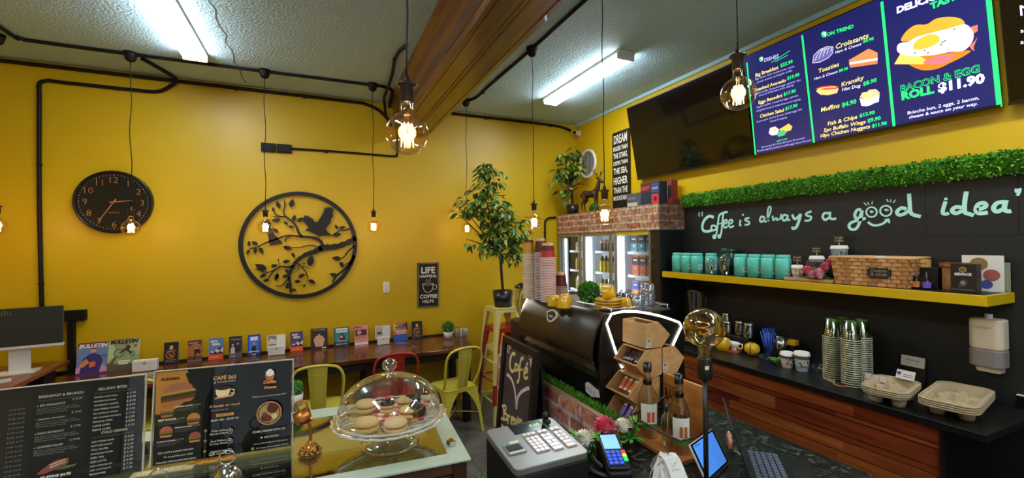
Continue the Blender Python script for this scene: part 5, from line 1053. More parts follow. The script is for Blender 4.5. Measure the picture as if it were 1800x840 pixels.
# paper, phone, planter by the register
pp=PZ(958,838,KZ+.06); q=MB(); q.box((0,0,.03),(.10,.10,.06),K('#1b1a1a')); q.build; 
o=empty('note_pad','white printed note pad block in front of the register','note pad',(.71,1.045,KZ+.001),-.25); MB().box((0,0,.03),(.11,.10,.06),mat('block_dark','#2a2a2c',.5)).build('block',o,.003)
q=MB(); q.box((0,0,.0625),(.108,.098,.004),K('#e6e4e2')); q.text('thank you',-.04,.02,K('#8a90a8'),None,w=.07,z=.0652,shear=.2); q.build('paper_sheet',o)
p=PZ(1044,824,KZ+.01); q=MB(); q.prism(rrect(.035,.10,.012),.012,mat('device_black','#141416',.25)); q.thing('stylus_case','small black slim case lying right of the register','case',None,(p.x,p.y-.03,KZ+.001),.5)
p=PZ(834,796,KZ+.02); fern('potted_fern','little fern between the glass cabinet and the register',(.565,1.475,.905),9,.075,77,None,.045)
q=MB(); q.box((0,0,.4525),(.10,.09,.905),mat('bronze_glass_front')); q.thing('pedestal','dark bronze pedestal beside the cabinet holding the little fern','pedestal',None,(.54,1.49,0),0,.003)
# ------------------------------------------------------------------ payment terminal
o=empty('payment_terminal','black card payment terminal with blue screen','payment terminal',(1.052,1.392,KZ+.001),math.radians(-21)); TB=mat('terminal_black','#101113',.3)
q=MB(); q.prism([(-.105,0),(.10,0),(.10,.075),(.085,.085),(-.105,.030)],.092,TB,Matrix(((0,0,1,-.046),(1,0,0,0),(0,1,0,0),(0,0,0,1)))); q.build('case',o,.008)
ang=math.atan2(.055,.19); Mt=T(0,-.01,.0585)@RX(ang)
q=MB(); q.prism(rrect(.084,.185,.014,5),.012,TB,Mt,z0=-.003); q.build('face',o,.002)
q=MB(); q.prism([(-.032,.008),(.032,.008),(.032,.085),(-.032,.085)],.0008,mat('terminal_screen','#6fa0d8',.2,emit=.85),Mt,z0=.0095); q.text('TAP CARD',-.024,.07,K('#dce8f4'),Mt,w=.035,z=.0105); q.build('screen',o)
q=MB()
for j in range(4):
    for i in range(3): q.box((-.026+i*.020,-.012-j*.018,.012),(.015,.012,.004),mat('keypad_blue','#2f4fc0',.3,emit=.5),Mt)
for j,cl in enumerate(('#c83a3a','#d8b83a','#2fb85a')): q.box((.034,-.012-j*.018,.012),(.016,.014 if j<2 else .022,.004),mat('key_%d'%j,cl,.3,emit=.5),Mt)
q.build('keypad',o)
q=MB(); q.tube(catmull([(-.05,-.05,.02),(-.075,0,.03),(-.06,.09,.05),(-.02,.13,.06)],5),.010,TB,8); q.build('cradle_arm',o)
# ------------------------------------------------------------------ flowers by the terminal
o=empty('flower_bunch','white and pink artificial flowers behind the payment terminal','flowers',(1.06,1.47,KZ+.001))
def flowerhead(name,x,y,z,r,mt,n,par,core=None):
    m=MB(); random.seed(int(x*1000)); m.ball((0,0,0),r*.5,mt,10)
    for k in range(n):
        t=(k+.5)/n; ph=math.acos(1-1.15*t); a=k*2.39996; d=Vector((math.sin(ph)*math.cos(a),math.sin(ph)*math.sin(a),math.cos(ph)))
        m.leaf(d*r*.42,d+Vector((0,0,.25)),(-d.z*d.x,-d.z*d.y,1.01-d.z*d.z+.05),r*.62,r*(.30 if n>60 else .62),mt)
    ob=m.build(name,par); ob.location=(x,y,z); ob.rotation_euler=(-.25,-.2,0); return ob
FW=mat('petal_white','#fbf6e8',.6); FP=mat('petal_pink','#ee6f8c',.6)
def pxl(u,v,y): p=PY(u,v,y); return (p.x-1.06,y-1.47,p.z-KZ-.001)
flowerhead('white_bloom',*pxl(1028,775,1.45),.045,FW,90,o); flowerhead('white_bloom',*pxl(1096,752,1.48),.042,FW,90,o)
flowerhead('pink_bloom',*pxl(1064,754,1.50),.055,FP,46,o)
random.seed(21)
for u,v,n,s in ((1012,768,10,.045),(1040,790,12,.045),(1108,772,20,.06),(1116,748,12,.05),(1046,768,8,.04),(1085,776,8,.04)):
    x,y,z=pxl(u,v,1.47); m=MB()
    for k in range(n): m.leaf((x,y,max(z,.03)),(random.gauss(0,1),random.gauss(0,1),abs(random.gauss(0,.6))),(0,0,1),s,.014,GRN[k%3])
    m.build('greenery',o)
m=MB(); m.tube(catmull([pxl(1020,775,1.46),pxl(1060,778,1.48),pxl(1105,765,1.48)],5),.006,GRN[2],6); m.box((0,.02,.02),(.18,.06,.04),GRN[2]); m.build('stem_base',o)
# ------------------------------------------------------------------ receipts on a spike, in a small basket
o=empty('receipt_spike','pile of paper receipts pushed onto a spike','receipt spike',(1.105,1.15,KZ+.001)); WP=mat('receipt_paper','#e2dfdc',.7); random.seed(4)
MB().lathe([(0,0),(.045,0),(.045,.006),(.004,.008),(.0015,.17),(0,.172)],RL,n=18).build('spike',o)
for k in range(12):
    m=MB(); a=random.uniform(-.7,.7); w_,l_=.06,random.uniform(.10,.135); n=7; vs=[]
    bend=random.uniform(1.0,1.55); sd=random.choice((0,0,1))
    for i in range(n):
        t=i/(n-1)-.5; x=t*l_; z=.108+.0030*k-.9*bend*t*t*l_*1.9; 
        vs+=[(-w_/2,x,z),(w_/2,x,z+random.uniform(-.003,.003))]
    M_=RZ(a+(PI/2 if sd else 0)); m.add(vs,[(2*i,2*i+1,2*i+3,2*i+2) for i in range(n-1)],WP,True,M_)
    if k==11:
        for r in range(6): m.ribbon([(-.02,-.045+r*.012),(.01,-.045+r*.012)],.0015,K('#8a8a90'),M_,.1425-.9*bend*((-.045+r*.012)/l_)**2*l_*1.9+.001)
    m.build('receipt',o)
m=MB(); m.lathe([(.028,.008),(.034,.09)],mat('basket_tan','#b08a4a',.6,var=.3,vscale=60),n=18); m.build('holder',o)
# ------------------------------------------------------------------ lamp on a pole
o=empty('bulb_lamp','amber globe bulb on a tall black pole in the right foreground','lamp',(1.224,1.096,KZ+.001))
MB().lathe([(0,0),(.05,0),(.05,.008),(.008,.014),(0,.014)],BLM,n=28).build('base',o)
MB().tube([(0,0,.01),(0,0,.40)],.0085,BLM,12).build('pole',o)
MB().lathe([(.012,.40),(.024,.402),(.026,.42),(.024,.47),(.02,.478),(0,.478)],BLM,n=24).build('socket',o)
m=MB(); m.box((-.012,-.0225,.445),(.02,.003,.012),WHT); m.build('socket_label',o)
AMB=thin_glass('amber_glass','#eedfb4',.26,.02,'#fff0cc')
m=MB(); pr=[(.017,.47),(.019,.505),(.022,.512)]; R=.068; a0=math.asin(.024/R)
for i in range(0,17): a=a0+(PI-a0)*i/16; pr.append((R*math.sin(a) if i<16 else 0,.512+R*math.cos(a0)-R*math.cos(a)))
m.lathe(pr,AMB,n=36); m.build('bulb',o)
m=MB(); zc_=.512+R*math.cos(a0); ph=[]
for i in range(40): t=i/39; a=t*5*PI; ph.append((.018*math.cos(a),.018*math.sin(a),zc_-.03+.055*t))
m.tube(ph,.0018,mat('faint_glow_filament','#b87a3a',.4,emit=.35),5); m.tube([(0,0,.48),(0,0,zc_-.03)],.005,thin_glass('stem_glass'),8); m.build('filament',o)  # lamp is off; the filament's weak glow stands in for reflected orange
# ------------------------------------------------------------------ tablet and laptop
p0=PZ(1231,838,KZ+.01); o=empty('tablet','tablet with blue screen leaning on its stand','tablet',(0,0,0))
A=Vector(PX(1220,770,1.28)); 
def fit(u,v,t): return _O+ray(u,v)*t
BLc=fit(1228,850,1.46); TLc=fit(1222,772,1.50); xd=(fit(1279,835,1.56)-BLc).normalized(); yd=(TLc-BLc); yd=(yd-xd*yd.dot(xd)).normalized()
TRc=fit(1259,768,1.60)
BLc=fit(1243,848,1.535); BRc=fit(1281,812,1.70); TLc=fit(1223,774,1.625); xd=(BRc-BLc); yd=(TLc-BLc); W=xd.length; xd=xd/W; yd=(yd-xd*yd.dot(xd)); H=yd.length; yd=yd/H
Mt=frame(BLc,xd,yd); lo=min((Mt@Vector((x,y,-.008))).z for x in (0,W) for y in (0,H))
Mt=T(0,0,KZ+.002-lo)@Mt if lo<KZ+.002 else Mt
m=MB(); m.box((W/2,H/2,-.004),(W,H,.008),mat('tablet_white','#d0d2d4',.3),Mt); m.build('case',o,.003)
m=MB(); m.box((W/2,H/2,.0004),(W*.97,H*.97,.0012),TB,Mt); m.rect(W*.07,H*.06,W*.93,H*.94,mat('tablet_screen','#3f74c4',.2,emit=.75),Mt,.0014); m.text('Orders',W*.12,H*.85,K('#1c2c50'),Mt,w=W*.2,z=.0018); m.text('Pick up',W*.35,H*.65,K('#2a4a8a'),Mt,w=W*.2,z=.0018); m.build('screen',o)
bc=Mt@Vector((W/2,H*.5,-.008)); m=MB(); m.tube([tuple(bc),(bc.x+.05,bc.y+.05,KZ+.009)],.006,TB,8); m.tube([(bc.x-.02,bc.y-.03,KZ+.009),(bc.x+.07,bc.y+.08,KZ+.009)],.006,TB,8); m.build('stand',o)
m=MB(); a_=PZ(1290,771,KZ+.03); b_=PZ(1288,795,KZ+.006)
m.tube(catmull([tuple(PZ(1290,792,KZ+.006)),tuple(PZ(1303,800,KZ+.006)),tuple(PZ(1318,824,KZ+.006)),tuple(PZ(1322,850,KZ+.006))],6),.0028,K('#d8d4c8'),6); m.thing('charging_cable','white charging cable running from tablet past the laptop','cable')
m=MB(); p=PZ(1285,790,KZ+.012); m.tube([(0,0,.012),(.05,.05,.045)],[.009,.011],mat('copper_tip','#c8845a',.35),10); m.tube([(.04,.04,.039),(.058,.058,.051)],[.011,.004],K('#e8dcd0'),10); m.thing('usb_plug','copper coloured plug sticking up behind the tablet','plug',None,(p.x,p.y,KZ+.001))
# laptop: hinge line then a lid leaning back
h0=PZ(1304,789,KZ+.016); h1=PZ(1323,850,KZ+.016); hd=(h1-h0).normalized(); LW=.34; h1=h0+hd*LW
kd=Vector((-hd.y,hd.x,0)); kd=kd if kd.x>0 else -kd
o=empty('laptop','black open laptop on the stone counter at the lower right','laptop',(h0.x,h0.y,KZ+.001)); LB=mat('laptop_black','#17181a',.35)
Ml=frame((0,0,0),hd,kd); s_=1 if Ml.col[2].z>0 else -1
m=MB(); z0=0 if s_>0 else -.016; m.box((LW/2,.115,.008*s_),(LW,.23,.016),LB,Ml); m.build('base',o,.003)
m=MB()
for r in range(5):
    for c in range(14): m.box((.02+c*.0225,.028+r*.022,.0175*s_),(.018,.017,.003),mat('laptop_keys','#5a6274',.4),Ml)
m.box((LW/2,.18,.0165*s_),(.10,.06,.001),mat('trackpad','#24262a',.3),Ml); m.build('keyboard',o)
tp=PZ(1271,699,KZ+.2); d_=ray(1271,699); best=None
for i in range(400):
    t=1.2+i*.004; P=_O+d_*t-Vector(h0); dd=abs((P-hd*P.dot(hd)).length-.215)
    if best is None or dd<best[0]: best=(dd,P)
upv=(best[1]-hd*best[1].dot(hd)).normalized()
if upv.z<0.5: upv=Vector((0,0,1))-kd*.3; upv.normalize()
M2=frame((0,0,.016),hd,upv); m=MB(); m.box((LW/2,.108,0),(LW,.215,.006),LB,M2); m.rect(.01,.012,LW-.01,.205,mat('laptop_screen','#1c2430',.15,emit=.2),M2,.0035 if M2.col[2].dot(Vector((*kd,0)))>0 else -.0035); m.build('lid',o,.002)
# ------------------------------------------------------------------ drinks fridge bank with brick header
FX,FY0,FY1,FZ=2.88,3.065,4.89,1.955
ALF=mat('fridge_aluminium','#a8a294',.35,.7); FWH=mat('fridge_white','#dfe6ee',.4); FBK=mat('fridge_black','#131214',.45); GEDGE=mat('fridge_gold','#b8a468',.35,.5)
o=empty('drinks_fridge','three door glass drinks fridge under a brick pattern header','fridge',(0,0,0))
BRH=bricks('brick_print_header',1,2,'#a8543a','#b88a68','#c4b6a4',.22,.068); BRS_=bricks('brick_print_side',0,2,'#8a4632','#7a5a48','#8a7c70',.22,.068)
m=MB(); m.box2((FX-.012,FY0,FZ),(FX+.006,FY1,FZ+.245),BRH); m.build('brick_header',o)
m=MB(); m.box2((FX+.006,FY0,FZ),(XR-.014,FY0+.012,FZ+.245),BRS_); m.build('brick_header',o)
MB().box2((FX+.007,FY0+.013,FZ+.225),(XR-.014,FY1,FZ+.235),FBK).build('top_panel',o)
MB().box2((FX+.02,FY0,.0),(XR-.014,FY0+.02,FZ),FBK).build('side_panel',o)
MB().box2((FX+.02,FY1-.02,.0),(XR-.014,FY1,FZ),FBK).build('side_panel',o)
MB().box2((XR-.034,FY0+.02,.0),(XR-.014,FY1-.02,FZ),FWH).build('inner_back',o)
MB().box2((FX+.02,FY0+.02,.0),(XR-.034,FY1-.02,.30),FBK).build('plinth',o)
MB().box2((FX+.02,FY0+.02,FZ-.03),(XR-.034,FY1-.02,FZ),FWH).build('inner_top',o)
yv=lambda u: PX(u,480,FX).y
DOORS=[(yv(983),yv(1020.5),'l'),(yv(1026),yv(1075),'m'),(yv(1081),yv(1145),'r')]
for y in (yv(1023),yv(1078)): MB().box2((FX+.02,y-.012,.3),(XR-.034,y+.012,FZ-.03),FWH).build('inner_wall',o)
FG=thin_glass('fridge_door_glass','#f2f6fa',.05); SHW=mat('shelf_wire','#d8dce0',.3,.6)
FLED=mat('fridge_led',(.85,.93,1),.4,emit=9)
SHZ=[1.73,1.485,1.245,1.0]
for ya,yb_,k in DOORS:
    d=MB(); fr=GEDGE if k=='r' else ALF
    d.box2((FX-.005,yb_,.3),(FX+.015,yb_+.028,FZ-.002),ALF).box2((FX-.005,ya-.022,.3),(FX+.015,ya,FZ-.002),fr if k!='r' else ALF)
    d.box2((FX-.005,yb_+.028,FZ-.04),(FX+.015,ya-.022,FZ-.002),mat('yellow_trim','#d8b21a',.5) if k=='r' else ALF).box2((FX-.005,yb_+.028,.3),(FX+.015,ya-.022,.36),ALF)
    dd=d.build('door',o); MB().box2((FX+.003,yb_+.028,.36),(FX+.007,ya-.022,FZ-.04),FG).build('door_glass',dd)
    q=MB(); q.tube([(FX-.03,yb_+.014,1.15),(FX-.03,yb_+.014,1.45)],.007,mat('chrome'),8); q.build('door_handle',dd)
    for z in SHZ: 
        m=MB(); m.box2((3.03,yb_+.005,z-.008),(XR-.036,ya-.03,z-.002),SHW); m.box2((3.028,yb_+.005,z-.014),(3.034,ya-.03,z+.012),K('#e8ecf0')); m.build('wire_shelf',o)
    m=MB(); m.box2((2.955,ya-.045,.4),(2.970,ya-.028,FZ-.06),FLED); m.build('led_tube',o)
    m=MB(); m.box2((2.99,ya-.024,.35),(3.01,ya-.016,FZ-.06),K('#8a8f96')); m.build('shelf_upright',o)
m=MB(); m.box2((FX-.005,FY0,.3),(FX+.02,yv(1147),FZ),mat('jamb_dark','#2a201c',.4)); m.build('jamb',o)
for z in (1.80,1.70): m=MB(); m.box((FX-.012,yv(1149),z),(.02,.03,.045),mat('chrome')); m.build('lock',o)
def carton(label,group,y,z,h,w,c1,c2,c3,kind='box'):
    if kind=='box':
        m=MB(); m.box((0,0,h/2),(.07,w,h),K(c1,.4)); Mx=frame((-.0355,w/2,0),(0,-1,0),(0,0,1)); prints(m,Mx,w,h,[R_(0,.55,1,.95,c2),O_(.5,.40,.16,c3),R_(.2,.75,.8,.82,'#e8e4dc'),R_(.15,.08,.85,.14,c3)])
        My=frame((-.035,-w/2-.0005,0),(1,0,0),(0,0,1)); prints(m,My,.07,h,[R_(0,.55,1,.95,c2),R_(.2,.1,.8,.4,c3)])
    else:
        r=w/2; m=MB(); m.lathe([(0,0),(r*.9,0),(r,.006),(r,h*.35)],K(c1,.3),n=18); m.lathe([(r*1.0,h*.35),(r,h*.7)],K(c2,.3),n=18); m.lathe([(r,h*.7),(r,h*.8),(r*.45,h*.92),(r*.45,h),(0,h)],K(c3,.3),n=18)
    return m.thing('drink_carton' if kind=='box' else 'drink_bottle',label,'drink',group,(3.085,y,z))
ords=['first','second','third','fourth','fifth','sixth']
shn=['top shelf','second shelf','third shelf','lowest visible shelf']
spec={'r':[(.185,.105,'#1f7f92','#14343f','#bfe0e0','box',3,'teal'),(.215,.10,'#c8482a','#2c1a18','#e8a060','box',3,'red'),(.19,.10,'#e08a3a','#3f63b8','#f0c890','box',3,'orange and blue'),(.15,.08,'#d8b23a','#6a8a3a','#e8d8a0','can',4,'yellow')],
      'm':[(.15,.062,'#3c3a5a','#6a5a6a','#c8b8a8','can',5,'dark purple'),(.20,.062,'#d8c02a','#c8a818','#2c2a20','can',5,'yellow'),(.17,.062,'#9a9a2a','#c8b83a','#4a5a2a','can',5,'olive'),(.15,.062,'#c8a83a','#d8c88a','#5a4a2a','can',5,'gold')],
      'l':[(.12,.10,'#b8a878','#8a8478','#e0c880','box',3,'beige'),(.17,.062,'#d8a83a','#e0c070','#c8b8a0','can',4,'amber'),(.17,.062,'#d8b04a','#e8d0a0','#b8a890','can',4,'pale amber'),(.15,.062,'#b8b0a0','#d8d0c0','#8a8478','can',4,'grey')]}
dn={'r':'right fridge door','m':'middle fridge door','l':'left fridge door'}
for ya,yb_,k in DOORS:
    for si,(h,w_,c1,c2,c3,kd_,n,cn) in enumerate(spec[k]):
        for j in range(6):
            y=yb_+.04+w_/2+j*(w_+.012)
            if y+w_/2>ya-.05: break
            carton('%s drink behind %s, %s, %s from right'%(cn,dn[k],shn[si],ords[j]),'drinks behind the %s'%dn[k],y,SHZ[si]-.001,h,w_,c1,c2,c3,kd_)
# ------------------------------------------------------------------ on top of the fridge
TF=FZ+.2355
p=PX(1012,372,3.0); pb=(2.955,p.y,TF)
tree('small_fig_plant','small large leafed tree in black pot on the fridge','%s'%'' and None or (2.955,p.y,TF),.13,.082,.42,[blob(990,275,.09,22,p.y+.02,pb),blob(1010,268,.08,18,p.y-.04,pb),blob(985,305,.10,24,p.y+.02,pb),blob(1015,300,.12,30,p.y-.03,pb),blob(1030,275,.07,12,p.y-.06,pb),blob(1028,325,.11,26,p.y-.03,pb),blob(995,335,.10,20,p.y+.02,pb),blob(1000,300,.13,30,p.y,pb),blob(978,320,.05,8,p.y+.02,pb)],0,.115,33,(-.02,0))
DEER=mat('deer_brown','#3a1e14',.45,bump=.1)
dp=PX(1040,368,2.99); o=empty('deer_figurine','brown standing deer figurine with antlers on the fridge','figurine',(2.98,dp.y,TF+.010),math.radians(-72)); S=.30
m=MB()
def sk(pts,rs,n=10): m.tube(catmull([tuple(c*S for c in p) for p in pts],4), [r*S for r in [rs[min(int(i/4),len(rs)-1)]+(rs[min(int(i/4)+1,len(rs)-1)]-rs[min(int(i/4),len(rs)-1)])*((i%4)/4) for i in range((len(pts)-1)*4+1)]],DEER,n)
sk([(-.42,0,.72),(-.30,0,.75),(-.05,0,.72),(.18,0,.74),(.30,0,.78)],[.06,.15,.135,.16,.08],14)
sk([(.20,0,.76),(.32,0,.92),(.38,0,1.10),(.42,0,1.22)],[.13,.10,.075,.07],12)
sk([(.36,0,1.22),(.46,0,1.22),(.58,0,1.15),(.64,0,1.12)],[.05,.078,.05,.03],10)
for s in (-1,1):
    sk([(.24,s*.07,.70),(.25,s*.075,.42),(.24,s*.075,.38),(.25,s*.075,.04),(.28,s*.075,.0)],[.06,.032,.034,.02,.03],8)
    sk([(-.30,s*.07,.72),(-.26,s*.08,.50),(-.38,s*.08,.34),(-.34,s*.08,.05),(-.31,s*.08,.0)],[.10,.06,.032,.022,.03],8)
    sk([(.40,s*.04,1.26),(.36,s*.12,1.32),(.33,s*.16,1.31)],[.02,.035,.008],6)
sk([(-.42,0,.76),(-.48,0,.70),(-.50,0,.62)],[.04,.035,.012],6)
m.build('body',o); m=MB()
for s in (-1,1):
    sk([(.42,s*.03,1.28),(.38,s*.10,1.42),(.34,s*.22,1.52),(.42,s*.28,1.66)],[.022,.02,.016,.008],6); sk([(.37,s*.12,1.43),(.46,s*.14,1.52)],[.016,.006],6); sk([(.34,s*.20,1.51),(.28,s*.26,1.62)],[.014,.005],6)
m.build('antlers',o)
p=PX(1047,362,2.95); m=leafball(.052,240,.020,14); m.thing('topiary_ball','light green topiary ball beside the deer on the fridge','topiary',None,(2.93,p.y,TF+.05))
a=PX(1075,235,3.165); b=PX(1104,230,3.165); o=MB(); W=a.y-b.y; H=a.z-TF; Md=frame((3.165,a.y,TF),(0,-1,0),(.01,0,1)); o.box((W/2,H/2,-.012),(W,H,.022),mat('dream_black','#191210',.5),Md)
ln=[('DREAM',.855,.80,.11),('BIGGER THAN',.765,.86,.055),('THE STARS,',.67,.86,.065),('DEEPER THAN',.585,.86,.05),('THE SEA,',.475,.84,.075),('HIGHER',.345,.84,.09),('THAN THE',.235,.84,.075),('MOUNTAINS',.145,.86,.055)]
for s,y,w_,h in ln: o.text(s,W*.5,H*y,WHT,Md,w=W*w_,h=H*h*1.0,z=.0006,align='c',bold=.02)
o.thing('wall_sign','tall black DREAM BIGGER THAN THE STARS sign on the fridge','sign')
p=PX(1150,355,3.02)
def topbox(label,x,y,w,d,h,c,items,rz=0):
    m=MB(); m.box((0,0,h/2),(d,w,h),K(c)); prints(m,frame((-d/2-.0005,w/2,0),(0,-1,0),(0,0,1)),w,h,items); m.thing('carton',label,'box',None,(x,y,TF),rz,.002)
topbox('dark blue carton with red panel on the fridge top at its right end',3.03,3.30,.26,.10,.235,'#262a44',[R_(.02,.62,.55,.95,'#7a1a24'),R_(.05,.8,.5,.84,'#c86a70'),R_(.05,.72,.4,.75,'#c86a70'),R_(.6,.05,.98,.5,'#c83a3a'),R_(.6,.55,.98,.95,'#3a4a80'),O_(.8,.3,.08,'#5a1418'),T_('DRINK',.64,.7,.3,'#d8d4e0')])
topbox('grey carton with white panel on the fridge top beside the sign',3.06,3.56,.24,.10,.16,'#55555f',[R_(.05,.1,.7,.4,'#c8c0b0'),R_(.1,.6,.6,.75,'#77777f')])
topbox('narrow red and black carton at the near end of the fridge top',3.12,3.14,.05,.08,.24,'#8a2a2c',[R_(0,.3,1,.8,'#2a1a1c')])
vc=PX(1034,288,XR); o=empty('round_vent','round white louvred vent on the right wall behind the fig','vent',(XR,vc.y,vc.z)); MV_=frame((-.004,0,0),(0,-1,0),(0,0,1))
MB().lathe([(.155,0),(.155,.02),(.175,.022),(.188,.012),(.19,0)],WHT,n=48,M=MV_).build('rim',o)
MB().lathe([(0,.003),(.156,.003)],mat('vent_dark','#1d1814',.8),n=40,M=MV_).build('backing',o)
m=MB()
for i in range(-5,6):
    x=i*.027; h=math.sqrt(max(0,.153**2-x*x)); m.box((x,0,.006),(.007,2*h,.005),K('#b4ac9c'),MV_)
m.build('louvres',o)
cp_=PX(1016,234,XR-.02); o=empty('security_camera','small white security camera in the ceiling corner','security camera',(XR,min(YB-.06,cp_.y),cp_.z))
MB().lathe([(0,0),(.04,0),(.038,.02),(0,.022)],WHT,n=20,M=frame((0,0,0),(0,-1,0),(0,0,1))).build('mount',o)
Mc2=frame((-.07,-.03,.0),(0,-1,0),(0,0,1)); d_=Vector((-.75,-.62,-.2)).normalized(); sx_=d_.cross(Vector((0,0,1))).normalized()
Mc2=frame((-.045,-.02,-.005),sx_*-1,sx_.cross(d_)*1.0)
MB().tube([(-.02,0,0),(-.05,-.02,-.003)],.012,WHT,8).build('arm',o)
q=MB(); e0=Vector((-.04,-.015,0)); e1=e0+d_*.12; q.tube([tuple(e0),tuple(e1)],.030,WHT,16); q.build('housing',o); q=MB(); q.tube([tuple(e1-d_*.005),tuple(e1+d_*.003)],.024,TB,16); q.build('lens',o)
# ------------------------------------------------------------------ televisions, top edges leaning into the room
TUP=Vector((-.138,0,.77)).normalized()
def tv(label,yl,w,lit):
    MT=frame((3.14,yl,2.505),(0,-1,0),TUP); H=.768; o=empty('television',label,'television',(0,0,0))
    m=MB(); m.box((w/2,H/2,-.02),(w-.004,H,.035),mat('tv_black','#0b0a0b',.3),MT); m.build('body',o,.003)
    if not lit: m=MB(); m.rect(.008,.018,w-.008,H-.008,mat('tv_glass_off','#0a0808',.07,spec=.6),MT,-.002); m.build('screen',o)
    m=MB(); m.box((w/2,H*.5,-.055),(.30,.2,.04),CB,MT); m.build('wall_bracket',o)
    m=MB(); m.box((w/2,.007,-.001),(w-.004,.014,.006),mat('tv_bezel','#1d1a1a',.2),MT); m.build('lower_bezel',o)
    return o,MT,H
tv('switched off television at the left above the fridge top',3.665,1.365,False)
tvo,MT,TH=tv('television showing the bacon and egg roll menu',2.292,1.335,True)
def E(h,s=1.0):
    s=s*.92
    return E_(h,s)
def E_(h,s): return mat('glow_%s_%s'%(h.strip('#'),s),h,.2,emit=s)
NAVY=E('#161a4e',.9); GRNE=E('#22d862',1.1); WTE=E('#d8d4f4',1.0); YLE=E('#e8d070',1.0); LAV=E('#a8a4e8',.9)
s=MB(); s.rect(.008,.018,1.327,TH-.008,NAVY,MT,-.002)
L_=lambda pts: [on(MT,*p) for p in pts]
def gl(mb,p0,p1,w): mb.ribbon(L_([p0,p1]),w,GRNE,MT,.0006)
gl(s,(1313,110),(1328,272),.010); gl(s,(1410,62),(1431,252),.012); gl(s,(1550,3),(1572,225),.014)
d0=on(MT,1742,40); d1=on(MT,1757,188); dx=(d1[0]-d0[0])/(d1[1]-d0[1]); s.ribbon([(d0[0]+dx*(TH-.01-d0[1]),TH-.01),d1],.020,GRNE,MT,.0006)
Z5=lambda x,y:(1100+x/2.571,y/2.571)         # reading of the screen in the enlarged view
ZD=lambda x,y:(1300+x/3.819,60+y/3.819)
def tp_(t,a,b,mt,bold=0,shear=0,hs=1,z=.0008): s.textpx(t,a,b,mt,MT,z,bold,shear,hs)
tp_('DISHES',ZD(165,187),ZD(263,157),LAV,.02)
s.ribbon(L_([ZD(215,190),ZD(340,110)]),.003,GRNE,MT,.0008); s.ribbon(L_([ZD(240,185),ZD(325,140)]),.003,GRNE,MT,.0008)
s.face(L_([ZD(130,165),ZD(145,150),ZD(158,165),ZD(150,185),ZD(138,185)]),GRNE,MT,.0007); s.face(L_([ZD(140,160),ZD(156,150),ZD(155,180)]),WTE,MT,.0009)
for t,a,b,pr,c,d,l1,l1a,l1b,l2,l2a,l2b in [
 ('Big Breakfast',(107,288),(262,232),'$22.90',(275,222),(357,192),'Egg, bacon, hash, mushrooms, onion,',(105,308),(370,220),'spinach, tomato and English muffin.',(115,330),(355,248)),
 ('Smashed Avocado',(98,388),(312,318),'$19.90',(320,308),(403,280),'English muffin, 2 poached eggs, spinach, feta',(100,408),(410,312),'cheese & hollandaise sauce topping.',(130,418),(365,345)),
 ('Eggs Benedict',(128,470),(288,420),'$17.90',(297,415),(378,388),'English muffins, 2 poached eggs, spinach,',(115,498),(395,415),'chargrilled bacon & hollandaise sauce topping.',(112,522),(412,440)),
 ('Chicken Salad',(138,562),(300,518),'$17.90',(308,512),(390,486),'Green salad, chicken breast, boiled eggs, feta',(115,595),(420,508),'cheese & topping.',(203,592),(320,562))]:
    tp_(t,ZD(*a),ZD(*b),YLE,.01,.1); tp_(pr,ZD(*c),ZD(*d),GRNE,.02,.1); tp_(l1,ZD(*l1a),ZD(*l1b),LAV,0,.2); tp_(l2,ZD(*l2a),ZD(*l2b),LAV,0,.2)
s.face(L_([ZD(197,665),ZD(205,630),ZD(240,620),ZD(265,640),ZD(255,675),ZD(215,680)]),WTE,MT,.0007); s.face(L_([ZD(265,640),ZD(330,600),ZD(355,620),ZD(345,645),ZD(290,660)]),E('#e0a850'),MT,.0009); s.face(L_([ZD(250,665),ZD(290,640),ZD(320,655),ZD(300,680),ZD(260,690)]),E('#3f9a6a'),MT,.0011); s.face(circ(.012,14,on(MT,*ZD(235,645))),E('#f0c040'),MT,.0012)
tp_('add k-eze',ZD(250,725),ZD(320,705),GRNE); tp_('80c tomato/ $1.5 hash/ $2 bacon/ $3 avocado/',ZD(148,765),ZD(440,700),LAV); tp_('$2 boiled egg/ $3 poached or grilled eggs/ others 50c each.',ZD(118,790),ZD(485,715),LAV)
s.face(L_([Z5(882,150),Z5(895,140),Z5(907,150),Z5(902,168),Z5(888,168)]),GRNE,MT,.0007); s.face(L_([Z5(890,150),Z5(906,142),Z5(905,168)]),WTE,MT,.0009)
tp_('ON TREND',Z5(908,165),Z5(1030,125),GRNE,.03)
tp_('Croissants',Z5(950,222),Z5(1098,170),YLE,.01,.2); tp_('Ham & Cheese',Z5(947,243),Z5(1065,203),WTE,0,.2); tp_('$8.90',Z5(1072,194),Z5(1120,180),GRNE,.02,.1)
tp_('Toasties',Z5(873,330),Z5(965,298),YLE,.01,.2); tp_('Ham & Cheese',Z5(853,362),Z5(957,328),WTE,0,.2); tp_('$8.90',Z5(963,326),Z5(1005,314),GRNE,.02,.1)
tp_('Kransky',Z5(975,392),Z5(1078,358),YLE,.01,.2); tp_('Hot Dog',Z5(978,412),Z5(1062,392),WTE,.01,.2); tp_('$8.90',Z5(1073,388),Z5(1135,368),GRNE,.03,.1)
tp_('Muffins',Z5(882,506),Z5(967,485),YLE,.01,.2); tp_('$4.90',Z5(977,484),Z5(1043,466),GRNE,.03,.1)
tp_('Fish & Chips',Z5(913,568),Z5(1047,535),YLE,.01,.2); tp_('$13.90',Z5(1057,530),Z5(1126,514),GRNE,.03,.1)
tp_('5pc Buffalo Wings',Z5(895,597),Z5(1085,557),YLE,.01,.2); tp_('$9.90',Z5(1093,554),Z5(1153,540),GRNE,.03,.1)
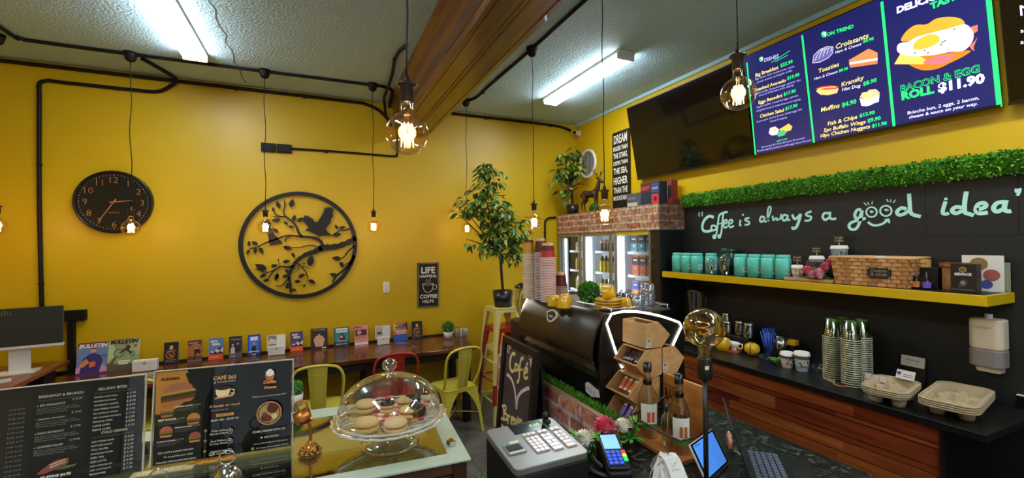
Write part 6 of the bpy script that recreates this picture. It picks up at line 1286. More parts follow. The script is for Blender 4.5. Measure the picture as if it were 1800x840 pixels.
tp_('10pc Chicken Nuggets',Z5(880,622),Z5(1105,578),YLE,.01,.2); tp_('$11.90',Z5(1113,576),Z5(1180,562),GRNE,.03,.1)
# croissant, sandwich, hot dog, muffins
s.face(L_([Z5(845,285),Z5(850,250),Z5(875,225),Z5(910,210),Z5(938,212),Z5(935,240),Z5(915,262),Z5(880,280)]),E('#5a5890',.9),MT,.0007)
for k in range(5): s.ribbon(L_([Z5(855+k*18,275-k*10),Z5(870+k*15,240-k*6),Z5(892+k*10,220-k*2)]),.003,WTE,MT,.0009)
s.ribbon(L_([Z5(845,285),Z5(850,250),Z5(875,225),Z5(910,210),Z5(938,212),Z5(935,240),Z5(915,262),Z5(880,280),Z5(845,285)]),.003,WTE,MT,.0009)
s.face(L_([Z5(1008,272),Z5(1098,220),Z5(1138,238),Z5(1138,262),Z5(1012,282)]),E('#d8784a'),MT,.0007); s.face(L_([Z5(1010,282),Z5(1138,262),Z5(1138,276),Z5(1012,296)]),E('#f0e0d0'),MT,.0008); s.face(L_([Z5(1012,292),Z5(1138,272),Z5(1138,288),Z5(1014,306)]),E('#d06a48'),MT,.0009)
s.face(L_([Z5(860,412),Z5(875,395),Z5(920,390),Z5(962,400),Z5(955,420),Z5(915,430),Z5(880,428)]),E('#e0b070'),MT,.0007); s.face(L_([Z5(858,402),Z5(880,392),Z5(930,386),Z5(965,392),Z5(950,403),Z5(900,406)]),E('#c05038'),MT,.0009); s.ribbon(L_([Z5(870,402),Z5(900,396),Z5(950,392)]),.004,E('#f0d060'),MT,.0011)
for cx,cy in ((1118,428),(1090,440)):
    s.face(L_([Z5(cx-32,cy-2),Z5(cx-20,cy-22),Z5(cx+12,cy-26),Z5(cx+30,cy-10),Z5(cx+28,cy+4),Z5(cx,cy+12)]),E('#e0a888') if cx==1118 else E('#e0b878'),MT,.0007 if cx==1118 else .0010); s.face(L_([Z5(cx-33,cy+2),Z5(cx,cy+12),Z5(cx+29,cy+2),Z5(cx+25,cy+32),Z5(cx,cy+40),Z5(cx-25,cy+38)]),WTE,MT,.0008 if cx==1118 else .0011)
# big roll
ZR=lambda x,y:(1540+x/3.5,y/3.5)
cm2=lambda pts:[on(MT,*ZR(*p)) for p in pts]
OR1,OR2=E('#e08a2c'),E('#c86a1c'); smooth=lambda pts,n=5: catmull(cm2(pts),n,True)
s.face(smooth([(160,255),(180,200),(240,155),(310,150),(370,115),(450,104),(520,115),(545,150),(500,200),(300,230)]),OR1,MT,.0007)
s.face(smooth([(160,340),(200,395),(280,430),(370,425),(450,390),(540,345),(575,310),(400,330)]),OR2,MT,.0007)
s.face(cm2([(112,395),(150,330),(260,340),(320,375),(290,395)]),E('#f0b050'),MT,.0009)
s.face(smooth([(290,380),(330,395),(400,395),(460,370),(480,340),(380,345)]),E('#d06068'),MT,.0011)
s.face(cm2([(585,165),(625,152),(625,190),(595,210),(590,190)]),E('#e06048'),MT,.0009); s.face(cm2([(575,285),(610,250),(625,225),(600,290),(605,315),(585,300)]),E('#d86050'),MT,.0009)
s.face(smooth([(130,310),(140,270),(200,255),(260,225),(350,200),(450,175),(540,150),(580,170),(600,210),(590,260),(540,310),(450,320),(340,340),(230,345),(160,335)]),E('#dcd6f2'),MT,.0013)
s.face(smooth([(230,300),(240,260),(290,225),(350,210),(390,225),(385,260),(330,290),(270,305)]),E('#f09a30'),MT,.0016)
for x,y in ((410,260),(425,250),(400,275),(300,310),(320,325),(240,325),(480,180)): s.face(circ(.006,6,on(MT,*ZR(x,y))),E('#5a7a4a'),MT,.0016)
tp_('DELICIOUS',ZR(128,82),ZR(470,-40),WTE,.05); tp_('TASTY',ZR(335,58),ZR(545,-25),GRNE,.05)
tp_('BACON & EGG',ZR(152,565),ZR(640,440),GRNE,.035,0,1.05); tp_('BACON & EGG',ZR(154,562),ZR(638,439),NAVY,.0,0,1.0,.0012); tp_('ROLL',ZR(158,615),ZR(358,570),GRNE,.05,0,1.0); tp_('$11.90',ZR(382,568),ZR(670,505),WTE,.05)
tp_('Brioche bun, 2 eggs, 2 bacon,',ZR(193,705),ZR(633,610),WTE,.01,.15); tp_('cheese & sauce on your way.',ZR(203,730),ZR(625,645),WTE,.01,.15)
s.build('screen',tvo)
o3,MT3,_=tv('dark television cut off at the right edge of the photo',.935,1.335,False)
m=MB()
for r,(v0,hh) in enumerate(((28,.05),(58,.02),(78,.02))): q=on(MT3,1794,v0); m.text('NEW MENU'if r==0 else 'ask our team',q[0],q[1],WTE,MT3,h=hh,z=.0)
m.build('screen_text',o3)
# ------------------------------------------------------------------ moss strip and chalk lettering on the black panels
random.seed(17); m=MB(); ny,nz=260,16; y0,y1,z0,z1=-.55,3.06,2.165,2.29; vs=[];fs=[]
from mathutils import noise
for i in range(ny+1):
    for j in range(nz+1):
        y=y0+(y1-y0)*i/ny; t=j/nz; z=z0+(z1-z0)*t; e=math.sin(PI*t)**.35
        n_=noise.noise((y*38,z*38,1.3))+.7*noise.noise((y*90,z*90,4.1)); vs.append((XR-.016-e*(.040+.014*n_),y+.004*noise.noise((y*60,z*60,9)),z+(.010*noise.noise((y*45,t*2,7.7)) if j in (0,nz) else .006*noise.noise((y*60,z*60,2)))))
for i in range(ny):
    for j in range(nz): a_=i*(nz+1)+j; fs.append((a_,a_+1,a_+nz+2,a_+nz+1))
MSS=mat('moss_strip','#4f961a',.9,bump=1.0,bscale=160,var=.55,vscale=70); m.add(vs,fs,MSS,True)
for k in range(5200):
    y=random.uniform(y0,y1); z=random.uniform(z0,z1); t=(z-z0)/(z1-z0); e=math.sin(PI*max(.02,min(.98,t)))**.35
    m.leaf((XR-.02-e*.038,y,z),(-1,random.gauss(0,.8),random.gauss(0,.8)),(0,0,1),.020,.011,MOSS[k%3])
m.thing('moss_strip','long strip of bright green moss above the chalk lettering','moss strip')
CH=mat('chalk_aqua','#c0f4e8',.8); MW=frame((XR-.0128,0,0),(0,-1,0),(0,0,1)); lo_=empty('chalk_lettering','aqua chalk lettering Coffee is always a good idea on black panels','lettering')
c=MB()
zz=lambda *p:[on(MW,1150+x/2.769,260+y/2.769,.0004) for x,y in p]
def st(w,*p,n=5): c.ribbon(catmull(zz(*p),n),w,CH,MW,.0006+.00002*(len(c.f)%50))
st(.012,(222,312),(217,322),(221,334),n=3); st(.012,(237,310),(232,320),(236,332),n=3)
st(.026,(290,338),(268,332),(245,350),(234,380),(240,402),(262,406),(285,398))
st(.018,(296,378),(280,380),(280,398),(294,400),(304,388),(296,378))
st(.018,(330,318),(316,330),(310,370),(302,420),(292,436)); st(.018,(358,312),(338,318),(332,365),(326,415),(316,434)); st(.010,(305,372),(345,362),n=2); st(.016,(330,318),(345,312),(358,312))
c.face(circ(.022,14,zz((293,432))[0]),CH,MW,.0012); c.face(circ(.020,14,zz((317,430))[0]),CH,MW,.0012)
st(.016,(338,372),(354,362),(352,350),(340,356),(336,376),(346,388),(358,380)); st(.016,(362,372),(380,362),(378,350),(366,354),(362,374),(372,386),(388,378))
c.build('word_coffee',lo_); c=MB()
st(.016,(420,350),(416,376),(424,374),n=3); c.face(circ(.009,8,zz((432,326))[0]),CH,MW,.001); st(.015,(464,340),(446,344),(444,352),(462,360),(460,372),(440,374))
c.build('word_is',lo_); c=MB()
st(.016,(536,338),(522,334),(514,350),(522,360),(536,350)); st(.014,(538,336),(536,356),(548,358)); st(.013,(550,356),(568,300),(562,284),(554,300),(552,345),(560,356)); 
st(.014,(576,330),(580,352),(594,340),(598,350),(614,342),(618,322)); st(.016,(648,330),(632,326),(624,344),(634,354),(648,342)); st(.014,(650,326),(650,350),(662,348))
st(.018,(672,324),(684,346),(706,330)); st(.022,(712,320),(706,350),(692,385),(676,392),(674,382)); st(.015,(766,308),(742,318),(742,328),(764,336),(756,352),(732,354))
c.build('word_always',lo_); c=MB()
st(.016,(850,318),(828,318),(820,336),(832,350),(852,338)); st(.016,(856,310),(856,340),(872,346),(886,342))
c.build('word_article',lo_); c=MB()
st(.018,(1008,300),(988,302),(976,326),(984,344),(1000,336),(1012,304)); st(.018,(1012,304),(1006,345),(986,390),(960,396),(948,378),(962,362),(1000,350),(1030,342))
st(.010,*[(1058+26*math.cos(a),312+24*math.sin(a)) for a in [i*PI/6 for i in range(13)]],n=2); st(.010,*[(1128+28*math.cos(a),306+25*math.sin(a)) for a in [i*PI/6 for i in range(13)]],n=2)
c.face(circ(.006,8,zz((1058,313))[0]),CH,MW,.001); c.face(circ(.006,8,zz((1130,304))[0]),CH,MW,.001); st(.006,(1048,310),(1058,306),(1068,312)); st(.006,(1118,302),(1130,298),(1142,304))
for a_,b_ in (((1020,266),(1034,280)),((1038,264),(1046,278)),((1062,260),(1060,274)),((1132,250),(1140,262)),((1152,250),(1152,264)),((1174,252),(1164,268))): st(.006,a_,b_,n=1)
st(.014,(1040,360),(1066,376),(1105,372),(1138,350)); st(.010,(1122,352),(1140,346),(1144,366),n=2)
st(.020,(1232,300),(1204,292),(1182,310),(1192,326),(1222,318),(1240,296)); st(.020,(1240,222),(1244,270),(1248,312),(1264,326),(1298,334))
c.build('word_good',lo_); c=MB()
st(.018,(1418,260),(1404,312),(1418,322),(1434,316)); c.face(circ(.008,8,zz((1420,248))[0]),CH,MW,.001)
st(.020,(1500,290),(1466,288),(1450,306),(1468,318),(1500,306)); st(.020,(1520,212),(1512,260),(1512,310),(1530,320),(1556,328))
st(.020,(1572,302),(1612,286),(1606,268),(1578,274),(1566,300),(1580,318),(1624,314)); st(.020,(1708,262),(1670,268),(1652,292),(1668,310),(1704,294)); st(.020,(1712,254),(1704,296),(1720,308),(1738,306))
st(.012,(1764,198),(1762,210),(1768,216),n=3); st(.012,(1778,196),(1780,208),(1768,232),n=3)
c.build('word_idea',lo_)
# ------------------------------------------------------------------ yellow shelf and its things
o=empty('wall_shelf','long yellow edged black shelf under the chalk lettering','shelf',(0,0,0)); SY=mat('shelf_yellow','#d2ac06',.35)
MB().box2((2.905,.955,1.526),(XR-.0125,3.035,1.572),mat('shelf_black','#141212',.4)).build('shelf_board',o)
m=MB(); m.box2((2.883,.939,1.522),(2.905,3.045,1.5735),SY); m.box2((2.905,.939,1.522),(XR-.0125,.955,1.5735),SY); m.build('yellow_edge',o,.002)
SZ=1.573
def SP(u,v): p=PZ(u,v,SZ); return (p.x,p.y,SZ)
TEAL=mat('canister_teal','#6cdccd',.35); TG='teal canisters on the yellow shelf'
tags=['nearest the fridge','second from the fridge','third from the fridge','fourth from fridge behind the clear cup','just right of the green jar','second right of the green jar','third right of the green jar','beside the wooden tray']
def canister(i,x,y):
    o=empty('tea_canister','teal tea canister on yellow shelf, '+tags[i],'canister',(x,y,SZ),math.radians(18+i*1.5),TG); r=.049
    MB().lathe([(0,0),(r,0),(r,.135),(r*.94,.143),(r*.86,.145),(r*.86,.148)],TEAL,n=28).build('body',o)
    MB().lathe([(r*.86,.146),(r*.90,.148),(r*.90,.166),(r*.84,.17),(0,.17)],TEAL,n=28).build('lid',o)
    m=MB(); n=6
    for k in range(n):
        a0=PI*1.18+k*.12; a1=a0+.12; m.add([((r+.0006)*math.cos(a),(r+.0006)*math.sin(a),z) for a,z in ((a0,.03),(a1,.03),(a1,.075),(a0,.075))],[(0,1,2,3)],K('#c8e4da'),True)
    for k in range(2):
        a0=PI*1.22+.14*k; a1=a0+.10; m.add([((r+.001)*math.cos(a),(r+.001)*math.sin(a),z) for a,z in ((a0,.045),(a1,.045),(a1,.062),(a0,.062))],[(0,1,2,3)],K('#8a6a5a'),True)
    m.build('label',o)
ys=[2.955,2.845,2.735,2.628,2.33,2.215,2.105,1.995]
for i,y in enumerate(ys): canister(i,3.03 if i==3 else 2.985+(.02 if i>3 else 0),y)
o=empty('glass_jar','dark green lidded jar between the teal canisters','jar',(3.11,2.52,SZ)); GJ=mat('jar_green','#143a26',.25)
MB().lathe([(0,0),(.075,0),(.078,.15),(.066,.17),(.066,.178)],GJ,n=28).build('body',o); MB().lathe([(.07,.178),(.072,.182),(.072,.205),(.06,.212),(0,.213)],GJ,n=28).build('lid',o)
MB().lathe([(.079,.07),(.079,.12)],K('#2a2418'),n=28).build('band',o)
for u,v,s,l in ((1248,482,.85,'small clear dome lidded cup in front of the teal canister'),(1271,484,1.0,'larger clear dome lidded cup in front of green jar')):
    x,y,_=SP(u,v); o=empty('clear_cup',l,'cup',(2.945,y,SZ)); 
    MB().lathe([(0,.002),(.030*s,.002),(.043*s,.11*s)],CLR,n=24).build('cup_body',o); MB().lathe([(.045*s,.11*s),(.046*s,.116*s),(.040*s,.14*s),(.022*s,.155*s),(.012*s,.157*s),(.012*s,.165*s)],CLR,n=24).build('dome_lid',o)
    m=MB()
    for k in range(7):
        a0=PI*1.08+k*.13; rr=.0375*s; m.add([((rr+.003*s*(z/.1-.3)+.001)*math.cos(a),(rr+.003*s*(z/.1-.3)+.001)*math.sin(a),z*s) for a,z in ((a0,.045),(a0+.13,.045),(a0+.13,.085),(a0,.085))],[(0,1,2,3)],K('#3a2a1c' if k in (0,1,5,6) else '#c8a04a'),True)
    m.build('logo',o)
o=empty('display_tray','light wooden tray holding the paper cups and pink flowers','tray',(3.02,1.80,SZ)); m=MB(); m.box((0,0,.010),(.16,.30,.02),PLY); m.build('base',o,.002)
def papercup(label,x,y,z,r,h,col,print_,word):
    o=empty('paper_cup',label,'cup',(x,y,z)); m=MB(); m.lathe([(0,0),(r*.72,0),(r*.72,.003)],K(col),n=24); m.lathe([(r*.72,.003),(r*.80,h*.3)],K(print_[0]),n=24); m.lathe([(r*.80,h*.3),(r*.92,h*.72)],K(print_[1]),n=24); m.lathe([(r*.92,h*.72),(r,h)],K(print_[2]),n=24)
    random.seed(int(x*997+y*31)); 
    for k in range(14):
        a=PI*1.05+random.random()*1.3; zf=random.uniform(.25,.75); rr=r*(.72+.28*zf)+.001; w_=.12
        m.add([((rr+.003*dz)*math.cos(a+da),(rr+.003*dz)*math.sin(a+da),h*(zf+dz*.08)) for da,dz in ((-w_,-1),(w_,-.6),(w_*.7,1),(-w_*.5,.7))],[(0,1,2,3)],K(print_[3]),True)
    m.build('cup_body',o)
    MB().lathe([(r*1.04,h-.006),(r*1.05,h),(r*.98,h+.004),(r*.95,h+.014),(r*.85,h+.016),(r*.8,h+.012),(0,h+.012)],WHT,n=28).build('lid',o)
    if word:
        m=MB(); m.tube([(0,0,h+.012),(0,0,h+.04)],.0025,K('#c8a06a'),6); Ms_=frame((-.003,.034,h+.035),(-.0,-1,0),(0,0,1)); m.box2((-.002,-.034,h+.035),(.002,.034,h+.085),mat('sign_dark','#191512',.5))
        m.text(word,.008,.026,K('#c8b88a'),Ms_,w=.052,z=.001,shear=.2); m.text('Coffee',.008,.006,K('#c8b88a'),Ms_,w=.052,z=.001,shear=.2); m.build('name_sign',o)
    return o
papercup('small lidded paper cup with SMALL sign on the wooden tray',2.985,1.885,SZ+.0205,.036,.068,'#e8e0d4',('#8a9aa0','#d8c8b8','#b8b0a8','#a86a4a'),'Small')
rb=MB(); rb.box((0,0,.0225),(.08,.08,.045),mat('shelf_black')); rb.thing('cup_riser','low black riser under the middle paper cup','riser',None,(3.055,1.80,SZ+.0205))
papercup('medium lidded paper cup rising above the pink flowers',3.055,1.80,SZ+.066,.043,.085,'#e8e0d4',('#8a8078','#4a4644','#8a8890','#2a2624'),'Regular')
rb=MB(); rb.box((0,0,.06),(.10,.10,.12),mat('shelf_black')); rb.thing('cup_riser','tall black riser under the large paper cup','riser',None,(3.125,1.70,SZ))
papercup('large lidded paper cup with LARGE sign behind the basket',3.125,1.70,SZ+.1205,.048,.10,'#e8e0d4',('#7a9090','#8a9a98','#8a9aa0','#3a3a34'),'Large')
PK=mat('rose_pink','#dd7488',.6); PK2=mat('rose_pale','#e8a8b4',.6)
o=empty('pink_roses','cluster of pink artificial roses around the sample cups','flowers',(2.97,1.78,SZ+.021))
for k,(y,z,r,x,mt) in enumerate([(.01,.045,.042,-.03,PK),(-.07,.035,.040,-.03,PK2),(-.085,.075,.038,0,PK),(-.03,.02,.036,-.045,PK2),(-.075,.10,.036,.07,PK),(.06,.09,.035,.09,PK),(-.08,.02,.033,-.055,PK2)]): flowerhead('rose',x,y,z,r,mt,34,o)
m=MB(); 
for k in range(26): m.leaf((-.03+random.random()*.06,-.08+random.random()*.05,.02),(-.6,random.gauss(0,1),random.gauss(.3,.6)),(0,0,1),.04,.016,GRN[k%3])
m.build('rose_leaves',o); m=MB(); m.box((.02,-.02,.006),(.06,.15,.012),GRN[2]); m.build('stem_base',o)
# woven basket
BSK=[mat('basket_a','#c8925a',.7),mat('basket_b','#b57c46',.7),mat('basket_c','#d6a56c',.7)]
o=empty('woven_basket','large woven tan basket with black name tag on shelf','basket',(3.06,1.46,SZ)); bw,bd,bh=.40,.20,.165
def weave(mb,A,B,C_,D,nu,nv,nrm):
    A,B,C_,D=map(Vector,(A,B,C_,D)); nrm=Vector(nrm)
    for j in range(nv):
        for i in range(nu):
            off=.5*(j%2); u0=(i+off*.9)/nu; u1=min(1,(i+off*.9+.94)/nu)
            if u0>=1: continue
            v0=j/nv+.01; v1=(j+1)/nv-.015; P=[]
            for uu,vv,b in ((u0,v0,0),(u0+(u1-u0)*.5,v0,1),(u1,v0,0),(u1,v1,0),(u0+(u1-u0)*.5,v1,1),(u0,v1,0)):
                q=A.lerp(B,uu).lerp(D.lerp(C_,uu),vv); P.append(tuple(q+nrm*(.002+.006*b)))
            mb.add(P,[(0,1,4,5),(1,2,3,4)],BSK[(i*7+j*3)%3],True)
m=MB(); m.add([(-bd/2+.006,-bw/2+.02,0),(bd/2-.006,-bw/2+.02,0),(bd/2-.006,bw/2-.02,0),(-bd/2+.006,bw/2-.02,0),(-bd/2-.004,-bw/2,bh),(bd/2+.004,-bw/2,bh),(bd/2+.004,bw/2,bh),(-bd/2-.004,bw/2,bh)],[(3,2,1,0),(0,1,5,4),(1,2,6,5),(2,3,7,6),(3,0,4,7)],BSK[1])
weave(m,(-bd/2+.005,bw/2-.02,0),(-bd/2+.005,-bw/2+.02,0),(-bd/2-.005,-bw/2,bh),(-bd/2-.005,bw/2,bh),8,7,(-1,0,0)); weave(m,(-bd/2+.005,-bw/2+.019,0),(bd/2-.005,-bw/2+.019,0),(bd/2+.004,-bw/2-.001,bh),(-bd/2-.004,-bw/2-.001,bh),4,7,(0,-1,0)); m.build('basket_body',o)
m=MB(); rm_=[(-bd/2-.006,bw/2+.002,bh),(-bd/2-.006,-bw/2-.004,bh),(bd/2+.006,-bw/2-.004,bh),(bd/2+.006,bw/2+.002,bh)]; m.tube(rm_,.008,BSK[2],8,True); m.build('rim',o)
m=MB(); Mt2=frame((-bd/2-.012,-.00,.055),(0,-1,0),(0,0,1)); m.box((.0+.06,.025,-.001),(.115,.058,.004),mat('sign_dark'),Mt2); m.text('Cookies',.02,.03,K('#a89a84'),Mt2,w=.08,z=.002,shear=.2); m.text('& slices',.02,.008,K('#a89a84'),Mt2,w=.08,z=.002,shear=.2)
for x,y in ((.008,.0),(.112,.0),(.008,.05),(.112,.05)): m.face(circ(.004,8,(x,y)),K('#c8b88a'),Mt2,.0022)
m.build('name_tag',o)
m=MB(); m.ball((0,-.02,bh-.02),(.07,.05,.03),mat('napkin_white','#cfe0e4',.6),12); m.build('napkin',o)
def dropper(label,u,v,col):
    x,y,_=SP(u,v); o=empty('dropper_bottle',label,'bottle',(3.02,y,SZ)); MB().lathe([(0,0),(.019,0),(.019,.045),(.008,.054),(.008,.058)],mat('bottle_dark','#20140e',.2),n=20).build('glass',o)
    MB().lathe([(.0195,.008),(.0195,.040)],K(col,.35),n=20).build('label',o); MB().lathe([(.010,.056),(.010,.070),(.006,.074),(.004,.092),(0,.094)],MBK,n=16).build('dropper_cap',o)
dropper('small dropper bottle with orange label on the shelf',1618,506,'#b8743a'); dropper('small dropper bottle with purple label on the shelf',1640,507,'#6a52b0')
def sbox(label,cat,x,y,z,d,w,h,c,items,rz=0,name='gift_box'):
    m=MB(); m.box((0,0,h/2),(d,w,h),K(c,.4)); prints(m,frame((-d/2-.0005,w/2,0),(0,-1,0),(0,0,1)),w,h,items); return m.thing(name,label,cat,None,(x,y,z),rz,.0015)
sbox('dark box behind the dropper bottles carrying the gold packet','box',3.10,1.235,SZ,.07,.10,.115,'#191412',[R_(.1,.1,.9,.5,'#241c18')])
sbox('small gold foil packet behind the dropper bottles','packet',3.09,1.25,SZ+.1155,.035,.045,.042,'#c8a85a',[R_(.1,.45,.9,.55,'#8a6a2a')],name='foil_packet')
sbox('brown kraft box beside the black GEVACE box','box',3.11,1.125,SZ,.08,.09,.12,'#9a6a42',[R_(.2,.2,.8,.7,'#b07c50')])
sbox('rust coloured packet lying on the kraft box','packet',3.11,1.13,SZ+.1205,.09,.10,.025,'#7a3420',[R_(.2,.2,.8,.8,'#a85a30')],name='snack_packet')
sbox('black GEVACE box with gold hexagon at the shelf end','box',3.01,1.055,SZ,.06,.095,.145,'#1b1a18',[('p',[(.5+.16*math.cos(PI/6+i*PI/3),.80+.105*math.sin(PI/6+i*PI/3)) for i in range(6)],K('#c8983a')),('p',[(.5+.11*math.cos(PI/6+i*PI/3),.80+.07*math.sin(PI/6+i*PI/3)) for i in range(6)],K('#1b1a18')),T_('G',.45,.77,.10,'#c8983a'),T_('GEVACE',.16,.60,.68,'#e8e4dc','l',.06),P_([(.3,.2),(.42,.42),(.62,.45),(.7,.36),(.6,.22),(.4,.16)],'#4a3a38'),O_(.5,.34,.10,'#8a7a74',.07),R_(.05,.1,.95,.115,'#8a8070')])
sbox('white card with brown, pink and blue discs at shelf end','card',3.135,1.035,SZ,.006,.155,.185,'#e0dad0',[O_(.42,.76,.22,'#8a6a3a',.18),O_(.72,.46,.20,'#a8544a',.16),O_(.60,.2,.15,'#4a4a90',.12)],name='picture_card')
sbox('grey green card behind the white disc card','card',3.165,.985,SZ,.006,.08,.15,'#8a8a74',[R_(.1,.1,.9,.9,'#94947e')],name='picture_card')
# ------------------------------------------------------------------ back counter with wood panelling
o=empty('back_counter','black topped back counter with reddish wood panel front','counter',(0,0,0)); BZ=1.0
BLT=mat('counter_black','#141413',.35,var=.3,vscale=60)
MB().box2((2.62,.86,BZ-.035),(XR-.0125,3.05,BZ),BLT).build('counter_top',o,.003)
MB().box2((2.68,1.03,.05),(XR-.02,3.04,BZ-.036),BCAB).build('carcass',o)
PN=wood('panel_merbau','#481408','#7e3218','y',4,.3,.0001,'z'); random.seed(31)
pal=[wood('panel_wood_%d'%i,a_,b_,'y',4+i*.3,.30) for i,(a_,b_) in enumerate([('#6e2814','#9a4826'),('#84381a','#b05c2e'),('#521a0f','#7a3019'),('#90461f','#c06c36'),('#602416','#8c3c20')])]
rows=[.085,.03,.085,.04,.06,.095,.03,.05,.085,.04,.085,.03,.085]; z=BZ-.037
for ri,h in enumerate(rows):
    if z-h<.04: break
    m=MB(); y=1.03; th=.026 if h>.045 else .011
    while y<3.04:
        L=random.uniform(.35,.8); y2=min(3.04,y+L); m.box2((2.68-th,y+.0004,z-h+.0065),(2.68,y2-.0004,z),pal[random.randrange(5)]); y=y2
    m.build('panel_board',o); z-=h
m=MB(); m.box2((2.645,1.022,.05),(2.69,1.03,BZ-.037),mat('panel_end','#2a100a',.5)); m.build('panel_end',o)
m=MB(); m.box2((2.70,.30,BZ-.30),(XR-.0125,.86,BZ-.27),BLT); m.build('low_shelf',o)
MB().box2((XR-.06,-.4,.0),(XR-.0125,.86,.66),bricks('dark_brick_low',1,2,'#1c1512','#241a16','#0e0c0b',.22,.075)).build('low_brick',o)
def BPt(u,v,z=BZ): p=PZ(u,v,z); return (min(p.x,3.12),p.y,z+.0008)
STE=mat('brushed_steel','#b8b6b2',.22,1)
# raised ledge for the jugs
rl=MB(); rl.box2((2.975,2.26,BZ+.001),(3.17,2.68,BZ+.10),mat('ledge_black','#121110',.45)); rl.thing('counter_ledge','low black ledge carrying steel jugs on the back counter','ledge',None,None,0,.003)
def jug(label,y,x,z,r=.036,h=.08,hd=True):
    o=empty('milk_jug',label,'jug',(x,y,z),math.radians(200),'steel milk jugs'); MB().lathe([(0,.0),(r,.0),(r*1.02,.01),(r*.95,h*.6),(r*.88,h*.8),(r*.98,h),(r*.93,h),(r*.84,h*.8),(r*.9,.01),(0,.008)],STE,n=28).build('body',o)
    if hd: MB().tube(catmull([(r*.9,0,h*.85),(r*1.6,0,h*.85),(r*1.7,0,h*.45),(r*.98,0,h*.22)],5),.004,STE,8).build('handle',o)
jz=BZ+.101
def LZ(u): 
    p=PX(u,590,3.03); return p.y
jug('steel milk jug at the bottom of the left pair, back counter',LZ(1279),3.03,jz,.038,.10); jug('steel milk jug stacked on top of the left pair',LZ(1277),3.03,jz+.085,.036,.075)
jug('steel milk jug in the middle of the ledge',LZ(1298),3.05,jz,.038,.115); jug('steel milk jug at the right end of the ledge',LZ(1317),3.03,jz,.042,.115); jug('steel milk jug at the left end, half behind the amber bulb',LZ(1258),3.03,jz,.036,.10)
x,y,_=BPt(1240,580); y=PX(1240,560,3.06).y; o=empty('blender_jug','clear blender jug with black lid by the fridge side','blender',(3.06,2.83,BZ+.0008)); BS=.9
MB().box((0,0,.09),(.15,.14,.18),MBK).build('motor_base',o,.02); MB().lathe([(.05,.18),(.072,.40)],CLR,n=4*6).build('jar',o); MB().lathe([(.078,.40),(.078,.425),(.05,.43),(.045,.455),(0,.457)],MBK,n=24).build('lid',o); MB().tube([(-.0,-.07,.38),(0,-.12,.36),(0,-.11,.24),(0,-.058,.22)],.009,MBK,8).build('handle',o)
sk_=MB(); sk_.box((0,0,.05),(.09,.12,.10),MBK); sk_.prism(rrect(.05,.03,.006),.003,K('#8a7a5a'),frame((-.0455,0,.05),(0,-1,0),(0,0,1))); sk_.thing('black_canister','black square canister at the far end of the counter','canister',None,(2.78,2.62,BZ+.0008),0,.006)
YB2=mat('lemon_yellow','#dcaa16',.3)
x,y,z=BPt(1322,626); o=empty('yellow_pot','round lemon yellow sugar pot with black stand','pot',(2.93,PX(1322,626,2.93).y,z)); MB().lathe([(0,.0),(.028,.002),(.05,.03),(.053,.05),(.045,.075),(.02,.09),(0,.092)],YB2,n=28).build('pot_body',o); MB().cyl((0,0,.09),.010,.008,MBK,10).build('knob',o); MB().tube([(-.06,-.03,.0),(-.06,-.03,.10)],.003,MBK,6).build('stand_wire',o)
y=PX(1270,612,2.86).y; o=empty('yellow_mug','yellow mug half hidden behind the amber bulb','mug',(2.86,y,BZ+.0008)); MB().lathe([(0,0),(.04,.0),(.052,.04),(.05,.09),(.045,.09),(.04,.01),(0,.008)],YB2,n=24).build('mug_body',o)
GB_=mat('gravy_white','#e4dccb',.25); y=PX(1290,616,2.92).y; m=MB(); m.prism(rrect(.12,.10,.01),.006,mat('coaster_orange','#b0501e',.6)); m.thing('coaster','orange square coaster under the white gravy boat','coaster',None,(2.92,y,BZ+.0008),.4)
o=empty('gravy_boat','white gravy boat on an orange coaster','gravy boat',(2.92,y,BZ+.0072),math.radians(80)); D=Matrix.Diagonal((1.35,.8,1,1))
MB().lathe([(0,.012),(.022,.0),(.024,.006),(.016,.016),(.034,.035),(.042,.060),(.040,.060),(.030,.035),(0,.024)],GB_,n=28,M=D).build('boat_body',o); MB().tube(catmull([(.05,0,.052),(.075,0,.066),(.088,0,.070)],4),[.016,.015,.014,.012,.010,.009,.008,.007,.006],GB_,10).build('spout',o); MB().tube(catmull([(-.052,0,.055),(-.085,0,.060),(-.080,0,.028),(-.040,0,.026)],4),.005,GB_,8).build('handle',o)
y=PX(1354,622,3.02).y; o=empty('straw_jar','clear tumbler full of blue straws','straw jar',(3.02,y,BZ+.0008)); MB().lathe([(0,.003),(.038,.003),(.042,.13)],CLR,n=24).build('tumbler',o); random.seed(8); BLU=mat('straw_blue','#2f5fd0',.35)
for k in range(26):
    a=random.uniform(0,2*PI); r=.028*math.sqrt(random.random()); r2=r+random.uniform(0,.02); h=random.uniform(.17,.205); MB().tube([(r*math.cos(a),r*math.sin(a),.006),(r2*math.cos(a)*1.4,r2*math.sin(a)*1.4,h)],.0034,BLU,6).build('straw',o)
m=MB(); y=PX(1346,634,2.92).y; m.lathe([(0,.003),(.025,.003),(.042,.028),(.04,.028),(.024,.006),(0,.006)],CLR,n=24); m.thing('glass_dish','small clear glass dish left of the green leaves','dish',None,(2.90,y,BZ+.0008))
m=MB(); random.seed(2); y=PX(1363,638,2.86).y
for k in range(34): m.leaf((random.gauss(0,.02),random.gauss(0,.028),.012+random.random()*.02),(random.gauss(0,1),random.gauss(0,1),.4),(0,0,1),.035,.020,GRN[k%2])
m.tube([(-.03,-.03,.005),(.03,.03,.005)],.004,GRN[2],6); m.thing('leaf_sprig','bright green artificial leaves on the back counter','greenery',None,(2.87,y,BZ+.0008))
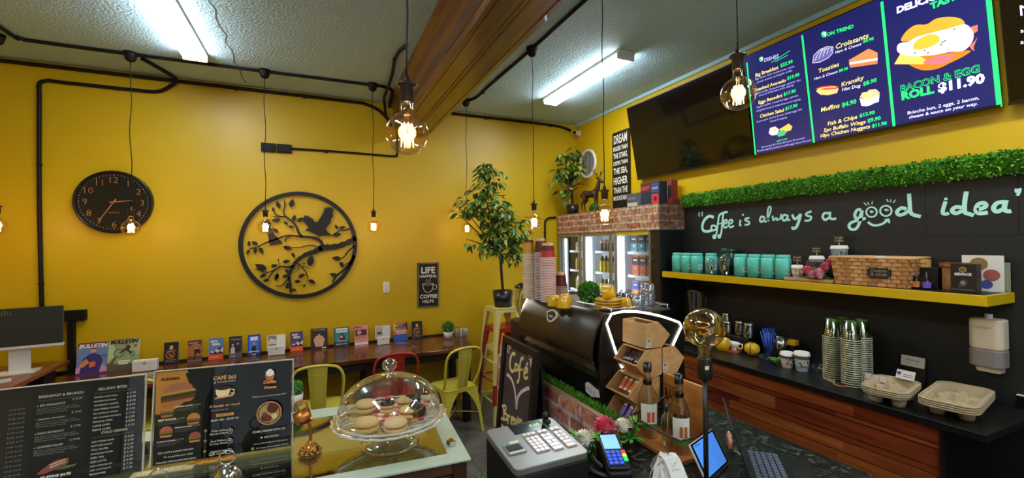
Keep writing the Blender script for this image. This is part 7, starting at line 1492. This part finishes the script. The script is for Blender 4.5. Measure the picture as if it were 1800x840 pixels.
y=PX(1374,618,3.05).y; o=empty('steel_tumbler','tall steel tumbler behind the paper cups','tumbler',(3.05,y,BZ+.0008)); MB().lathe([(0,0),(.036,0),(.046,.16),(.043,.16),(.033,.01),(0,.008)],STE,n=28).build('body',o)
m=MB(); m.box((0,0,.02),(.05,.06,.04),mat('duster_yellow','#d8a818',.6)); y=PX(1394,600,3.08).y; m.box((0,0,-.05),(.03,.03,.10),MBK); m.thing('yellow_tape','yellow roll dispenser behind the paper cups','dispenser',None,(3.08,y,BZ+.1008),0,.006)
papercup('dark lidded printed paper cup, left of two on back counter',2.86,PX(1384,650,2.86).y,BZ+.0008,.042,.085,'#e0d4c4',('#c8a88a','#d8c8b8','#5a4a4a','#4a4a70'),None)
papercup('printed landscape paper cup, right of two on back counter',2.87,PX(1410,654,2.87).y,BZ+.0008,.046,.105,'#e0d4c4',('#8a9ab0','#c8c4c0','#5a5a50','#6a5a3a'),None)
for k,(u,l) in enumerate(((1432,'left'),(1447,'right'))):
    m=MB(); m.lathe([(.044,0),(.045,.004),(.040,.03),(.026,.056),(.012,.062),(0,.062)],CLR,n=24); m.thing('dome_lid','clear plastic dome lid beside the printed cups, %s of two'%l,'lid','clear dome lids',(2.93,PX(u,654,2.93).y,BZ+.0008+.001*k))
# stacks of clear cups
CUPG=thin_glass('clear_plastic_cup','#eceee6',.16,.06); RIMG=mat('plastic_cup_rim','#b5b59c',.3); GTOP=mat('green_print','#6f9a52',.4)
def pet(label,u,v,x,n,group,step=.0125):
    y=PX(u,v,x).y; m=MB(); m.lathe([(0,.003),(.033,.003),(.047,.118)],CUPG,n=20); m.tube([(.048*math.cos(2*PI*i/20),.048*math.sin(2*PI*i/20),.0) for i in range(20)],.0026,RIMG,5,True)
    # upturned: rim down
    m=MB(); m.lathe([(.047,.0),(.033,.118),(0,.118)],CUPG,n=20); m.tube([(.0496*math.cos(2*PI*i/20),.0496*math.sin(2*PI*i/20),.003) for i in range(20)],.0026,RIMG,5,True); m.lathe([(.0347,.104),(.0336,.110)],GTOP,n=20)
    p=m.thing('clear_cup',label,'cup',group,(x,y,BZ+.001))
    for k in range(1,n): dup(p,(x,y,BZ+.001+k*step),random.random()*6)
pet('clear plastic cup in the leftmost of four stacks on back counter',1464,664,2.885,21,'cup stack A, leftmost'); pet('clear plastic cup in the second stack from the left on back counter',1481,664,3.005,21,'cup stack B, second from left')
pet('clear plastic cup in the third stack from the left on back counter',1498,678,2.83,22,'cup stack C, third from left'); pet('clear plastic cup in the rightmost of four stacks on back counter',1516,676,2.955,22,'cup stack D, rightmost')
m=MB(); m.lathe([(0,.002),(.034,.002),(.034,.006),(0,.006)],K('#b8742c'),n=28); m.lathe([(0,.0065),(.026,.0065)],K('#2a1c14'),n=28); m.thing('coaster','round brown coaster lying left of the card holder','coaster',None,(2.77,PX(1478,676,2.77).y,BZ))
for k in range(3):
    m=MB(); m.prism(rrect(.11,.008,.003),.002,K('#c8a070')); m.thing('stir_stick','wooden stir stick by the coaster, %s of three'%ords[k],'stir stick','wooden stir sticks',(2.80,PX(1466,672,2.80).y+.012*k,BZ+.001),.5+.3*k)
y=PX(1540,683,2.86).y; o=empty('card_holder','clear acrylic holder with three white price cards','card holder',(2.80,1.355,BZ+.0008),math.radians(0)); m=MB(); Mh=frame((0,.12,0),(0,-1,0),(.25,0,1)); m.rect(0,0,.20,.13,thin_glass('clear_perspex'),Mh); m.box((.10,.004,.02),(.20,.008,.05),thin_glass('clear_perspex'),Mh); m.build('holder',o)
for k in range(3): m=MB(); m.rect(.03+k*.056,.02,.08+k*.056,.12,K('#c8c4bc'),Mh,.002); prints(m,Mh@T(.03+k*.056,.02,.0021),.05,.10,[R_(.15,.5,.85,.62,('#7a2a2a','#3a3a5a','#7a5a2a')[k]),R_(.15,.3,.85,.34,'#8a8680'),R_(.15,.2,.85,.24,'#8a8680')]); m.build('card',o)
o.scale=(.62,.62,.82)
TRY=mat('carrier_pulp','#b59f7e',.85,bump=.3,bscale=120)
def carrier(label,x,y,rz,n,w_,d_):
    o=empty('cup_carrier',label,'cup carrier',(x,y,BZ+.001),rz,None)
    for sx in (-1,1):
        for sy in (-1,1): MB().lathe([(0,0),(.026,0),(.034,.04),(0,.04)],TRY,n=16,M=T(sx*w_*.25,sy*d_*.25,0)@Matrix.Diagonal((1.15,1,1,1))).build('cup_well',o)
    m=MB(); m.prism(rrect(w_-.05,d_-.05,.04,5),.005,TRY,z0=.040)
    outer=rrect(w_,d_,.05,6); inner=rrect(w_-.03,d_-.03,.04,6); k=len(outer); base=rrect(w_-.05,d_-.05,.035,6)
    m.add([(p[0],p[1],.083) for p in outer]+[(p[0],p[1],.083) for p in inner]+[(p[0],p[1],.043) for p in base]+[(p[0]*1.0,p[1]*1.0,.05) for p in outer],[(i,(i+1)%k,k+(i+1)%k,k+i) for i in range(k)]+[(k+i,k+(i+1)%k,2*k+(i+1)%k,2*k+i) for i in range(k)]+[(3*k+i,3*k+(i+1)%k,(i+1)%k,i) for i in range(k)],TRY,True)
    m.build('tray_body',o)
    for j in range(n):
        q=MB(); op=rrect(w_+.004,d_+.004,.05,6); q.tube([(p[0],p[1],.083-j*.010) for p in op],.0045,TRY,6,True); q.build('stacked_rim',o)
    m=MB(); m.lathe([(.0,.085),(.02,.083),(.034,.05),(.04,.044)],TRY,n=4,smooth=False); m.build('centre_hub',o)
    for sx,sy in ((0,1),(0,-1),(1,0),(-1,0)): m=MB(); m.lathe([(0,.070),(.014,.068),(.026,.044)],TRY,n=4,M=T(sx*w_*.3,sy*d_*.3,0),smooth=False); m.build('divider',o)
    return o
carrier('stack of pulp cup carriers left of the taller stack',2.755,1.262,math.radians(12),3,.31,.185); carrier('larger stack of pulp cup carriers at the near counter end',2.865,1.045,math.radians(10),4,.42,.20)
m=MB(); y=PX(1600,648,3.14).y; Mq=frame((3.17,y+.06,BZ+.10),(0,-1,0),(.2,0,1)); m.box((.06,.02,0),(.12,.07,.012),MBK,Mq); prints(m,Mq@T(.005,.0,.0065),.11,.06,[R_(0,0,1,1,'#d8d2c8'),T_('thank you',.2,.55,.6,'#6a645c'),O_(.3,.3,.03,'#8a8478'),O_(.7,.3,.03,'#8a8478')]); m.box((.06,-.06,-.002),(.12,.10,.006),MBK,Mq); m.thing('card_stand','small stand with white card behind the cup carriers','card stand')
m=MB(); x,y,_=BPt(1590,668,BZ+.09); Mq=frame((2.88,PX(1588,664,2.88).y+.03,BZ+.0935),(0,-1,0),(.5,0,1)); m.box((.035,.022,0),(.08,.05,.002),K('#d0cac4'),Mq); prints(m,Mq@T(-.005,-.003,.0012),.08,.05,[O_(.15,.6,.12,'#5a3a8a',.2),R_(.4,.3,.9,.36,'#6a645c'),R_(.4,.5,.9,.56,'#6a645c')]); m.thing('business_card','white business card with purple mark on the left carrier stack','card')
# paper towel / soap dispenser on the black wall
dpz=PX(1737,605,XR-.07); o=empty('soap_dispenser','white and grey plastic dispenser on the black wall','dispenser',(XR-.013,dpz.y,dpz.z)); CRD=mat('dispenser_cream','#d8c8ae',.35); GRD=mat('dispenser_grey','#8a807e',.35)
Md_=frame((0,0,0),(0,-1,0),(0,0,1)); w_=.125
def rb(z0,z1,w0,d0,mt,nm,r=.02): 
    m=MB(); m.prism(rrect(w0,d0,r,5),z1-z0,mt,Matrix(((0,1,0,-d0/2),(1,0,0,0),(0,0,1,z0),(0,0,0,1)))); m.build(nm,o,.008)
rb(-.022,.132,.128,.10,CRD,'upper_shell',.03); rb(-.112,-.022,.130,.102,GRD,'lower_shell',.03); rb(-.142,-.112,.095,.075,CRD,'base_cap',.02)
m=MB(); m.cyl((-.045,0,.132),.015,.022,K('#c8ccd0'),16); m.build('filler_cap',o)
m=MB(); m.text('softcare',-.04,.085,K('#d8a878'),frame((-.1015,0,0),(0,-1,0),(0,0,1)),w=.07,z=.0005); m.build('lettering',o)
sp2=MB(); p=PX(1775,703,XR-.013); sp2.box((XR-.02,.87,p.z),(.012,.13,.075),MBK); sp2.box((XR-.025,.87,p.z+.039),(.02,.13,.004),K('#c8ccd0')); sp2.thing('wall_socket','black wall socket with bright top edge at the lower right','socket')
